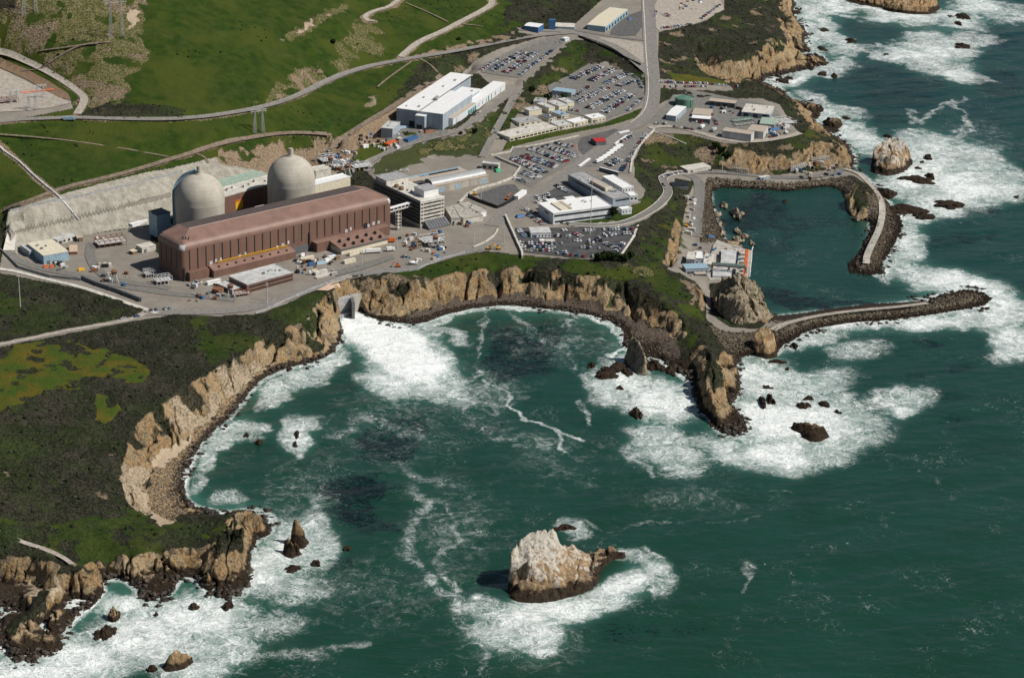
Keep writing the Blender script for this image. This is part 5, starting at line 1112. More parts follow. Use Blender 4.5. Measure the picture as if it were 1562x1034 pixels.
building('canopy', 'red roofed checkpoint canopy on the dark lot by the main road', 'canopy', zQ(985,172), zQ(945,145), zQ(1035,150), 5, 'dgrey', 'red', door=None, parapet=0, pitch=1.2)
for i, (a, b, c) in enumerate([(zQ(870,345), zQ(865,335), zQ(945,290)), (zQ(1125,185), zQ(1120,178), zQ(1250,98)), (zQ(1155,108), zQ(1152,100), zQ(1225,92))]):
    building('barrier_wall', ['low white barrier wall left of the row of white trailers', 'long white barrier wall between the main road and the narrow car park', 'short white barrier wall nearest the road junction'][i], 'wall', a, b, c, 1.6, 'white', 'white', door=None, parapet=0)
building('trailer', 'white box trailer by the main road at the dark storage pad', 'trailer', zQ(425,562), zQ(410,545), zQ(487,518), 4, 'white', 'white', door=None, parapet=0)
building('canopy', 'long white shelter with blue end above the grey roofed office', 'canopy', zQ(1005,352), zQ(1000,347), zQ(1140,388), 4, 'dgrey', 'white', door='blue', parapet=0)

# peninsula works
building('shed', 'white double roofed metal shed beside the green tank', 'shed', z7(222,405), z7(120,385), z7(335,300), 7, 'bgrey', 'white', pitch=1, ridge='v', parapet=0)
building('shed', 'wide brown roofed shed with grey walls behind the yard', 'shed', z7(860,270), z7(575,240), z7(890,240), 6, 'dgrey', 'tan', win=[('v', 4, 0, 4, .5)], parapet=0)
building('hall', 'rust stained white roofed hall at the right of the yard', 'building', z7(1235,388), z7(935,350), z7(1285,300), 6, 'bgrey', 'lconc', win=[('v', 3, 0, 4.5, .5)], parapet=0, vents=4)
building('shed', 'big tan roofed shed with ribbed grey walls nearest the cliff road', 'shed', z7(1035,605), z7(722,562), z7(1068,572), 9, 'lgrey', 'tan', parapet=0, door=None)
building('shed', 'smaller tan roofed shed behind the big ribbed shed', 'shed', z7(1170,578), z7(1000,548), z7(1222,515), 8, 'lgrey', 'tan', parapet=0, door=None)
building('shed', 'pale green roofed shed in the storage area', 'shed', z7(1290,500), z7(1130,480), z7(1315,430), 4.5, 'lgrey', 'pgreen', parapet=0, door=None)
building('canopy', 'white roofed open vehicle shelter in the yard', 'canopy', z7(590,440), z7(390,425), z7(598,408), 5, 'dgrey', 'white', parapet=0, door=None)
building('roof_slab', 'grey flat roofed store behind the white vehicle shelter', 'building', z7(580,400), z7(378,398), z7(620,335), 4.4, 'conc', 'tan', parapet=0, door=None)
C_ = G(*z7(313,205), 26+11)
tk = thing('storage_tank', 'round green storage tank with domed top on the peninsula', 'tank', (C_[0], C_[1], 26))
part('shell', MB().cyl(C_[0], C_[1], 24, 36.5, 10.5, 10.5, 'green', 40), tk); part('roof', MB().cyl(C_[0], C_[1], 36.5, 38.2, 10.6, 0.5, 'green', 40), tk)
part('ladder', MB().box(lambda a, b, c: (C_[0]+7+a, C_[1]-8.6+b, 26+c), 0, .6, 0, .6, 0, 11, 'lgrey'), tk)
part('railing', MB().cyl(C_[0], C_[1], 36.6, 37.6, 10.55, 10.55, 'steel', 40, cap=False), tk)
# far end of the site
building('shed', 'blue walled shed with white roof beside the hill road', 'shed', zE(160,165), zE(72,158), zE(192,145), 8, 'blue', 'white', pitch=.8, ridge='v', parapet=0, door=None)
building('warehouse', 'long warehouse with cream roof at the top of the site', 'building', zE(560,160), zE(445,152), zE(695,55), 8, 'lblue', 'cream', pitch=1.2, ridge='v', parapet=0, door=None, win=[('u', 8, 1, 5, .5)])
building('office_building', 'low white roofed office between the blue shed and the cream roofed warehouse', 'building', zE(375,165), zE(258,160), zE(382,142), 4, 'lblue', 'lconc', parapet=0, door=None, win=[('u', 2, 1, 3, .5)])
single('water_tank', MB().box((lambda a, b, c, q=G(*zE(242,175), 48): (q[0]+a, q[1]+b, 47+c)), -4, 4, -3, 3, -3, 13, 'blue'), 'tall blue box tower beside the low white office', 'tower', None, G(*zE(242,175), 47))
building('shed', 'small white shed on the road bend above the upper car park', 'shed', zE(320,232), zE(302,226), zE(346,225), 4, 'wwall', 'white', parapet=0, door=None)
# left yard
building('hall', 'cream roofed hall with pale blue walls on the left edge of the yard', 'building', (66.3,390), (41.3,371), (103.6,382.6), 8.5, 'lblue', 'cream', vents=3, parapet=0, win=None, door='dgrey')
building('annexe_building', 'small grey annexe left of the cream roofed hall', 'building', (44.7,383), (30.6,373.2), (50.4,380.0), 6, 'bgrey', 'lgrey', parapet=0, door=None, win=[('u', 2, 1, 3, .5)])
building('office_building', 'low grey cabin row behind the cream roofed hall', 'building', (87.7,366.5), (82.6,361.7), (115.2,358.6), 4.5, 'lconc', 'lgrey', parapet=0, win=[('u', 4, 1, 3, .5)])
building('shed', 'open tan shed at the end of the grey cabin row', 'shed', z5(870,170), z5(850,140), z5(935,165), 4, 'wood', 'tan', parapet=0, door='black')
building('container', 'rusty pink container right of the cream roofed hall', 'container', z5(783,325), z5(780,250), z5(872,330), 3, 'rust', 'plaster', parapet=0, door=None)
building('tank_trailer', 'white trailer near the concrete bank left of the front dome', 'trailer', zA(788,400), zA(780,390), zA(880,372), 3, 'white', 'white', parapet=0, door=None)
building('shed', 'pale shed at the left end of the turbine hall', 'shed', zA(845,540), zA(835,515), zA(928,522), 5, 'lconc', 'lconc', parapet=0)
building('shed', 'small tan hut left of the pale shed by the turbine hall', 'shed', zA(790,562), zA(768,552), zA(820,556), 3, 'wood', 'cream', parapet=0, door=None)
# in front of the turbine hall
t, F = building('office_building', 'flat grey roofed brown building in front of the turbine hall', 'building', (376.8,434.5), (353.8,420.4), (447.3,415.3), 8, 'brown', 'lgrey', vents=5, door=None)
part('window_band', MB().box(F, 2, F.Lu-1, -.15, .05, 4.6, 5.8, 'black'), t); part('window_band', MB().box(F, 2, F.Lu-1, -.15, .05, 1.2, 2.2, 'black'), t)
building('annexe_building', 'low grey roofed annexe at the left of the flat brown building', 'building', zB(600,945), zB(512,908), zB(668,932), 4, 'brown', 'lgrey', parapet=.2, door=None)
building('shed', 'small rusty brown shed at the left of the grey annexe', 'shed', zB(520,948), zB(483,938), zB(552,932), 4, 'wood', 'rust', parapet=0, door=None)
building('container', 'white container at the foot of the left turbine annexe', 'container', zB(456,900), zB(452,892), zB(535,882), 3, 'white', 'white', parapet=0, door=None)
for lab, a, b, c, h, wk in (('yellow container on the quay road below the turbine hall gap', zS(420,392), zS(414,380), zS(520,368), 3, 'cream'),
    ('cream container near the white curb below the right annex', zS(760,408), zS(750,398), zS(848,388), 3, 'cream'),
    ('long cream barrack directly below the right annex', zS(800,345), zS(795,338), zS(978,290), 3.2, 'cream'),
    ('white container at the left end of the right annex', zS(640,375), zS(632,366), zS(690,362), 3, 'white'),
    ('cream block stack beside the white tanker lorry', zS(530,500), zS(520,490), zS(625,474), 3, 'lconc'),
    ('pale flat cover slab in front of the cream block stack', zS(540,540), zS(525,530), zS(678,500), 1.2, 'lconc'),
    ('blue container in the warehouse yard', z4(240,835), z4(225,812), z4(360,795), 4, 'blue'),
    ('faded orange container pile in the warehouse yard', z4(20,885), z4(5,860), z4(120,850), 4, 'orange'),
    ('blue box on the ground beside the left portable tower', zA(735,755), zA(728,745), zA(745,748), 2.5, 'blue')):
    building('container', lab, 'container', a, b, c, h, wk, wk, parapet=0, door=None)
# ================================================================ cars
def lathe_car(kind, ck):
    """a small car body: hull, cabin with dark glass, wheels; nose towards +x"""
    L, Wd, Hh, hood, roof0, roof1 = dict(sedan=(4.7, 1.85, 1.45, .95, .30, .78), suv=(4.8, 1.95, 1.8, 1.1, .26, .95), pickup=(5.5, 2.0, 1.85, 1.15, .26, .58), van=(5.2, 2.05, 2.2, 1.2, .16, .97))[kind]
    mb = MB(); hw = Wd/2
    I = lambda a, b, c: (a, b, c)
    def prism(pts, w0, w1, k):     # side outline (x,z) extruded across, narrower on top
        n = len(pts); zm = max(p[1] for p in pts); zn = min(p[1] for p in pts)
        vs = []
        for s in (-1, 1):
            for x, z in pts: vs.append((x, s*(w0+(w1-w0)*(z-zn)/(zm-zn+1e-6)), z))
        mb.add(vs, [tuple(range(n)), tuple(range(n, 2*n))[::-1]]+[(i, n+i, n+(i+1) % n, (i+1) % n) for i in range(n)], k)
    x0, x1 = -L/2, L/2
    prism([(x0, .35), (x1, .35), (x1, .75), (x1-.25, hood-.12), (x1-L*roof0+.1, hood), (x0+.15, hood), (x0, .8)], hw, hw*.96, ck)
    ca, cb = x1-L*roof0, x1-L*roof1
    prism([(ca+.25, hood), (ca-.45, Hh-.08), (cb+.35, Hh-.08), (cb-.05, hood)], hw*.95, hw*.78, 'glass')
    mb.hexa([(cb+.3, -hw*.78, Hh-.1), (ca-.4, -hw*.78, Hh-.1), (ca-.4, hw*.78, Hh-.1), (cb+.3, hw*.78, Hh-.1), (cb+.4, -hw*.72, Hh), (ca-.5, -hw*.72, Hh), (ca-.5, hw*.72, Hh), (cb+.4, hw*.72, Hh)], ck)
    if kind == 'pickup': mb.box(I, x0+.15, cb-.15, -hw*.8, hw*.8, hood-.02, hood+.01, 'black')
    for x in (x0+.9, x1-.95):
        for s in (-1, 1): mb.tube((x, s*hw*.8, .34), (x, s*(hw+.02), .34), .34, 'black', 8)
    return mb
CC = {'white': (0.78, 0.78, 0.78), 'silver': (0.42, 0.43, 0.45), 'black': (0.012, 0.013, 0.015), 'dark grey': (0.06, 0.065, 0.07), 'blue': (0.03, 0.07, 0.19), 'red': (0.33, 0.02, 0.02), 'tan': (0.36, 0.30, 0.20), 'pale blue': (0.22, 0.30, 0.38)}
for c, v in CC.items(): MAT['car '+c] = (lambda c=c, v=v: paint('car_'+c.replace(' ', '_'), v, 0.28, 0.03, spec=0.6))
CMESH = {}
for kd in ('sedan', 'suv', 'pickup', 'van'):
    for c in CC: CMESH[kd, c] = lathe_car(kd, 'car '+c)
CARME = {}
def car_mesh(kd, c):
    if (kd, c) not in CARME: CARME[kd, c] = CMESH[kd, c].mesh('parked_car')
    return CARME[kd, c]
ORD = ['first','second','third','fourth','fifth','sixth','seventh','eighth','ninth','tenth','eleventh','twelfth','thirteenth','fourteenth','fifteenth','sixteenth','seventeenth','eighteenth','nineteenth','twentieth']+['twenty-'+s for s in ('first','second','third','fourth','fifth','sixth','seventh','eighth','ninth')]+['thirtieth']+['thirty-'+s for s in ('first','second','third','fourth','fifth','sixth','seventh','eighth','ninth')]+['fortieth']
CR_ = random.Random(5)
CARS = []          # (x, y, z, heading, kind, colour, row words, place in row)
def row(a, b, words, fill=.95, double=False, ang=90, pool=None, gap=2.75, big=False):
    A, B = T(*a), T(*b)
    if A[0] > B[0]: A, B = B, A
    d = (B-A)[:2]; L = np.linalg.norm(d); d = d/L; n = np.array([-d[1], d[0]])
    for side in ((-1, 1) if double else (0,)):
        w2 = words if not double else ('front ' if side*n[1] < 0 else 'rear ')+'row, '+words
        k = 0
        for i in range(int(L/gap)+1):
            if CR_.random() > fill: continue
            p = A[:2]+d*gap*i+n*side*2.7+np.array([CR_.uniform(-.15, .15), CR_.uniform(-.3, .3)])
            h = math.atan2(d[1], d[0])+math.radians(ang)+(math.pi if CR_.random() < .4 else 0)+CR_.uniform(-.03, .03)
            c = CR_.choices(list(CC), [.30, .20, .13, .10, .09, .06, .05, .07])[0] if pool is None else CR_.choice(pool)
            kd = CR_.choices(['sedan', 'suv', 'pickup', 'van'], [.42, .3, .2, .08])[0] if not big else 'van'
            CARS.append((p[0], p[1], hgt(*p)+.52, h, kd, c, w2, k)); k += 1
# asphalt lot above the cliff
row(zQ(455,952), zQ(690,957), 'row nearest the cliff, asphalt lot'); row(zQ(440,905), zQ(552,906), 'left row two up from the cliff'); row(zQ(695,905), zQ(755,906), 'short row right of the small cabin')
row(zQ(705,975), zQ(795,968), 'short row right of the cliff row'); row(zQ(895,998), zQ(1020,997), 'row by the dark trees, asphalt lot'); row(zQ(830,886), zQ(880,887), 'short row left of the island, asphalt lot')
row(zQ(935,886), zQ(1035,886), 'row above the island, asphalt lot'); row(zQ(1040,805), zQ(1255,803), 'top right row of the asphalt lot'); row(zQ(1000,862), zQ(1150,830), 'middle right row of the asphalt lot', .7)
row(zQ(1120,958), zQ(1190,890), 'slanting right edge row of the asphalt lot', .95, gap=3.2); row(zQ(835,830), zQ(880,858), 'slanting row in the middle of the asphalt lot'); row(zQ(745,810), zQ(780,806), 'pair row right of the pale cabin', 1)
row(zQ(430,808), zQ(480,860), 'left edge row of the asphalt lot', .8); row(zQ(880,935), zQ(1030,940), 'row just below the island, asphalt lot', .5)
row(zQ(455,928), zQ(690,932), 'second row up from the cliff edge, asphalt lot'); row(zQ(560,908), zQ(690,909), 'row between the cabin and the cliff rows'); row(zQ(1050,905), zQ(1110,935), 'short row left of the slanting edge row'); row(zQ(905,812), zQ(1000,808), 'top middle row of the asphalt lot', .8); row(zQ(1040,838), zQ(1250,832), 'second row from the top right, asphalt lot', .85); row(zQ(690,850), zQ(810,860), 'row right of the pale cabin', .6); row(zQ(760,985), zQ(880,992), 'lowest row left of the dark trees', .9); row(zQ(900,905), zQ(1000,912), 'row on the island of the asphalt lot', .6)
row(zQ(470,660), zQ(560,690), 'row by the road left of the white roofed office', .5)
row(zQ(500,700), zQ(610,770), 'row left of the white roofed office', .5, gap=4)
row(zQ(555,610), zQ(645,578), 'row behind the white roofed office', .9); row(zQ(700,492), zQ(800,545), 'row in the shade of the grey office', .95); row(zQ(560,578), zQ(640,555), 'far row behind the white roofed office', .8, gap=3)
# centre lot
row(zQ(512,225), zQ(768,318), 'third bank from the top, centre lot', .97, True); row(zQ(615,205), zQ(838,280), 'second bank from the top, centre lot', .97, True); row(zQ(708,180), zQ(805,215), 'topmost bank of the centre lot', .96, True)
row(zQ(465,275), zQ(700,358), 'fourth bank of the centre lot', .97, True); row(zQ(398,296), zQ(612,402), 'fifth bank of the centre lot', .96, True); row(zQ(455,395), zQ(580,440), 'sixth bank of the centre lot', .85, True); row(zQ(400,438), zQ(490,468), 'lowest bank of the centre lot', .9)
row(zQ(1065,345), zQ(1150,298), 'short bank in the narrow lot', .96, True); row(zQ(1165,382), zQ(1240,270), 'lower right row of the narrow lot', .9); row(zQ(1240,260), zQ(1340,118), 'upper right row of the narrow lot', .92, gap=2.9); row(zQ(1158,178), zQ(1240,132), 'row right of the long white barrier', .9); row(zQ(1010,300), zQ(1100,240), 'row of cars beside the white trailers', .9)
# upper lots
for i, (a, b, wd) in enumerate([((905,425),(1130,322),'first bank'), ((1045,440),(1235,345),'second bank'), ((1168,460),(1320,388),'third bank'), ((1272,482),(1375,438),'fourth bank'), ((920,560),(1030,488),'fifth bank'), ((930,612),(1178,492),'sixth bank'), ((1030,660),(1292,515),'seventh bank'), ((1150,690),(1382,545),'eighth bank')]):
    row(zP(*a), zP(*b), wd+' of the upper lot', .97, i not in (4,))
row(zP(1335,675), zP(1455,575), 'right edge row of the upper lot', .92); row(zP(1330,378), zP(1405,412), 'top edge row of the upper lot', .9, ang=60); row(zP(1420,425), zP(1450,495), 'bend row of the upper lot', .9, ang=60, gap=3.2); row(zP(860,668), zP(990,690), 'row below the cream offices', .8); row(zP(720,568), zP(870,560), 'row above the cream offices', .6)
for i, (a, b, wd) in enumerate([((175,350),(318,262),'first bank'), ((255,358),(515,205),'second bank'), ((372,375),(612,212),'third bank'), ((475,398),(742,198),'fourth bank')]):
    row(zP(*a), zP(*b), wd+' of the top left lot', .9, i in (1, 2))
row(zP(700,125), zP(830,135), 'bend of the top left lot', .3)
# peninsula and north
row(z7(30,46), z7(235,48), 'left strip of the coast lot', .9); row(z7(250,52), z7(560,62), 'middle strip of the coast lot', .95); row(z7(560,64), z7(890,95), 'right strip of the coast lot', .9); row(z7(100,92), z7(560,90), 'lower strip of the coast lot', .75)
row(z7(5,490), z7(165,508), 'left row by the peninsula road', .8); row(z7(200,530), z7(430,562), 'middle row by the peninsula road', .95); row(z7(640,440), z7(665,510), 'short row right of the vehicle shelter', .9); row(z7(390,470), z7(600,495), 'row under the vehicle shelter edge', .8); row(z7(1240,640), z7(1420,600), 'row beside the small ribbed shed', .7)
row(zE(885,175), zE(1075,150), 'lower edge of the north gravel lot', .8); row(zE(1130,115), zE(1245,30), 'right edge of the north gravel lot', .6); row(zE(850,105), zE(860,75), 'left edge of the north gravel lot', .9); row(zE(905,85), zE(945,105), 'middle of the north gravel lot', .96, True)
row(z4(800,700), z4(1060,520), 'slope road beside the warehouse annexe', .1, ang=0, gap=6); row(zB(345,920), zB(420,900), 'apron left of the turbine annexes', .7); row(zA(900,915), zA(1060,900), 'turn off by the perimeter road', .5, gap=4)
row(zI(110,290), zI(260,258), 'bend of the cove road', .35, gap=3.5); row(zI(330,720), zI(350,700), 'pad north of the intake', .9); row(zA(735,965), zA(830,950), 'foreland track', .6, ang=0, gap=6); row(zN(180,130), zN(480,105), 'lane behind the office block', .3, ang=0, gap=5)
CAMP = Vector((0, 0, CH))
CARS.sort(key=lambda c: (c[0]**2+c[1]**2+(CH-c[2])**2))
from collections import Counter
ATT = {'sedan': 'sedan', 'suv': 'suv', 'pickup': 'pickup', 'van': 'van'}
near_, far_ = CARS[:296], CARS[296:]
rows_ = {}
for c in near_: rows_.setdefault(c[6], []).append(c)
for wd, cs in rows_.items():
    cs.sort(key=lambda c: c[0])
    for i, (x, y, z, h, kd, c, _, k) in enumerate(cs):
        o = bpy.data.objects.new('parked_car', car_mesh(kd, c)); COL.objects.link(o)
        o.location = (x, y, z); o.rotation_euler = (0, 0, h); o.scale = (1.1, 1.1, 1.1)
        o['label'] = f"{c} {ATT[kd]}, {ORD[i]} from left, {wd}"; o['category'] = 'car'; o['group'] = 'parked cars'
fm_ = MB()
for x, y, z, h, kd, c, _, k in far_:
    s = CMESH[kd, c]; ch, sh = math.cos(h), math.sin(h)
    o = len(fm_.v); fm_.v += [(x+a*ch-b*sh, y+a*sh+b*ch, z+e) for a, b, e in s.v]; fm_.f += [[i+o for i in f] for f in s.f]; fm_.k += s.k; fm_.sm += s.sm
fo = bpy.data.objects.new('distant_parked_cars', fm_.mesh('distant_parked_cars')); COL.objects.link(fo)
fo['kind'] = 'stuff'; fo['label'] = 'mass of parked cars filling the upper car parks'; fo['category'] = 'cars'
print('CARS', len(CARS))

# ---------------------------------------------------------------- lorries, plant, containers
def lorry(px, py, head, cargo, L, label, cab='white', tank=False):
    p = T(px, py); h = math.radians(head); c, s = math.cos(h), math.sin(h)
    F = lambda a, b, z: (p[0]+a*c-b*s, p[1]+a*s+b*c, p[2]+.4+z)
    t = thing('lorry', label, 'lorry', F(0, 0, 0))
    if tank: part('tank', MB().tube(F(-L/2, 0, 2.3), F(L/2, 0, 2.3), 1.35, cargo, 14), t)
    else: part('cargo_box', MB().box(F, -L/2, L/2, -1.3, 1.3, 1.1, 3.9, cargo), t)
    part('chassis', MB().box(F, -L/2, L/2+2.6, -1.0, 1.0, .7, 1.08, 'black'), t)
    cb = MB().box(F, L/2+.4, L/2+2.7, -1.2, 1.2, .8, 3.1, cab); cb.box(F, L/2+2.6, L/2+2.78, -1.0, 1.0, 1.8, 2.8, 'glass'); part('cab', cb, t)
    for a in (-L/2+1.2, -L/2+2.4, L/2+1.5):
        for b in (-1.25, 1.0): part('wheel', MB().tube(F(a, b, .5), F(a, b+.25, .5), .5, 'black', 10), t)
    return t
lorry(*zS(1090,262), 196, 'orange', 16, 'lorry with a bright orange box trailer right of the turbine annexes')
lorry(*zS(985,345), 196, 'white', 14, 'lorry with a white box trailer below the orange one')
lorry(*zS(1290,440), 5, 'white', 6, 'white round tanker lorry parked on the cliff road', tank=True)
lorry(*zS(520,512), 200, 'cream', 5, 'white cabbed flatbed lorry beside the cream block stack')
lorry(103.5, 184.5, 8, 'lblue', 9, 'pale blue bus on the hill road near the switchyard', cab='lblue')
lorry(*zC(795,560), 20, 'white', 5, 'small white lorry near the cliff road bend')
for i, (a, lab) in enumerate([((1050,290),'first'), ((1075,272),'second'), ((1098,254),'third'), ((1122,236),'fourth'), ((1143,220),'fifth'), ((1025,306),'sixth'), ((1000,322),'seventh')]):
    lorry(*zQ(*a), 52, 'white', 9, ['third', 'fourth', 'fifth', 'sixth', 'topmost', 'second', 'lowest'][i]+' white lorry in the slanting row beside the main road')
for i, (a, lab) in enumerate([((500,545),'white van lorry left of the small ribbed gap on the peninsula road'), ((625,575),'silver box lorry left of the big ribbed shed')]): lorry(*z7(*a), 65, ['white', 'lgrey'][i], 7, lab)
def digger(px, py, head, k, label, reach=7):
    p = T(px, py); h = math.radians(head); c, s = math.cos(h), math.sin(h)
    F = lambda a, b, z: (p[0]+a*c-b*s, p[1]+a*s+b*c, p[2]+.4+z); t = thing('digger', label, 'digger', F(0, 0, 0))
    for b in (-1.3, .7): part('track', MB().box(F, -2, 2, b, b+.6, 0, .9, 'black'), t)
    part('body', MB().box(F, -1.9, 1.4, -1.3, 1.3, 1, 2.2, k), t); part('cab', MB().box(F, .1, 1.5, -1.2, 0, 2.2, 3.3, 'glass'), t)
    part('arm', MB().tube(F(1.2, .5, 1.8), F(1.2+reach*.5, .5, 5.2), .35, k, 6).tube(F(1.2+reach*.5, .5, 5.2), F(1.2+reach, .5, 1.5), .28, k, 6).box(F, 1.0+reach, 1.9+reach, 0, 1, .5, 1.5, 'black'), t)
digger(*zQ(345,590), 60, 'orange', 'orange telescopic digger on the dark storage pad', 12); digger(*zS(1185,458), 190, 'orange', 'orange digger on the verge of the cliff road', 5)
digger(*zR(960,935), 10, 'yellow', 'yellow digger left of the pair above the cliff'); digger(*zR(1035,935), 190, 'yellow', 'yellow digger right of the pair above the cliff'); digger(*zI(275,600), 90, 'yellow', 'yellow loader at the foot of the intake bank', 4)
digger(*zQ(115,555), 180, 'yellow', 'yellow loader at the left end of the dark storage pad', 4)
for i, (f, w_, k, lab) in enumerate([(zQ(440,712), (9, 5), 'blue', 'blue tarpaulin covered stack left of the white roofed office'), (zC(390,635), (10, 4), 'lblue', 'pale blue covered stack in the middle of the quay road'), (z6(480,150), (7, 3.5), 'blue', 'blue covered boat on the shore road above the intake'), (zE(705,120), (5, 4), 'blue', 'blue covered load on the lot beside the cream roofed warehouse'), (z7(1290,560), (14, 4), 'blue', 'blue covered stack beside the smaller tan roofed shed'), (zF(880,765), (12, 3), 'lblue', 'pale blue pipes stacked by the warehouse door'), (zA(485,675), (6, 2), 'yellow', 'yellow crates on the bare ground below the cream roofed hall'), (z5(515,508), (4, 2), 'orange', 'left orange skip below the cream roofed hall'), (z5(583,505), (4, 2), 'orange', 'right orange skip below the cream roofed hall'), (zS(500,240), (5, 3), 'yellow', 'yellow scaffold on the roof edge of the right annex'), (zN(640,635), (7, 5), 'rust', 'brown roofed kiosk among the steelwork below the office block'), (zF(1035,790), (12, 5), 'rust', 'rusty scrap heap in the warehouse yard'), (zR(1030,320), (6, 6), 'netg', 'green netting box right of the curved roof workshop')]):
    p = T(*f); F = lambda a, b, z, p=p: (p[0]+a*.88-b*.47, p[1]+a*.47+b*.88, p[2]+.3+z)
    t = thing('covered_stack', lab, 'stack', F(0, 0, 0)); m_ = MB(); a_, b_ = w_
    m_.hexa([F(-a_/2,-b_/2,0),F(a_/2,-b_/2,0),F(a_/2,b_/2,0),F(-a_/2,b_/2,0),F(-a_/2*.8,-b_/2*.5,2.4),F(a_/2*.75,-b_/2*.45,2.7),F(a_/2*.8,b_/2*.5,2.3),F(-a_/2*.85,b_/2*.5,2.6)], k); part('cover', m_, t)
    part('pallet', MB().box(F, -a_/2-.2, a_/2+.2, -b_/2-.2, b_/2+.2, -.4, .05, 'wood'), t)

# ---------------------------------------------------------------- towers, masts, posts
def guard_tower(px, py, label):
    p = T(px, py); x, y, z = p; t = thing('guard_tower', label, 'guard tower', p, 'guard towers')
    l = MB()
    for sx in (-1.6, 1.6):
        for sy in (-1.6, 1.6): l.tube((x+sx*1.2, y+sy*1.2, z-1), (x+sx, y+sy, z+8), .22, 'lgrey', 5)
    for k in range(3):
        a = z+k*2.7
        for s in (-1, 1): l.tube((x-1.8, y+s*1.8, a), (x+1.7, y+s*1.7, a+2.7), .12, 'lgrey', 4).tube((x+s*1.8, y-1.8, a), (x+s*1.7, y+1.7, a+2.7), .12, 'lgrey', 4)
    part('frame', l, t); part('cab', MB().cyl(x, y, z+8, z+9.2, 2.4, 2.7, 'brown', 8, False).cyl(x, y, z+9.2, z+10.6, 2.5, 2.5, 'glass', 8, False), t)
    part('roof', MB().cyl(x, y, z+10.6, z+11.8, 3.1, 1.2, 'rust', 8, False), t); part('stair', MB().tube((x+2, y-2, z), (x+4.5, y-4, z), .2, 'lgrey', 4).tube((x+4.5, y-3, z), (x+2, y-2, z+8), .35, 'lgrey', 4), t)
guard_tower(*zA(682,745), 'brown cabbed guard tower on the apron left of the turbine hall'); guard_tower(*zB(592,985), 'brown cabbed guard tower in front of the flat brown building')
guard_tower(*zS(1480,300), 'brown cabbed guard tower on the yard below the office block'); guard_tower(*zF(445,1000), 'brown cabbed guard tower behind the rear dome'); guard_tower(*zF(545,1045), 'brown cabbed guard tower at the hairpin behind the turbine hall')
def pylon(px, py, h, w, label, turn=.3):
    p = T(px, py); x, y, z = p; t = thing('pylon', label, 'pylon', p, 'power line pylons'); l = MB(); c, s = math.cos(turn), math.sin(turn)
    F = lambda a, b, e: (x+a*c-b*s, y+a*s+b*c, z+e)
    for q in (-1, 1):                             # two latticed legs joined by a beam
        for sx in (-1, 1):
            for sy in (-1, 1): l.tube(F(q*w*.5+sx*1.6, sy*2.2, -2), F(q*w*.42+sx*.5, sy*.5, h*.86), .16, 'steel', 4)
        n = 7
        for k in range(n):
            e0, e1 = h*.86*k/n, h*.86*(k+1)/n; u0, u1 = 1-k/n*.72, 1-(k+1)/n*.72
            for sy in (-1, 1):
                l.tube(F(q*w*(.5-.08*k/n)-1.6*u0, sy*2.2*u0, e0), F(q*w*(.5-.08*(k+1)/n)+1.6*u1, sy*2.2*u1, e1), .10, 'steel', 4)
                l.tube(F(q*w*(.5-.08*k/n)+1.6*u0, sy*2.2*u0, e0), F(q*w*(.5-.08*(k+1)/n)-1.6*u1, sy*2.2*u1, e1), .10, 'steel', 4)
    part('leg_frame', l, t); b = MB()
    for e in (h*.84, h*.91): b.tube(F(-w*.95, 0, e), F(w*.95, 0, e), .2, 'steel', 4)
    for k in range(10): b.tube(F(-w*.95+w*.19*k, 0, h*(.84 if k % 2 else .91)), F(-w*.95+w*.19*(k+1), 0, h*(.91 if k % 2 else .84)), .12, 'steel', 4)
    for a in (-.42, .42): b.tube(F(w*a, 0, h*.9), F(w*a, 0, h), .25, 'steel', 4)
    part('cross_arm', b, t)
    for a in (-.85, 0, .85): part('insulator', MB().tube(F(w*a, 0, h*.84), F(w*a, 0, h*.84-2.5), .2, 'lgrey', 6), t)
    return t
pylon(178, 57, 44, 13, 'tall two legged pylon on the dry slope at the top left', .5); pylon(46, 22, 44, 13, 'pylon at the top left corner, partly out of the picture', .4); pylon(395, 203, 27, 9, 'short pylon on the grass above the rear dome', .5)
pylon(50, 168, 17, 8, 'low steel gantry in the switchyard', .5)
def pole(px, py, h, label, arms=1, r=.28, name='lamp_post', cat='lamp post'):
    x, y, z = T(px, py); t = thing(name, label, cat, (x, y, z), 'lamp posts' if name == 'lamp_post' else None)
    part('pole', MB().cyl(x, y, z-1, z+h, r, r*.55, 'lgrey', 6), t)
    if arms: part('lamp', MB().box(lambda a, b, c: (x+a, y+b, z+h+c), -.9, .9, -.4, .4, -.1, .3, 'lgrey'), t)
pole(31, 468, 27, 'tall lamp post in the scrub below the perimeter road', r=.45); pole(*zS(145,750), 17, 'lamp post on the shore road below the flat brown building', r=.4); pole(*zS(895,455), 13, 'lamp post on the shore road below the right annex', r=.4)
pole(*zR(840,895), 15, 'lamp post on the triangular yard right of the office block', r=.4); pole(*zR(897,555), 22, 'lamp post at the corner of the dark storage pad', r=.35); pole(*zR(238,925), 13, 'lamp post near the orange trailer', r=.4)
pole(*zQ(498,660), 14, 'lamp post left of the white roofed office', r=.35); pole(*zQ(322,890), 14, 'lamp post by the long wall above the cliff', r=.35); pole(*zI(500,245), 14, 'lamp post at the head of the cove road', r=.35); pole(*zB(810,1010), 16, 'lamp post at the left of the shore road bend', r=.4)
pole(*zQ(940,835), 62, 'thin tall radio mast rising in front of the white roofed office', 0, .40, 'radio_mast', 'mast')
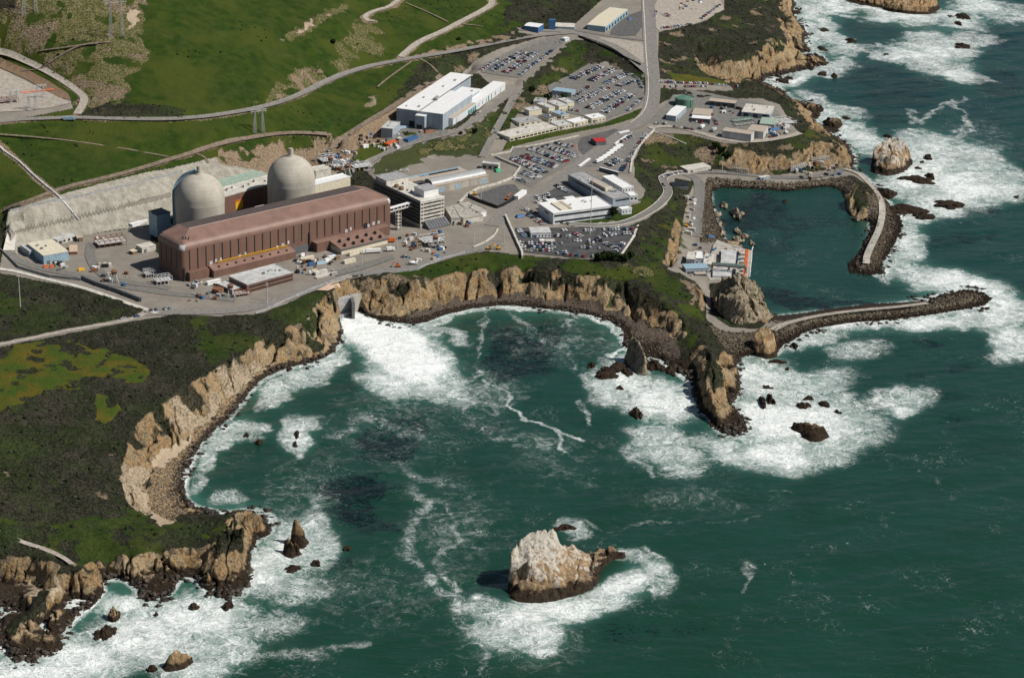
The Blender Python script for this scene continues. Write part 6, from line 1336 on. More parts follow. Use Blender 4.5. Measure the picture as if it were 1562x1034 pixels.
# ---------------------------------------------------------------- walls, pipes, fences
def wall_run(name, cat, label, pts, h, w, k, base=1.0, cap=None):
    P = resample([tuple(T(*p)[:2]) for p in pts], 8); mb = MB(); vs = []; cp = MB()
    for i, (x, y) in enumerate(P):
        a, b = P[max(i-1, 0)], P[min(i+1, len(P)-1)]; d = np.array([b[0]-a[0], b[1]-a[1]]); d /= np.linalg.norm(d); z = hgt(x, y)
        n = (-d[1]*w/2, d[0]*w/2)
        vs += [(x-n[0], y-n[1], z-base), (x+n[0], y+n[1], z-base), (x+n[0], y+n[1], z+h), (x-n[0], y-n[1], z+h)]
    mb.add(vs, [(i*4+j, (i+1)*4+j, (i+1)*4+(j+1) % 4, i*4+(j+1) % 4) for i in range(len(P)-1) for j in range(4)]+[(0, 1, 2, 3), tuple(len(vs)-4+q for q in (3, 2, 1, 0))], k)
    o = P[0]; loc = (o[0], o[1], hgt(*o)); t = thing(name, label, cat, loc); part('panel', mb, t)
    pm = MB()
    for x, y in P[::2]: pm.box(lambda a, b, c, x=x, y=y: (x+a, y+b, hgt(x, y)+c), -w*.7, w*.7, -w*.7, w*.7, -1, h+.25, k)
    part('post', pm, t); t['kind'] = 'thing'
wall_run('concrete_wall', 'wall', 'pale wall zigzagging right of the curved roof workshop', [zQ(265,285), zQ(330,315), zQ(440,360), zQ(385,435), zQ(270,480), zQ(140,510), zQ(60,555), zQ(5,610)], 2.2, 1.2, 'lconc')
wall_run('fence', 'fence', 'black mesh fence along the lower edge of the dark storage pad', [zQ(65,568), zQ(150,605), zQ(275,650), zQ(320,632), zQ(395,590)], 3.2, .5, 'black')
wall_run('concrete_wall', 'wall', 'straight pale wall from the yard down to the cliff, left of the asphalt lot', [zQ(335,712), zQ(370,790), zQ(415,890), zQ(452,972), zQ(455,1005)], 2.6, 1.6, 'lconc')
wall_run('concrete_wall', 'wall', 'pale wall along the workshop yard edge below the grass bank', [zQ(230,270), zQ(370,245), zQ(385,215), zQ(480,210), zQ(640,180), zQ(860,130)], 1.2, 1.0, 'lconc')
wall_run('retaining_wall', 'wall', 'dark retaining wall along the perimeter road below the left apron', [zA(490,728), zA(580,765), zA(700,805), zA(835,858)], 3.5, 1.5, 'dgrey')
wall_run('fence', 'fence', 'perimeter fence between the yard and the left scrub', [zA(5,560), zA(50,600), zA(110,660), zA(300,715), zA(480,735)], 2.6, .35, 'grey')
wall_run('fence', 'fence', 'fence along the cliff edge of the shore road', [zC(0,935), zC(150,870), zC(330,790), zC(560,705), zC(800,690), zC(960,670), zC(1100,610), zC(1250,570)], 2.0, .3, 'grey')
wall_run('concrete_wall', 'wall', 'low pale kerb wall at the right of the triangular yard', [zR(840,920), zR(930,880), zR(1000,830), zR(1030,780)], 1.4, 1.0, 'lconc')
wall_run('concrete_wall', 'wall', 'pale wall beside the narrow lot above the wooded slope', [zQ(1400,90), zQ(1330,160), zQ(1275,230), zQ(1240,310), zQ(1228,398)], 1.6, 1.6, 'lconc')
wall_run('fence', 'fence', 'fence along the top of the pale cut slope', [zA(60,325), zA(200,290), zA(420,250), zA(640,200), zA(800,165), zA(940,125), zA(1080,90)], 2.2, .3, 'grey')
wall_run('fence', 'fence', 'dark fence along the road bend above the upper car park', [zE(400,222), zE(500,262), zE(600,305), zE(700,360), zE(770,392)], 2.4, .6, 'black')
wall_run('pipeline', 'pipeline', 'straight pale pipeline running down the grass bank at the left edge', [(-8,214), (30,248), (60,276), (92,303), (112,326), (121,337)], 1.4, 1.6, 'lgrey')
wall_run('pipeline', 'pipeline', 'pale pipe running down the slope below the peninsula road', [z7(5,592), z7(160,640), z7(325,712)], 1.0, 1.0, 'lgrey')
# outfall works in the cove corner
A_, B_, C2 = G(509.5,461,15), G(538,452.5,15), G(552,449.5,15)
t = thing('outfall_wall', 'concrete outfall headwall above the white discharge water', 'outfall', (*A_[:2], 0))
def seg_box(mb, P, Q, w, z0, z1, k):
    d = (Q-P)[:2]; L = np.linalg.norm(d); d = d/L; n = (-d[1], d[0]); F = lambda a, b, c: (P[0]+d[0]*a+n[0]*b, P[1]+d[1]*a+n[1]*b, c)
    return mb.box(F, 0, L, 0, w, z0, z1, k)
part('headwall', seg_box(MB(), A_, B_, 8, -3, 15, 'grey'), t); E_ = B_+np.array([3, -14, 0]); part('side_wall', seg_box(MB(), E_, B_, 2.5, -3, 14.8, 'dgrey'), t); part('side_wall', seg_box(MB(), B_+np.array([.2, 0, 0]), C2, 6, -3, 15, 'conc'), t)
part('sill', seg_box(MB(), A_+np.array([2, -5, 0]), B_+np.array([0, -5, 0]), 4.9, -3, 3, 'grey'), t)

# ---------------------------------------------------------------- cooling water intake
ID = [z6(505,215), z6(545,165), z6(700,232), z6(885,272), z6(868,400), z6(842,552), z6(640,545), z6(470,562), z6(432,500)]
W3 = [G(*p, 6.5) for p in ID]; m_ = MB(); n = len(W3)
t = thing('intake_structure', 'concrete cooling water intake deck at the edge of the basin', 'intake', (*W3[8][:2], 6))
m_.add([(p[0], p[1], -6) for p in W3]+[(p[0], p[1], 6.5) for p in W3], [tuple(range(n, 2*n))]+[(i, (i+1) % n, n+(i+1) % n, n+i) for i in range(n)], 'conc'); part('deck', m_, t)
def on(p, z=6.5): return G(*z6(*p), z)
def slab(P, z0, z1, k, nm='hatch', par=None):
    Q = [on(p, z1) for p in P]; m_ = MB(); m_.hexa([(q[0], q[1], z0) for q in Q]+[(q[0], q[1], z1) for q in Q], k); return part(nm, m_, par or t)
slab([(575,395), (722,398), (735,275), (580,265)], 6.5, 8.5, 'lgrey', 'upper_deck'); slab([(498,520), (680,528), (690,450), (500,440)], 6.5, 8.5, 'lgrey', 'upper_deck')
slab([(728,400), (742,401), (757,280), (745,275)], 6.5, 7.5, 'black', 'screen_slot'); slab([(690,525), (720,527), (728,455), (700,450)], 6.5, 7.5, 'black', 'screen_slot'); slab([(560,370), (580,370), (584,285), (566,283)], 8.5, 9.5, 'black', 'screen_slot')
for i in range(6): slab([(775+i*2, 300+i*40), (815-i*3, 303+i*40), (817-i*3, 288+i*40), (778+i*2, 285+i*40)], 6.5, 9, 'lconc', 'pump_housing')
q0, q1 = on((495,412), 14), on((825,440), 14); gm = thing('gantry_crane', 'dark green gantry crane beam across the intake deck', 'crane', (*q0[:2], 6.5))
part('beam', MB().tube(q0, q1, 1.3, 'dgrey', 6).tube(q0+np.array([0, 4, 0]), q1+np.array([0, 4, 0]), 1.0, 'green', 6), gm)
for q in (q0, q1, (q0+q1)/2): part('leg', MB().tube(q, q-np.array([1.5, 0, 7.4]), .5, 'dgrey', 6).tube(q+np.array([0, 4, 0]), q+np.array([1.5, 5, -7.4]), .5, 'dgrey', 6), gm)
bm_ = MB(); pts = [on(p, .4) for p in ((862,262), (850,300), (846,380), (836,460), (826,560))]
bp = thing('floating_boom', 'bright orange floating boom along the front of the intake deck', 'boom', pts[0])
for j, o_ in enumerate([(835,262), (828,330), (824,395)]):
    slab([(o_[0]-14, o_[1]+60), (o_[0]+14, o_[1]+62), (o_[0]+18, o_[1]), (o_[0]-10, o_[1])], 6.5, 7.1, 'orange', 'float', bp)
slab([(788,540), (818,545), (826,460), (796,455)], 6.5, 7.3, 'orange', 'float', bp); slab([(790,268), (800,268), (795,300), (785,300)], 6.5, 8, 'orange', 'float', bp)
for a, b in zip(pts[:-1], pts[1:]): part('walkway', MB().tube(a+np.array([3, 0, 3]), b+np.array([3, 0, 3]), .7, 'lgrey', 4), bp)
building('pump_house', 'blue grey pump house with pale roof at the intake', 'building', z6(236,452), z6(250,402), z6(462,442), 6, 'bgrey', 'lblue', z0=6, parapet=0, win=[('u', 5, 1, 3, .3)])
building('pump_house', 'white roofed pump house at the left of the intake', 'building', z6(240,355), z6(256,285), z6(328,352), 6, 'wwall', 'lconc', z0=6, parapet=.2, win=[('u', 3, 1, 3, .4)])
building('pump_house', 'white roofed block in the middle of the intake buildings', 'building', z6(330,348), z6(322,280), z6(402,345), 6, 'wwall', 'white', z0=6, parapet=.2)
building('pump_house', 'cream patchy roofed block beside the intake deck', 'building', z6(405,402), z6(425,305), z6(495,400), 5, 'cream', 'lconc', z0=6, parapet=0, vents=4)
building('store_building', 'open fronted tan store below the blue grey pump house', 'building', z6(330,505), z6(325,485), z6(440,500), 3, 'dgrey', 'tan', z0=6, parapet=0)
building('pump_house', 'long white roofed shed on the shore road north of the basin', 'building', zI(285,245), zI(270,215), zI(430,222), 4, 'lconc', 'lconc', z0=8, parapet=0)
building('shed', 'black roofed shed at the fork of the cove road', 'shed', zI(195,345), zI(185,320), zI(290,340), 4, 'dgrey', 'black', z0=9, parapet=0, door=None)
building('shed', 'small shed with blue door at the foot of the north cliff', 'shed', zI(742,292), zI(738,282), zI(800,283), 3, 'lblue', 'lconc', z0=None, parapet=0)
for i, (a, b) in enumerate([((560,262),(660,275)), ((1060,205),(1170,190)), ((930,262),(1020,232))]):
    A_, B_ = T(*zI(*a)), T(*zI(*b)); st = MB(); d_ = (B_-A_); N_ = 7
    for k in range(N_+1):
        q = A_+d_*k/N_; st.tube((q[0], q[1], q[2]-1), (q[0], q[1], q[2]+6), .35, 'steel', 4).tube((q[0], q[1]+5, q[2]-1), (q[0], q[1]+5, q[2]+6), .35, 'steel', 4).tube((q[0], q[1], q[2]+6), (q[0], q[1]+5, q[2]+6), .3, 'lgrey', 4)
    for e in (2, 4, 6): st.tube((A_[0], A_[1], A_[2]+e), (B_[0], B_[1], B_[2]+e), .3, 'lgrey', 4)
    single('storage_rack', st, ['steel storage rack under the ochre cliff left of the basin centre', 'steel storage rack at the cave in the north cliff', 'low steel rack on the wide part of the shore road'][i], 'rack', None, A_)
# steel frames and clutter in the yards
def frame_rack(px, py, n, label, k='rust', h=5, L=14, Wd=8):
    x, y, z = T(px, py); st = MB(); F = lambda a, b, c: (x+a*.88-b*.47, y+a*.47+b*.88, z+c)
    for i in range(n+1):
        for b in (0, Wd): st.tube(F(L*i/n, b, -1), F(L*i/n, b, h), .25, k, 4)
        st.tube(F(L*i/n, 0, h), F(L*i/n, Wd, h), .25, k, 4)
    for b in (0, Wd/2, Wd):
        for e in (h*.5, h): st.tube(F(0, b, e), F(L, b, e), .22, k, 4)
    st.box(F, 0, L, 0, Wd, h*.45, h*.48, 'lgrey')
    single('pipe_rack', st, label, 'rack', None, (x, y, z))
frame_rack(*zA(590,545), 5, 'rust coloured steel frame on the left apron', 'rust', 7, 26, 14); frame_rack(*zA(870,720), 4, 'grey transformer frame by the dark end of the turbine hall', 'lgrey', 6, 9, 8); frame_rack(*zA(935,765), 4, 'pale transformer frame at the turbine hall corner', 'lgrey', 7, 14, 9)
frame_rack(*zN(560,700), 5, 'grey steelwork on the yard below the office block', 'steel', 6, 20, 14); frame_rack(*zR(390,930), 2, 'dark gate frame on the yard below the office block', 'wood', 8, 4, 4); frame_rack(*zF(400,985), 4, 'steelwork clutter behind the rear dome', 'steel', 8, 16, 12); frame_rack(*zF(590,1015), 4, 'steelwork right of the rear dome by the hairpin', 'steel', 5, 20, 10)
frame_rack(*zF(480,1010), 3, 'steel rack at the end of the long white roof', 'steel', 6, 14, 8); frame_rack(*zB(620,990), 4, 'low steel rack in front of the flat brown building', 'rust', 4, 14, 8); frame_rack(*z7(1330,520), 6, 'pipe racks at the right of the peninsula yard', 'steel', 4, 24, 20)
frame_rack(*z7(850,480), 6, 'green pipe bundle rack in the peninsula yard', 'green', 3, 26, 6); frame_rack(*z7(870,520), 5, 'dark beam rack in the peninsula yard', 'black', 2, 26, 6)
frame_rack(32, 143, 8, 'row of orange breakers on the switchyard pad', 'orange', 1.0, 34, 1.2); frame_rack(-2, 160, 4, 'cluttered orange and grey switchgear at the left edge of the switchyard', 'rust', 5, 20, 8)
pylon(62, 150, 15, 7, 'second low steel gantry nearest the switchyard corner', .5); pylon(22, 158, 15, 7, 'low steel gantry at the left of the switchyard', .5)
# small unlabelled-at-distance yard clutter: counted groups of boxes near the works
CL = MB(); rc_ = random.Random(3)
for (f, a0, a1, b0, b1, n) in [(zF,620,860,790,900,26),(zF,400,620,900,1030,36),(zA,560,760,640,760,10),(zA,1120,1480,740,860,16),(zS,380,700,360,520,22),(zS,1150,1560,180,420,22),(zF,930,1080,720,800,12),(z5,560,760,440,540,8),(z6,280,880,250,540,40),(z7,1180,1480,420,620,24),(z7,600,900,280,420,10),(zR,640,900,690,760,8),(zB,560,800,430,490,10),(zR,480,620,800,940,16),(zE,960,1150,0,60,12),(zI,930,1250,190,300,20),(zI,250,330,410,660,14),(z5,1080,1180,180,240,5)]:
    for _ in range(int(n*1.6)):
        p = T(*f(rc_.uniform(a0, a1), rc_.uniform(b0, b1)), A=None); s = rc_.uniform(.6, 2.0); k = rc_.choice(['lgrey', 'dgrey', 'white', 'lconc', 'wood', 'rust', 'grey', 'blue', 'tan', 'black'])
        an_ = rc_.uniform(0, 3); F = lambda a, b, c: (p[0]+a*math.cos(an_)-b*math.sin(an_), p[1]+a*math.sin(an_)+b*math.cos(an_), p[2]+c)
        CL.box(F, -s*rc_.uniform(.8, 2), s*1.2, -s*.7, s*.7, -.4, s*1.3+.4, k)
co_ = bpy.data.objects.new('yard_clutter', CL.mesh('yard_clutter')); COL.objects.link(co_); co_['kind'] = 'stuff'; co_['label'] = 'loose equipment, crates and parts lying about the yards'; co_['category'] = 'clutter'
# ================================================================ sea rocks
def rock_material(name, top, mid, tide, guano=0.0):
    M = MT(name, 0.9, 0.2)
    z = M.n('SeparateXYZ', [M.pos], 2)
    n1 = M.noise(0.5, 5, 0.7); n2 = M.noise(0.13, 4, 0.65); st = M.noise(0.8, 5, 0.7, vec=M.scl((0.35, 0.35, 0.08)), dist=1.0)
    c = M.mix(M.ss(0.36, 0.64, st), tuple(x*.5 for x in mid), mid)
    c = M.mix(M.math('MULTIPLY', M.ss(0.52, 0.62, n2), 0.8), c, top)
    if guano: c = M.mix(M.math('MULTIPLY', M.ss(0.3, 0.7, M.math('ADD', M.math('MULTIPLY', z, 0.032), M.math('ADD', M.math('MULTIPLY', M.math('SUBTRACT', n2, 0.5), 1.8), M.math('MULTIPLY', M.math('SUBTRACT', st, 0.5), 2.0)))), guano), c, (0.58, 0.54, 0.47))
    c = M.mix(M.math('MULTIPLY', M.ss(0.52, 0.62, n1), 0.7), c, (0.10, 0.08, 0.06))
    hz = M.math('ADD', M.math('DIVIDE', z, tide), M.math('MULTIPLY', M.math('SUBTRACT', M.noise(0.25, 5, 0.7), 0.5), 1.6))
    wet = M.math('SUBTRACT', 1.0, M.ss(0.8, 1.15, hz))
    c = M.mix(M.math('MULTIPLY', wet, 0.95), c, M.mix(M.ss(0.4, 0.6, n1), (0.009, 0.007, 0.006), (0.040, 0.026, 0.015)))
    M.col(c); M.bump(M.math('ADD', M.math('MULTIPLY', n1, 1.6), M.math('MULTIPLY', st, 1.4)), 0.9, 1.0)
    return M.m
RM = {'pale': rock_material('guano_rock', (0.52, 0.46, 0.37), (0.44, 0.30, 0.17), 6.5, 0.9), 'tan': rock_material('tan_rock', (0.46, 0.36, 0.24), (0.44, 0.29, 0.15), 4.0),
      'grey': rock_material('grey_green_rock', (0.10, 0.11, 0.05), (0.38, 0.31, 0.22), 1.0), 'dark': rock_material('dark_reef_rock', (0.34, 0.25, 0.15), (0.30, 0.19, 0.10), 8.0), 'basin': rock_material('basin_rock', (0.50, 0.43, 0.33), (0.42, 0.34, 0.25), 1.0)}
for k in RM: MAT['rock '+k] = (lambda k=k: RM[k])
def sea_rock(label, foot, lines, kind, base=0.0, amp=3.0, step=0.9, name='sea_rock', seed=0.0):
    P = [G(*p, base) for p in foot]; xs = [p[0] for p in P]; ys = [p[1] for p in P]
    pts = [[G(*q) for q in ln] for ln in lines]
    for ln in pts:
        for q in ln: xs.append(q[0]); ys.append(q[1])
    x0, y0 = min(xs)-7, min(ys)-7; nx = int((max(xs)+7-x0)/step)+1; ny = int((max(ys)+7-y0)/step)+1
    X, Y = np.meshgrid(x0+np.arange(nx)*step, y0+np.arange(ny)*step)
    v = np.zeros(X.shape, np.float32); m_ = np.zeros(X.shape, np.float32)
    ins = inpoly(X, Y, [(p[0], p[1]) for p in P]); v[~ins] = base-2.5; m_[~ins] = 1
    for ln in pts:
        for a, b in zip(ln[:-1], ln[1:]):
            for q in np.linspace(a, b, int(np.linalg.norm(b-a)/step)+2):
                i, j = int(round((q[1]-y0)/step)), int(round((q[0]-x0)/step)); v[i, j] = q[2]; m_[i, j] = 1
    z = solve(v, m_, 60); h = np.maximum(z-base, 0)
    z = boxblur(z, 1) if False else z
    f = sstep(0, 6, h)*0.9+0.1
    z = z+f*((ridge(X, Y, 13, 4, seed)-.6)*amp*1.9+(ridge(X, Y, 4.5, 3, seed+4)-.6)*amp*.8-sstep(.85, 1, ridge(X, Y, 11, 1, seed+3))*amp*1.2)
    z = np.where(ins, z, base-3.0)
    dx = (fbm(X+z, Y-z*.6, 5, 3, seed+7)-.5)*amp*1.2; dy = (fbm(X-z*.8, Y+z, 5, 3, seed+9)-.5)*amp*1.2
    near_in = boxblur(ins.astype(np.float32), 2) > 0
    keep = near_in[:-1, :-1] & near_in[1:, 1:] & near_in[1:, :-1] & near_in[:-1, 1:]
    c = (X[ins].mean(), Y[ins].mean(), base)
    me = grid_mesh(name, X+dx-c[0], Y+dy-c[1], z-base, keep); me.materials.append(RM[kind])
    bm = bmesh.new(); bm.from_mesh(me); bmesh.ops.delete(bm, geom=[q for q in bm.verts if not q.link_faces], context='VERTS'); bm.to_mesh(me); bm.free()
    o = bpy.data.objects.new(name, me); COL.objects.link(o); o.location = c; o['label'] = label; o['category'] = 'rock'
    return o
zM, zK, zH, zJ, zY = Zf(690,740,3.9025), Zf(860,400,3.692), Zf(1100,480,3.9), Zf(1162,0,3.9025), Zf(1162,240,3.9025)
def L_(f, *a): return [(*f(x, y), z) for x, y, z in a]
sea_rock('large pale guano topped sea stack alone in the middle of the water', [zM(*p) for p in ((322,662),(345,692),(430,700),(500,705),(560,695),(640,684),(720,658),(800,632),(850,604),(880,560),(872,532),(912,482),(960,452),(1012,442),(1052,432),(1060,408),(1025,392),(960,385),(880,385),(810,400),(740,430),(660,470),(580,500),(480,520),(390,560),(340,600))],
    [L_(zM, (372,372,27), (400,330,31), (440,295,33), (500,275,35), (560,262,36), (604,258,36)), L_(zM, (345,470,19), (352,410,24), (372,372,27)), L_(zM, (612,262,35), (624,340,23), (700,358,15), (770,368,10), (860,368,8), (960,374,7), (1040,402,5)),
     L_(zM, (450,440,24), (520,470,19), (590,520,12), (680,570,7.5), (790,570,5.5)), L_(zM, (610,400,22), (640,440,16), (700,480,11), (780,500,7.5)), L_(zM, (740,420,11.5), (820,430,8), (900,425,7), (990,410,6.5)), L_(zM, (860,480,6), (900,455,6.5), (960,425,6)), L_(zM, (345,640,3.5), (450,655,4), (560,655,4), (700,620,4.5), (820,580,4.5), (900,500,4.5), (1000,425,3.5)), L_(zM, (350,560,8), (450,560,11), (540,560,11), (640,560,10))], 'pale', amp=2.5, seed=2)
sea_rock('huge craggy grey rock knob beside the intake deck', [z6(*p) for p in ((492,660),(500,800),(560,905),(640,992),(760,1015),(900,1005),(1010,965),(1065,952),(1112,922),(1070,860),(1010,790),(960,745),(860,720),(700,705),(580,680))],
    [L_(z6, (540,610,20), (590,575,26), (650,550,31), (720,542,34), (790,545,34), (850,575,30), (930,630,23), (975,690,15)), L_(z6, (560,720,20), (640,760,21), (720,760,24), (850,780,20), (950,830,10)), L_(z6, (640,900,12), (760,900,14), (880,900,11), (1000,900,6)), L_(z6, (510,700,12), (540,800,12), (600,880,9))], 'grey', base=3.5, amp=6.5, seed=5, name='rock_knob')
sea_rock('grooved rock pillar at the root of the long breakwater', [zK(*p) for p in ((1050,505),(1075,532),(1150,545),(1215,535),(1208,490),(1185,465),(1080,462))], [L_(zK, (1078,405,15), (1095,385,17), (1140,372,18), (1178,395,16)), L_(zK, (1085,470,9), (1140,465,11), (1190,460,9))], 'tan', amp=2.4, seed=8)
sea_rock('dark upright rock fin in the surf left of the long spur', [zK(*p) for p in ((330,520),(345,575),(380,625),(440,650),(474,630),(470,560),(450,510),(380,490))], [L_(zK, (372,425,21), (395,420,22), (425,440,21), (445,490,18), (462,545,13), (465,600,6))], 'grey', amp=2.2, seed=12)
sea_rock('big rounded tan rock off the northern headland', [(1325,262),(1342,269),(1362,270),(1380,264),(1392,254),(1394,243),(1380,237),(1350,238),(1330,246)], [[(1334,226,18),(1345,216,23),(1358,209,26),(1370,210,26),(1382,220,21),(1390,232,13)], [(1340,240,15),(1360,238,19),(1380,240,14)]], 'pale', amp=3.0, seed=16)
sea_rock('rock island cut off by the top edge of the photo', [(1280,2),(1300,7),(1340,14),(1375,21),(1402,24),(1425,22),(1438,15),(1432,4),(1410,-8),(1340,-16),(1280,-14)], [[(1296,-22,16),(1340,-18,18),(1380,-10,18),(1410,-8,17),(1428,-1,11)], [(1320,2,9),(1380,10,9),(1415,12,9)]], 'tan', amp=3.2, seed=20)
sea_rock('tall tan rock spire beside the western point', [(440,835),(450,848),(465,843),(472,825),(468,808),(454,802),(442,812)], [[(447,797,15),(453,793,18),(459,800,14),(465,812,9)], [(446,822,11),(454,828,9)]], 'dark', amp=3.0, step=.7, seed=25)
sea_rock('lower ochre rock just left of the tan spire', [(428,850),(438,859),(454,856),(458,840),(448,828),(432,833)], [[(435,824,9),(442,821,10),(449,832,7)]], 'dark', amp=2.4, step=.7, seed=28)
sea_rock('rust brown rock with white surf at the bottom edge', [(244,1028),(262,1034),(285,1020),(298,1006),(296,998),(275,994),(258,1000),(240,1018)], [[(258,1000,8),(268,992,11),(280,996,9),(293,1000,5)]], 'tan', amp=2.0, seed=31)
sea_rock('wide dark rock with tan crest right of the spur', [zH(*p) for p in ((370,640),(400,680),(470,730),(520,770),(600,785),(640,765),(648,710),(630,670),(560,655),(440,640))], [L_(zH, (430,640,5), (500,640,8), (560,642,10), (610,660,9), (630,690,6)), L_(zH, (500,700,5), (570,710,6))], 'dark', amp=2.2, seed=35)
ICO = None
def ico():
    global ICO
    if ICO is None:
        bm = bmesh.new(); bmesh.ops.create_icosphere(bm, subdivisions=3, radius=1); ICO = (np.array([v.co[:] for v in bm.verts]), [[v.index for v in f.verts] for f in bm.faces]); bm.free()
    return ICO
def small_rock(cx, cy, rx, ry, h, kind, label, base=0.0, group='reef rocks', name='reef_rock'):
    c = G(cx, cy, base); A = G(cx+rx, cy, base); B = G(cx, cy-ry, base); a = np.linalg.norm(A-c); b = np.linalg.norm(B-c)
    V, Fc = ico(); rr_ = random.Random(int(cx*31+cy*7)); VS = []; FS = []
    nl = 7 if a > 3 else 3
    for q in range(nl):
        ox, oy = ((0, 0) if q == 0 else (rr_.uniform(-.62, .62), rr_.uniform(-.62, .62))); sc_ = rr_.uniform(.28, .5) if q else .62
        s = cx*.37+cy*.11+q*3.3; n = fbm(V[:, 0]*3+s+V[:, 2], V[:, 1]*3-s+V[:, 2]*1.3, 1.0, 4, 1.0); m1 = ridge(V[:, 0]*2.5+s, V[:, 1]*2.5+s, 1.0, 4, s % 9); r = 0.45+1.05*n
        an = rr_.uniform(0, 3); x_ = V[:, 0]*math.cos(an)*1.25-V[:, 1]*math.sin(an)*.8; y_ = V[:, 0]*math.sin(an)*1.25+V[:, 1]*math.cos(an)*.8
        hh = h*(1 if q == 0 else rr_.uniform(.3, .8)); o_ = len(VS)
        VS += np.stack([(ox+x_*r*sc_)*a, (oy+y_*r*sc_)*b, np.where(V[:, 2] > 0, V[:, 2]**1.0*hh*(.25+1.2*m1), V[:, 2]*2.0)], 1).tolist(); FS += [[i+o_ for i in f] for f in Fc]
    me = bpy.data.meshes.new(name); me.from_pydata(VS, [], FS); me.materials.append(RM[kind]); me.update()
    o = bpy.data.objects.new(name, me); COL.objects.link(o); o.location = (c[0], c[1], base); o['label'] = label; o['category'] = 'rock'; o['group'] = group
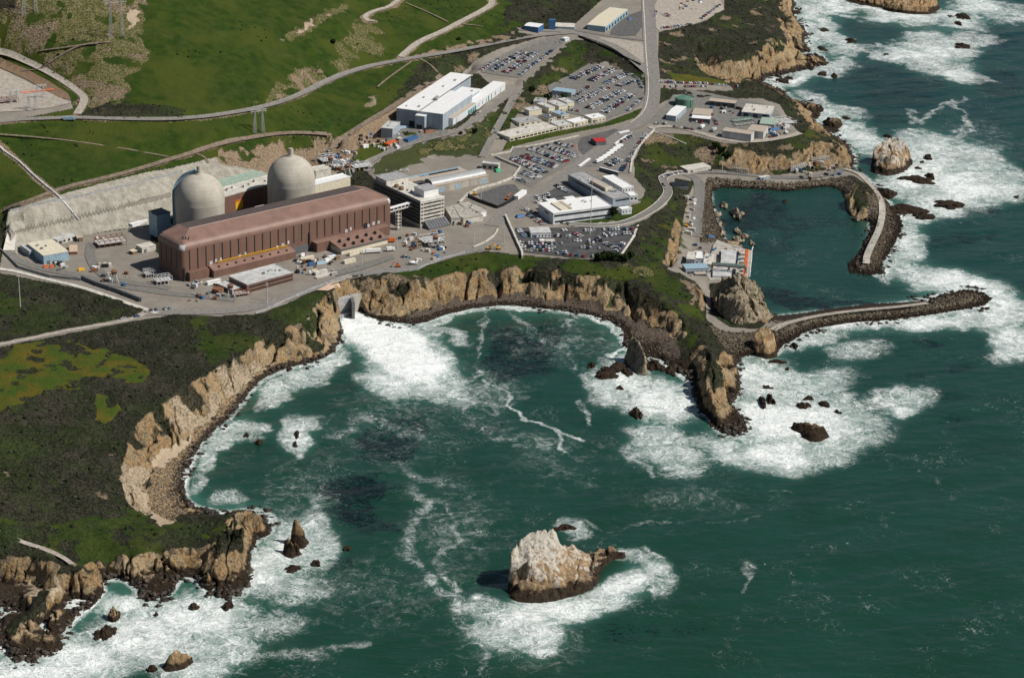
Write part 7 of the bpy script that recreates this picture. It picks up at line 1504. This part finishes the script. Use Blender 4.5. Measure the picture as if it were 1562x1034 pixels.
SR = [(447,868,13,6,3,'dark','dark rock just below the tan spire'),(481,860,9,4,3,'dark','small dark rock right of the tan spire'),(530,836,7,3,2,'dark','lone dark rock in open water right of the western point'),(232,1020,9,4,3,'dark','dark rock left of the rust brown bottom rock'),
(173,943,10,7,8,'tan','pointed brown rock in the surf by the lower headland'),(162,966,20,12,4,'dark','flat dark ledge in the surf below the lower headland'),(347,927,10,6,4,'dark','dark rock below the western point'),(295,926,10,5,3,'dark','dark rock in the surf left of the western point'),(238,938,4,3,2,'dark','tiny dark rock in the surf centre of the lower bay'),
(453,664,5,9,3,'dark','dark rock in the white patch off the cove beach'),(450,678,5,5,2,'dark','lower dark rock in the white patch off the cove beach'),(395,676,7,5,3,'dark','dark rock in the surf off the cove beach'),(376,664,5,4,2,'dark','small dark rock nearest the cove beach'),(441,564,6,4,2,'dark','dark rock below the tan cliff'),
(902,558,7,5,3,'dark','left most reef rock off the grey beach'),(924,574,20,9,4,'dark','wide dark reef below the grey beach'),(943,562,22,11,4,'dark','dark reef at the foot of the upright fin'),(970,631,12,10,4,'dark','round dark rock in the surf left of the spur tip'),(945,592,6,3,2,'dark','tiny rock between the dark reefs'),(1000,560,16,9,5,'dark','dark rock ledge right of the upright fin'),(1022,566,12,8,4,'dark','dark ledge against the spur'),
(1163,615,6,11,4,'dark','left rock of the pair right of the spur'),(1175,610,7,7,4,'dark','right rock of the pair right of the spur'),(1170,592,10,4,2,'dark','thin slanting rock above the pair'),(1186,552,14,2.5,2,'dark','flat dark slab below the rock pillar'),(1212,529,6,5,3,'dark','dark rock on the seaward foot of the long breakwater'),(1201,563,5,2.5,1.5,'dark','tiny rock below the flat slab'),
(1226,620,12,5,3,'dark','dark rock above the wide tan crested rock'),(1257,618,9,4,3,'dark','dark rock above right of the wide tan crested rock'),(1277,629,6,3,2,'dark','small rock right of the wide tan crested rock'),(1232,607,9,3,2,'dark','thin dark rock highest above the tan crested rock'),(1125,645,16,12,4,'dark','dark reef at the tip of the spur'),(1088,648,8,5,2,'dark','dark rock off the left of the spur tip'),
(1105,315,7,5,4,'basin','upper left rock in the basin'),(1122,328,9,8,7,'basin','largest pale rock in the basin'),(1132,328,6,4,3,'basin','small rock touching the largest basin rock'),(1124,354,7,5,4,'basin','dark topped rock above the pale basin pair'),(1126,367,11,5,4,'basin','long pale rock nearest the intake deck'),(1137,362,10,3.5,3,'basin','long rock right above the pale intake rock'),(1146,371,5,4,2,'basin','small rock at the corner of the intake deck'),(1094,330,9,5,4,'basin','pale rock at the left edge of the basin'),(1096,345,8,5,4,'basin','lower pale rock at the left edge of the basin'),(1102,357,6,5,3,'basin','dark rock between the pale rocks at the basin edge'),(1198,308,5,3,2,'dark','lone dark rock in the upper basin'),(1306,336,8,4,4,'basin','pale rock at the foot of the short breakwater'),
(1400,275,28,6,4,'dark','long dark reef off the short breakwater root'),(1420,271,8,5,4,'dark','dark reef end nearest the big rounded rock'),(1449,313,26,8,4,'dark','far dark reef in the surf off the short breakwater'),(1382,321,34,8,5,'dark','dark reef joined to the bend of the short breakwater'),(1410,332,18,6,4,'dark','dark reef tip reaching right from the bend'),(1350,297,20,8,6,'dark','dark reef just above the bend'),(1550,302,5,3,2,'dark','lone dark rock at the right edge'),(1400,258,6,3,2,'dark','dark rock in the surf below the rounded rock'),
(1236,103,7,5,5,'tan','pointed rock off the northern bluff'),(1254,113,8,3,2.5,'dark','dark rock in the cove below the northern bluff'),(1272,116,6,4,3,'dark','small rock farther out in the northern cove'),(1243,95,18,6,6,'tan','brown rock ledge at the tip of the northern bluff'),(1256,46,10,3,2,'dark','thin rock off the upper bluff'),(1299,63,10,4,3,'dark','dark rock in open surf off the upper bluff'),(1253,75,8,4,3,'dark','dark rock between the upper bluff and open surf'),(1468,26,11,5,4,'dark','dark rock right of the top island'),(1462,36,6,3,2,'dark','small rock below the dark rock right of the top island'),(1450,26,4,2,2,'dark','small rock between the top island and the dark rock'),(1467,70,13,4,3,'dark','dark rock in the long white surf at the upper right'),(1352,84,6,2,1.5,'dark','thin rock at the left end of the long white surf'),
(1236,170,20,11,8,'dark','dark brown crag at the right end of the peninsula'),(1272,192,18,10,8,'dark','dark crag below the peninsula crag'),(1291,181,8,3,2,'dark','flat rock off the dark crags'),(1354,209,6,2.5,3,'dark','small rock behind the big rounded rock'),(1196,124,11,4,3,'dark','dark rock low in the northern cove'),(1187,117,6,2.5,2,'dark','small rock nearest the cliff in the northern cove'),(1205,120,6,3,2,'dark','right hand rock low in the northern cove'),(1414,241,7,4,3,'dark','dark rock right of the big rounded rock'),(1407,248,4,2,2,'dark','tiny rock right of the big rounded rock'),(1198,14,16,9,13,'tan','tall tan rock against the top of the bluff'),(1213,20,10,4,3,'dark','dark rock at the foot of the tall tan rock'),
(860,806,18,4,3,'dark','long black reef just behind the guano topped stack'),(1120,488,1,1,1,'dark',None)]
for r_ in SR:
    if r_[6]: small_rock(*r_[:5], r_[5], r_[6])

# ================================================================ boulders, bushes, trees
def scatter(name, pts, smin, smax, flat, k, kind_label, cat, sub_=1, mats=None, sink=.2):
    bm = bmesh.new(); bmesh.ops.create_icosphere(bm, subdivisions=sub_, radius=1); V = np.array([v.co[:] for v in bm.verts]); Fc = np.array([[v.index for v in f.verts] for f in bm.faces]); bm.free()
    n = len(pts); s = rng.uniform(0, 1, n)**1.8*(smax-smin)+smin
    an = rng.uniform(0, 6.28, n); ax = rng.uniform(.75, 1.3, n)
    J = rng.uniform(.72, 1.25, (n, len(V), 1)); P = V[None]*J
    x = P[..., 0]*ax[:, None]; y = P[..., 1]/ax[:, None]; c, s_ = np.cos(an)[:, None], np.sin(an)[:, None]
    X = pts[:, 0:1]+(x*c-y*s_)*s[:, None]; Y = pts[:, 1:2]+(x*s_+y*c)*s[:, None]; Zz = pts[:, 2:3]+(P[..., 2]*flat)*s[:, None]+(s*flat*(1-sink*2)).reshape(-1, 1)*.5
    co = np.stack([X, Y, Zz], -1).reshape(-1, 3).astype(np.float32); f = (Fc[None]+(np.arange(n)*len(V))[:, None, None]).reshape(-1, 3)
    me = bpy.data.meshes.new(name); me.vertices.add(len(co)); me.vertices.foreach_set('co', co.ravel()); me.loops.add(f.size); me.loops.foreach_set('vertex_index', f.astype(np.int32).ravel())
    me.polygons.add(len(f)); me.polygons.foreach_set('loop_start', np.arange(0, f.size, 3, dtype=np.int32))
    for m_ in mats: me.materials.append(m_)
    me.polygons.foreach_set('material_index', np.repeat(rng.integers(0, len(mats), n), len(Fc)).astype(np.int32)); me.update(calc_edges=True)
    o = bpy.data.objects.new(name, me); COL.objects.link(o); o['kind'] = 'stuff'; o['label'] = kind_label; o['category'] = cat
    return o
def sample(wt, n):
    """random land points, picked by weight per unit area"""
    area = np.abs(GXd*GYd); inv = (pxt > -80) & (pxt < 1640) & (pyt > -60) & (pyt < 1090)
    w = (wt*area*inv).ravel().astype(np.float64); w /= w.sum(); i = rng.choice(w.size, n, p=w); r, c = np.unravel_index(i, wt.shape)
    j = rng.uniform(-.5, .5, (n, 2)); x = (GX+DX)[r, c]+j[:, 0]*GXd[r, c]; y = (GY+DY)[r, c]+j[:, 1]*GYd[r, c]
    return np.stack([x, y, Z[r, c]], 1)
def leafm(name, a, b):
    M = MT(name, 0.9, 0.1); M.col(M.mix(M.ss(0.38, 0.62, M.noise(0.8, 4, .7)), a, b)); return M.m
BU = [leafm('scrub_dark', (0.010, 0.013, 0.006), (0.022, 0.026, 0.012)), leafm('scrub_olive', (0.020, 0.024, 0.011), (0.036, 0.040, 0.020)), leafm('scrub_grey', (0.035, 0.036, 0.024), (0.065, 0.060, 0.042)), leafm('scrub_green', (0.012, 0.022, 0.006), (0.025, 0.040, 0.010))]
keepoff = np.clip(1-boxblur(W['pave'], 3)*3, 0, 1)
scatter('scrub', sample(W['scrub']*keepoff*(NB > .36), 16000), .5, 2.0, .6, None, 'low dark coastal scrub bushes', 'scrub', mats=BU)
scatter('bushes', sample((W['grass']+W['dry']*1.5)*keepoff*(fbm(GX, GY, 70, 3, 77.) > .56), 700), .5, 1.7, .6, None, 'scattered low bushes on the grass', 'bushes', mats=BU[:2])
BO = [paint('boulder_dark', (0.07, 0.055, 0.042), .9, .15), paint('boulder_tan', (0.26, 0.19, 0.12), .9, .15), paint('boulder_grey', (0.17, 0.145, 0.115), .9, .15)]
AS = [rock_material('armour_dark', (0.10, 0.08, 0.06), (0.09, 0.07, 0.052), 2.4), rock_material('armour_tan', (0.26, 0.20, 0.13), (0.24, 0.18, 0.115), 2.4), rock_material('armour_grey', (0.19, 0.165, 0.13), (0.17, 0.145, 0.115), 2.4)]
scatter('armour_stones', sample(W['riprap']*(Z > -1.5), 14000), .35, 1.1, .75, None, 'armour stones heaped along the breakwaters and basin', 'stones', mats=AS)
scatter('beach_boulders', sample((W['boulder']+.25*W['cobble'])*(Z < 6), 3000), .25, 0.9, .6, None, 'boulders strewn over the cove beaches', 'boulders', mats=BO)
wr = paint('wet_rock', (0.030, 0.022, 0.016), .7, .2)
scatter('shore_rocks', sample((W['rock'] > .4)*(TIDE > 1.8)*((Z < 2.2) & (Z > -1.4)), 4200), .6, 2.4, .6, None, 'dark wet rocks along the waterline', 'rocks', mats=[wr, BO[0]])
shallow = (~land) & (boxblur(boxblur(land.astype(np.float32), 6), 6) > .12) & (TIDE > 1.8)
pp = sample(shallow.astype(np.float32)*(fbm(GX, GY, 22, 3, 40.) > .5), 900); pp[:, 2] = -.3
scatter('surf_rocks', pp, .8, 2.6, .55, None, 'dark rocks awash in the surf near the shore', 'rocks', mats=[wr])
LEAF = [leafm('tree_leaf_dark', (0.010, 0.018, 0.006), (0.022, 0.036, 0.010)), leafm('tree_leaf', (0.020, 0.034, 0.010), (0.040, 0.060, 0.016))]
MAT['leaf0'] = lambda: LEAF[0]; MAT['leaf1'] = lambda: LEAF[1]; MAT['bark'] = lambda: paint('bark', (0.09, 0.06, 0.04), .95, .15)
def tree(px, py, h, r, label, k=0, group=None):
    x, y, z = T(px, py); rt = random.Random(int(px*7+py)); t = thing('tree', label, 'tree', (x, y, z), group)
    tr = MB().cyl(x, y, z-1, z+h*.55, .35, .15, 'bark', 7)
    for i in range(6):
        a = rt.uniform(0, 6.28); tr.tube((x, y, z+h*(.2+.06*i)), (x+math.cos(a)*r*.7, y+math.sin(a)*r*.7, z+h*(.4+.07*i)), .12, 'bark', 4)
    part('trunk', tr, t); cr = MB()
    cl = [(rt.uniform(-1, 1), rt.uniform(-1, 1), rt.uniform(-1, 1)) for _ in range(60)]; cl = [c for c in cl if .2 < sum(q*q for q in c) < 1][:22]
    for cx, cy, cz in cl:
        ox, oy, oz = x+cx*r*.8, y+cy*r*.8, z+h*.6+cz*h*.36; rs = r*rt.uniform(.25, .42); kk = 'leaf%d' % rt.choice([k, k, 1])
        for _ in range(46):
            d = Vector((rt.gauss(0, 1), rt.gauss(0, 1), rt.gauss(0, 1))).normalized()*rs*rt.uniform(.5, 1.1); c0 = Vector((ox, oy, oz))+d; u = Vector((rt.uniform(-1, 1), rt.uniform(-1, 1), rt.uniform(-1, 1))).normalized()*.5; v = u.cross(d).normalized()*.4 if u.cross(d).length > 1e-4 else Vector((0, .4, 0))
            cr.add([c0-u-v, c0+u-v, c0+u+v, c0-u+v], [(0, 1, 2, 3)], kk)
    part('crown', cr, t)
tree(935, 333, 11, 5.5, 'dark bushy tree at the right corner of the white roofed office')
for i, (px, py, h, r) in enumerate([(914,398,7,4.5),(922,396,8,5),(931,397,8,5.5),(940,398,7,5),(952,399,6,4.5),(962,394,6,4)]):
    tree(px, py, h, r, ['first','second','third','fourth','fifth','sixth'][i]+' from the left of the dark trees below the asphalt car park', 0, 'dark trees below the asphalt car park')
for i, (px, py, h, r) in enumerate([(724,203,5,3),(703,205,3,2),(508,66,4,3),(700,62,4,3),(1100,232,7,5),(1092,226,7,5),(1110,240,6,5),(812,140,6,4),(836,152,6,5),(860,150,5,4)]):
    tree(px, py, h, r, ['lone shrub tree on the dry bank below the warehouse annexe','small shrub on the bank left of the lone shrub tree','dark shrub on the grass hill above the hill road','dark shrub on the grass right of the gravel track','dark tree in the gully below the peninsula road','upper dark tree at the head of the gully below the peninsula','lower dark tree in the gully above the shore road','bushy tree on the bank left of the upper car park','middle bushy tree on the bank above the blue grey shed','bushy tree nearest the upper car park on the bank'][i], i % 2)
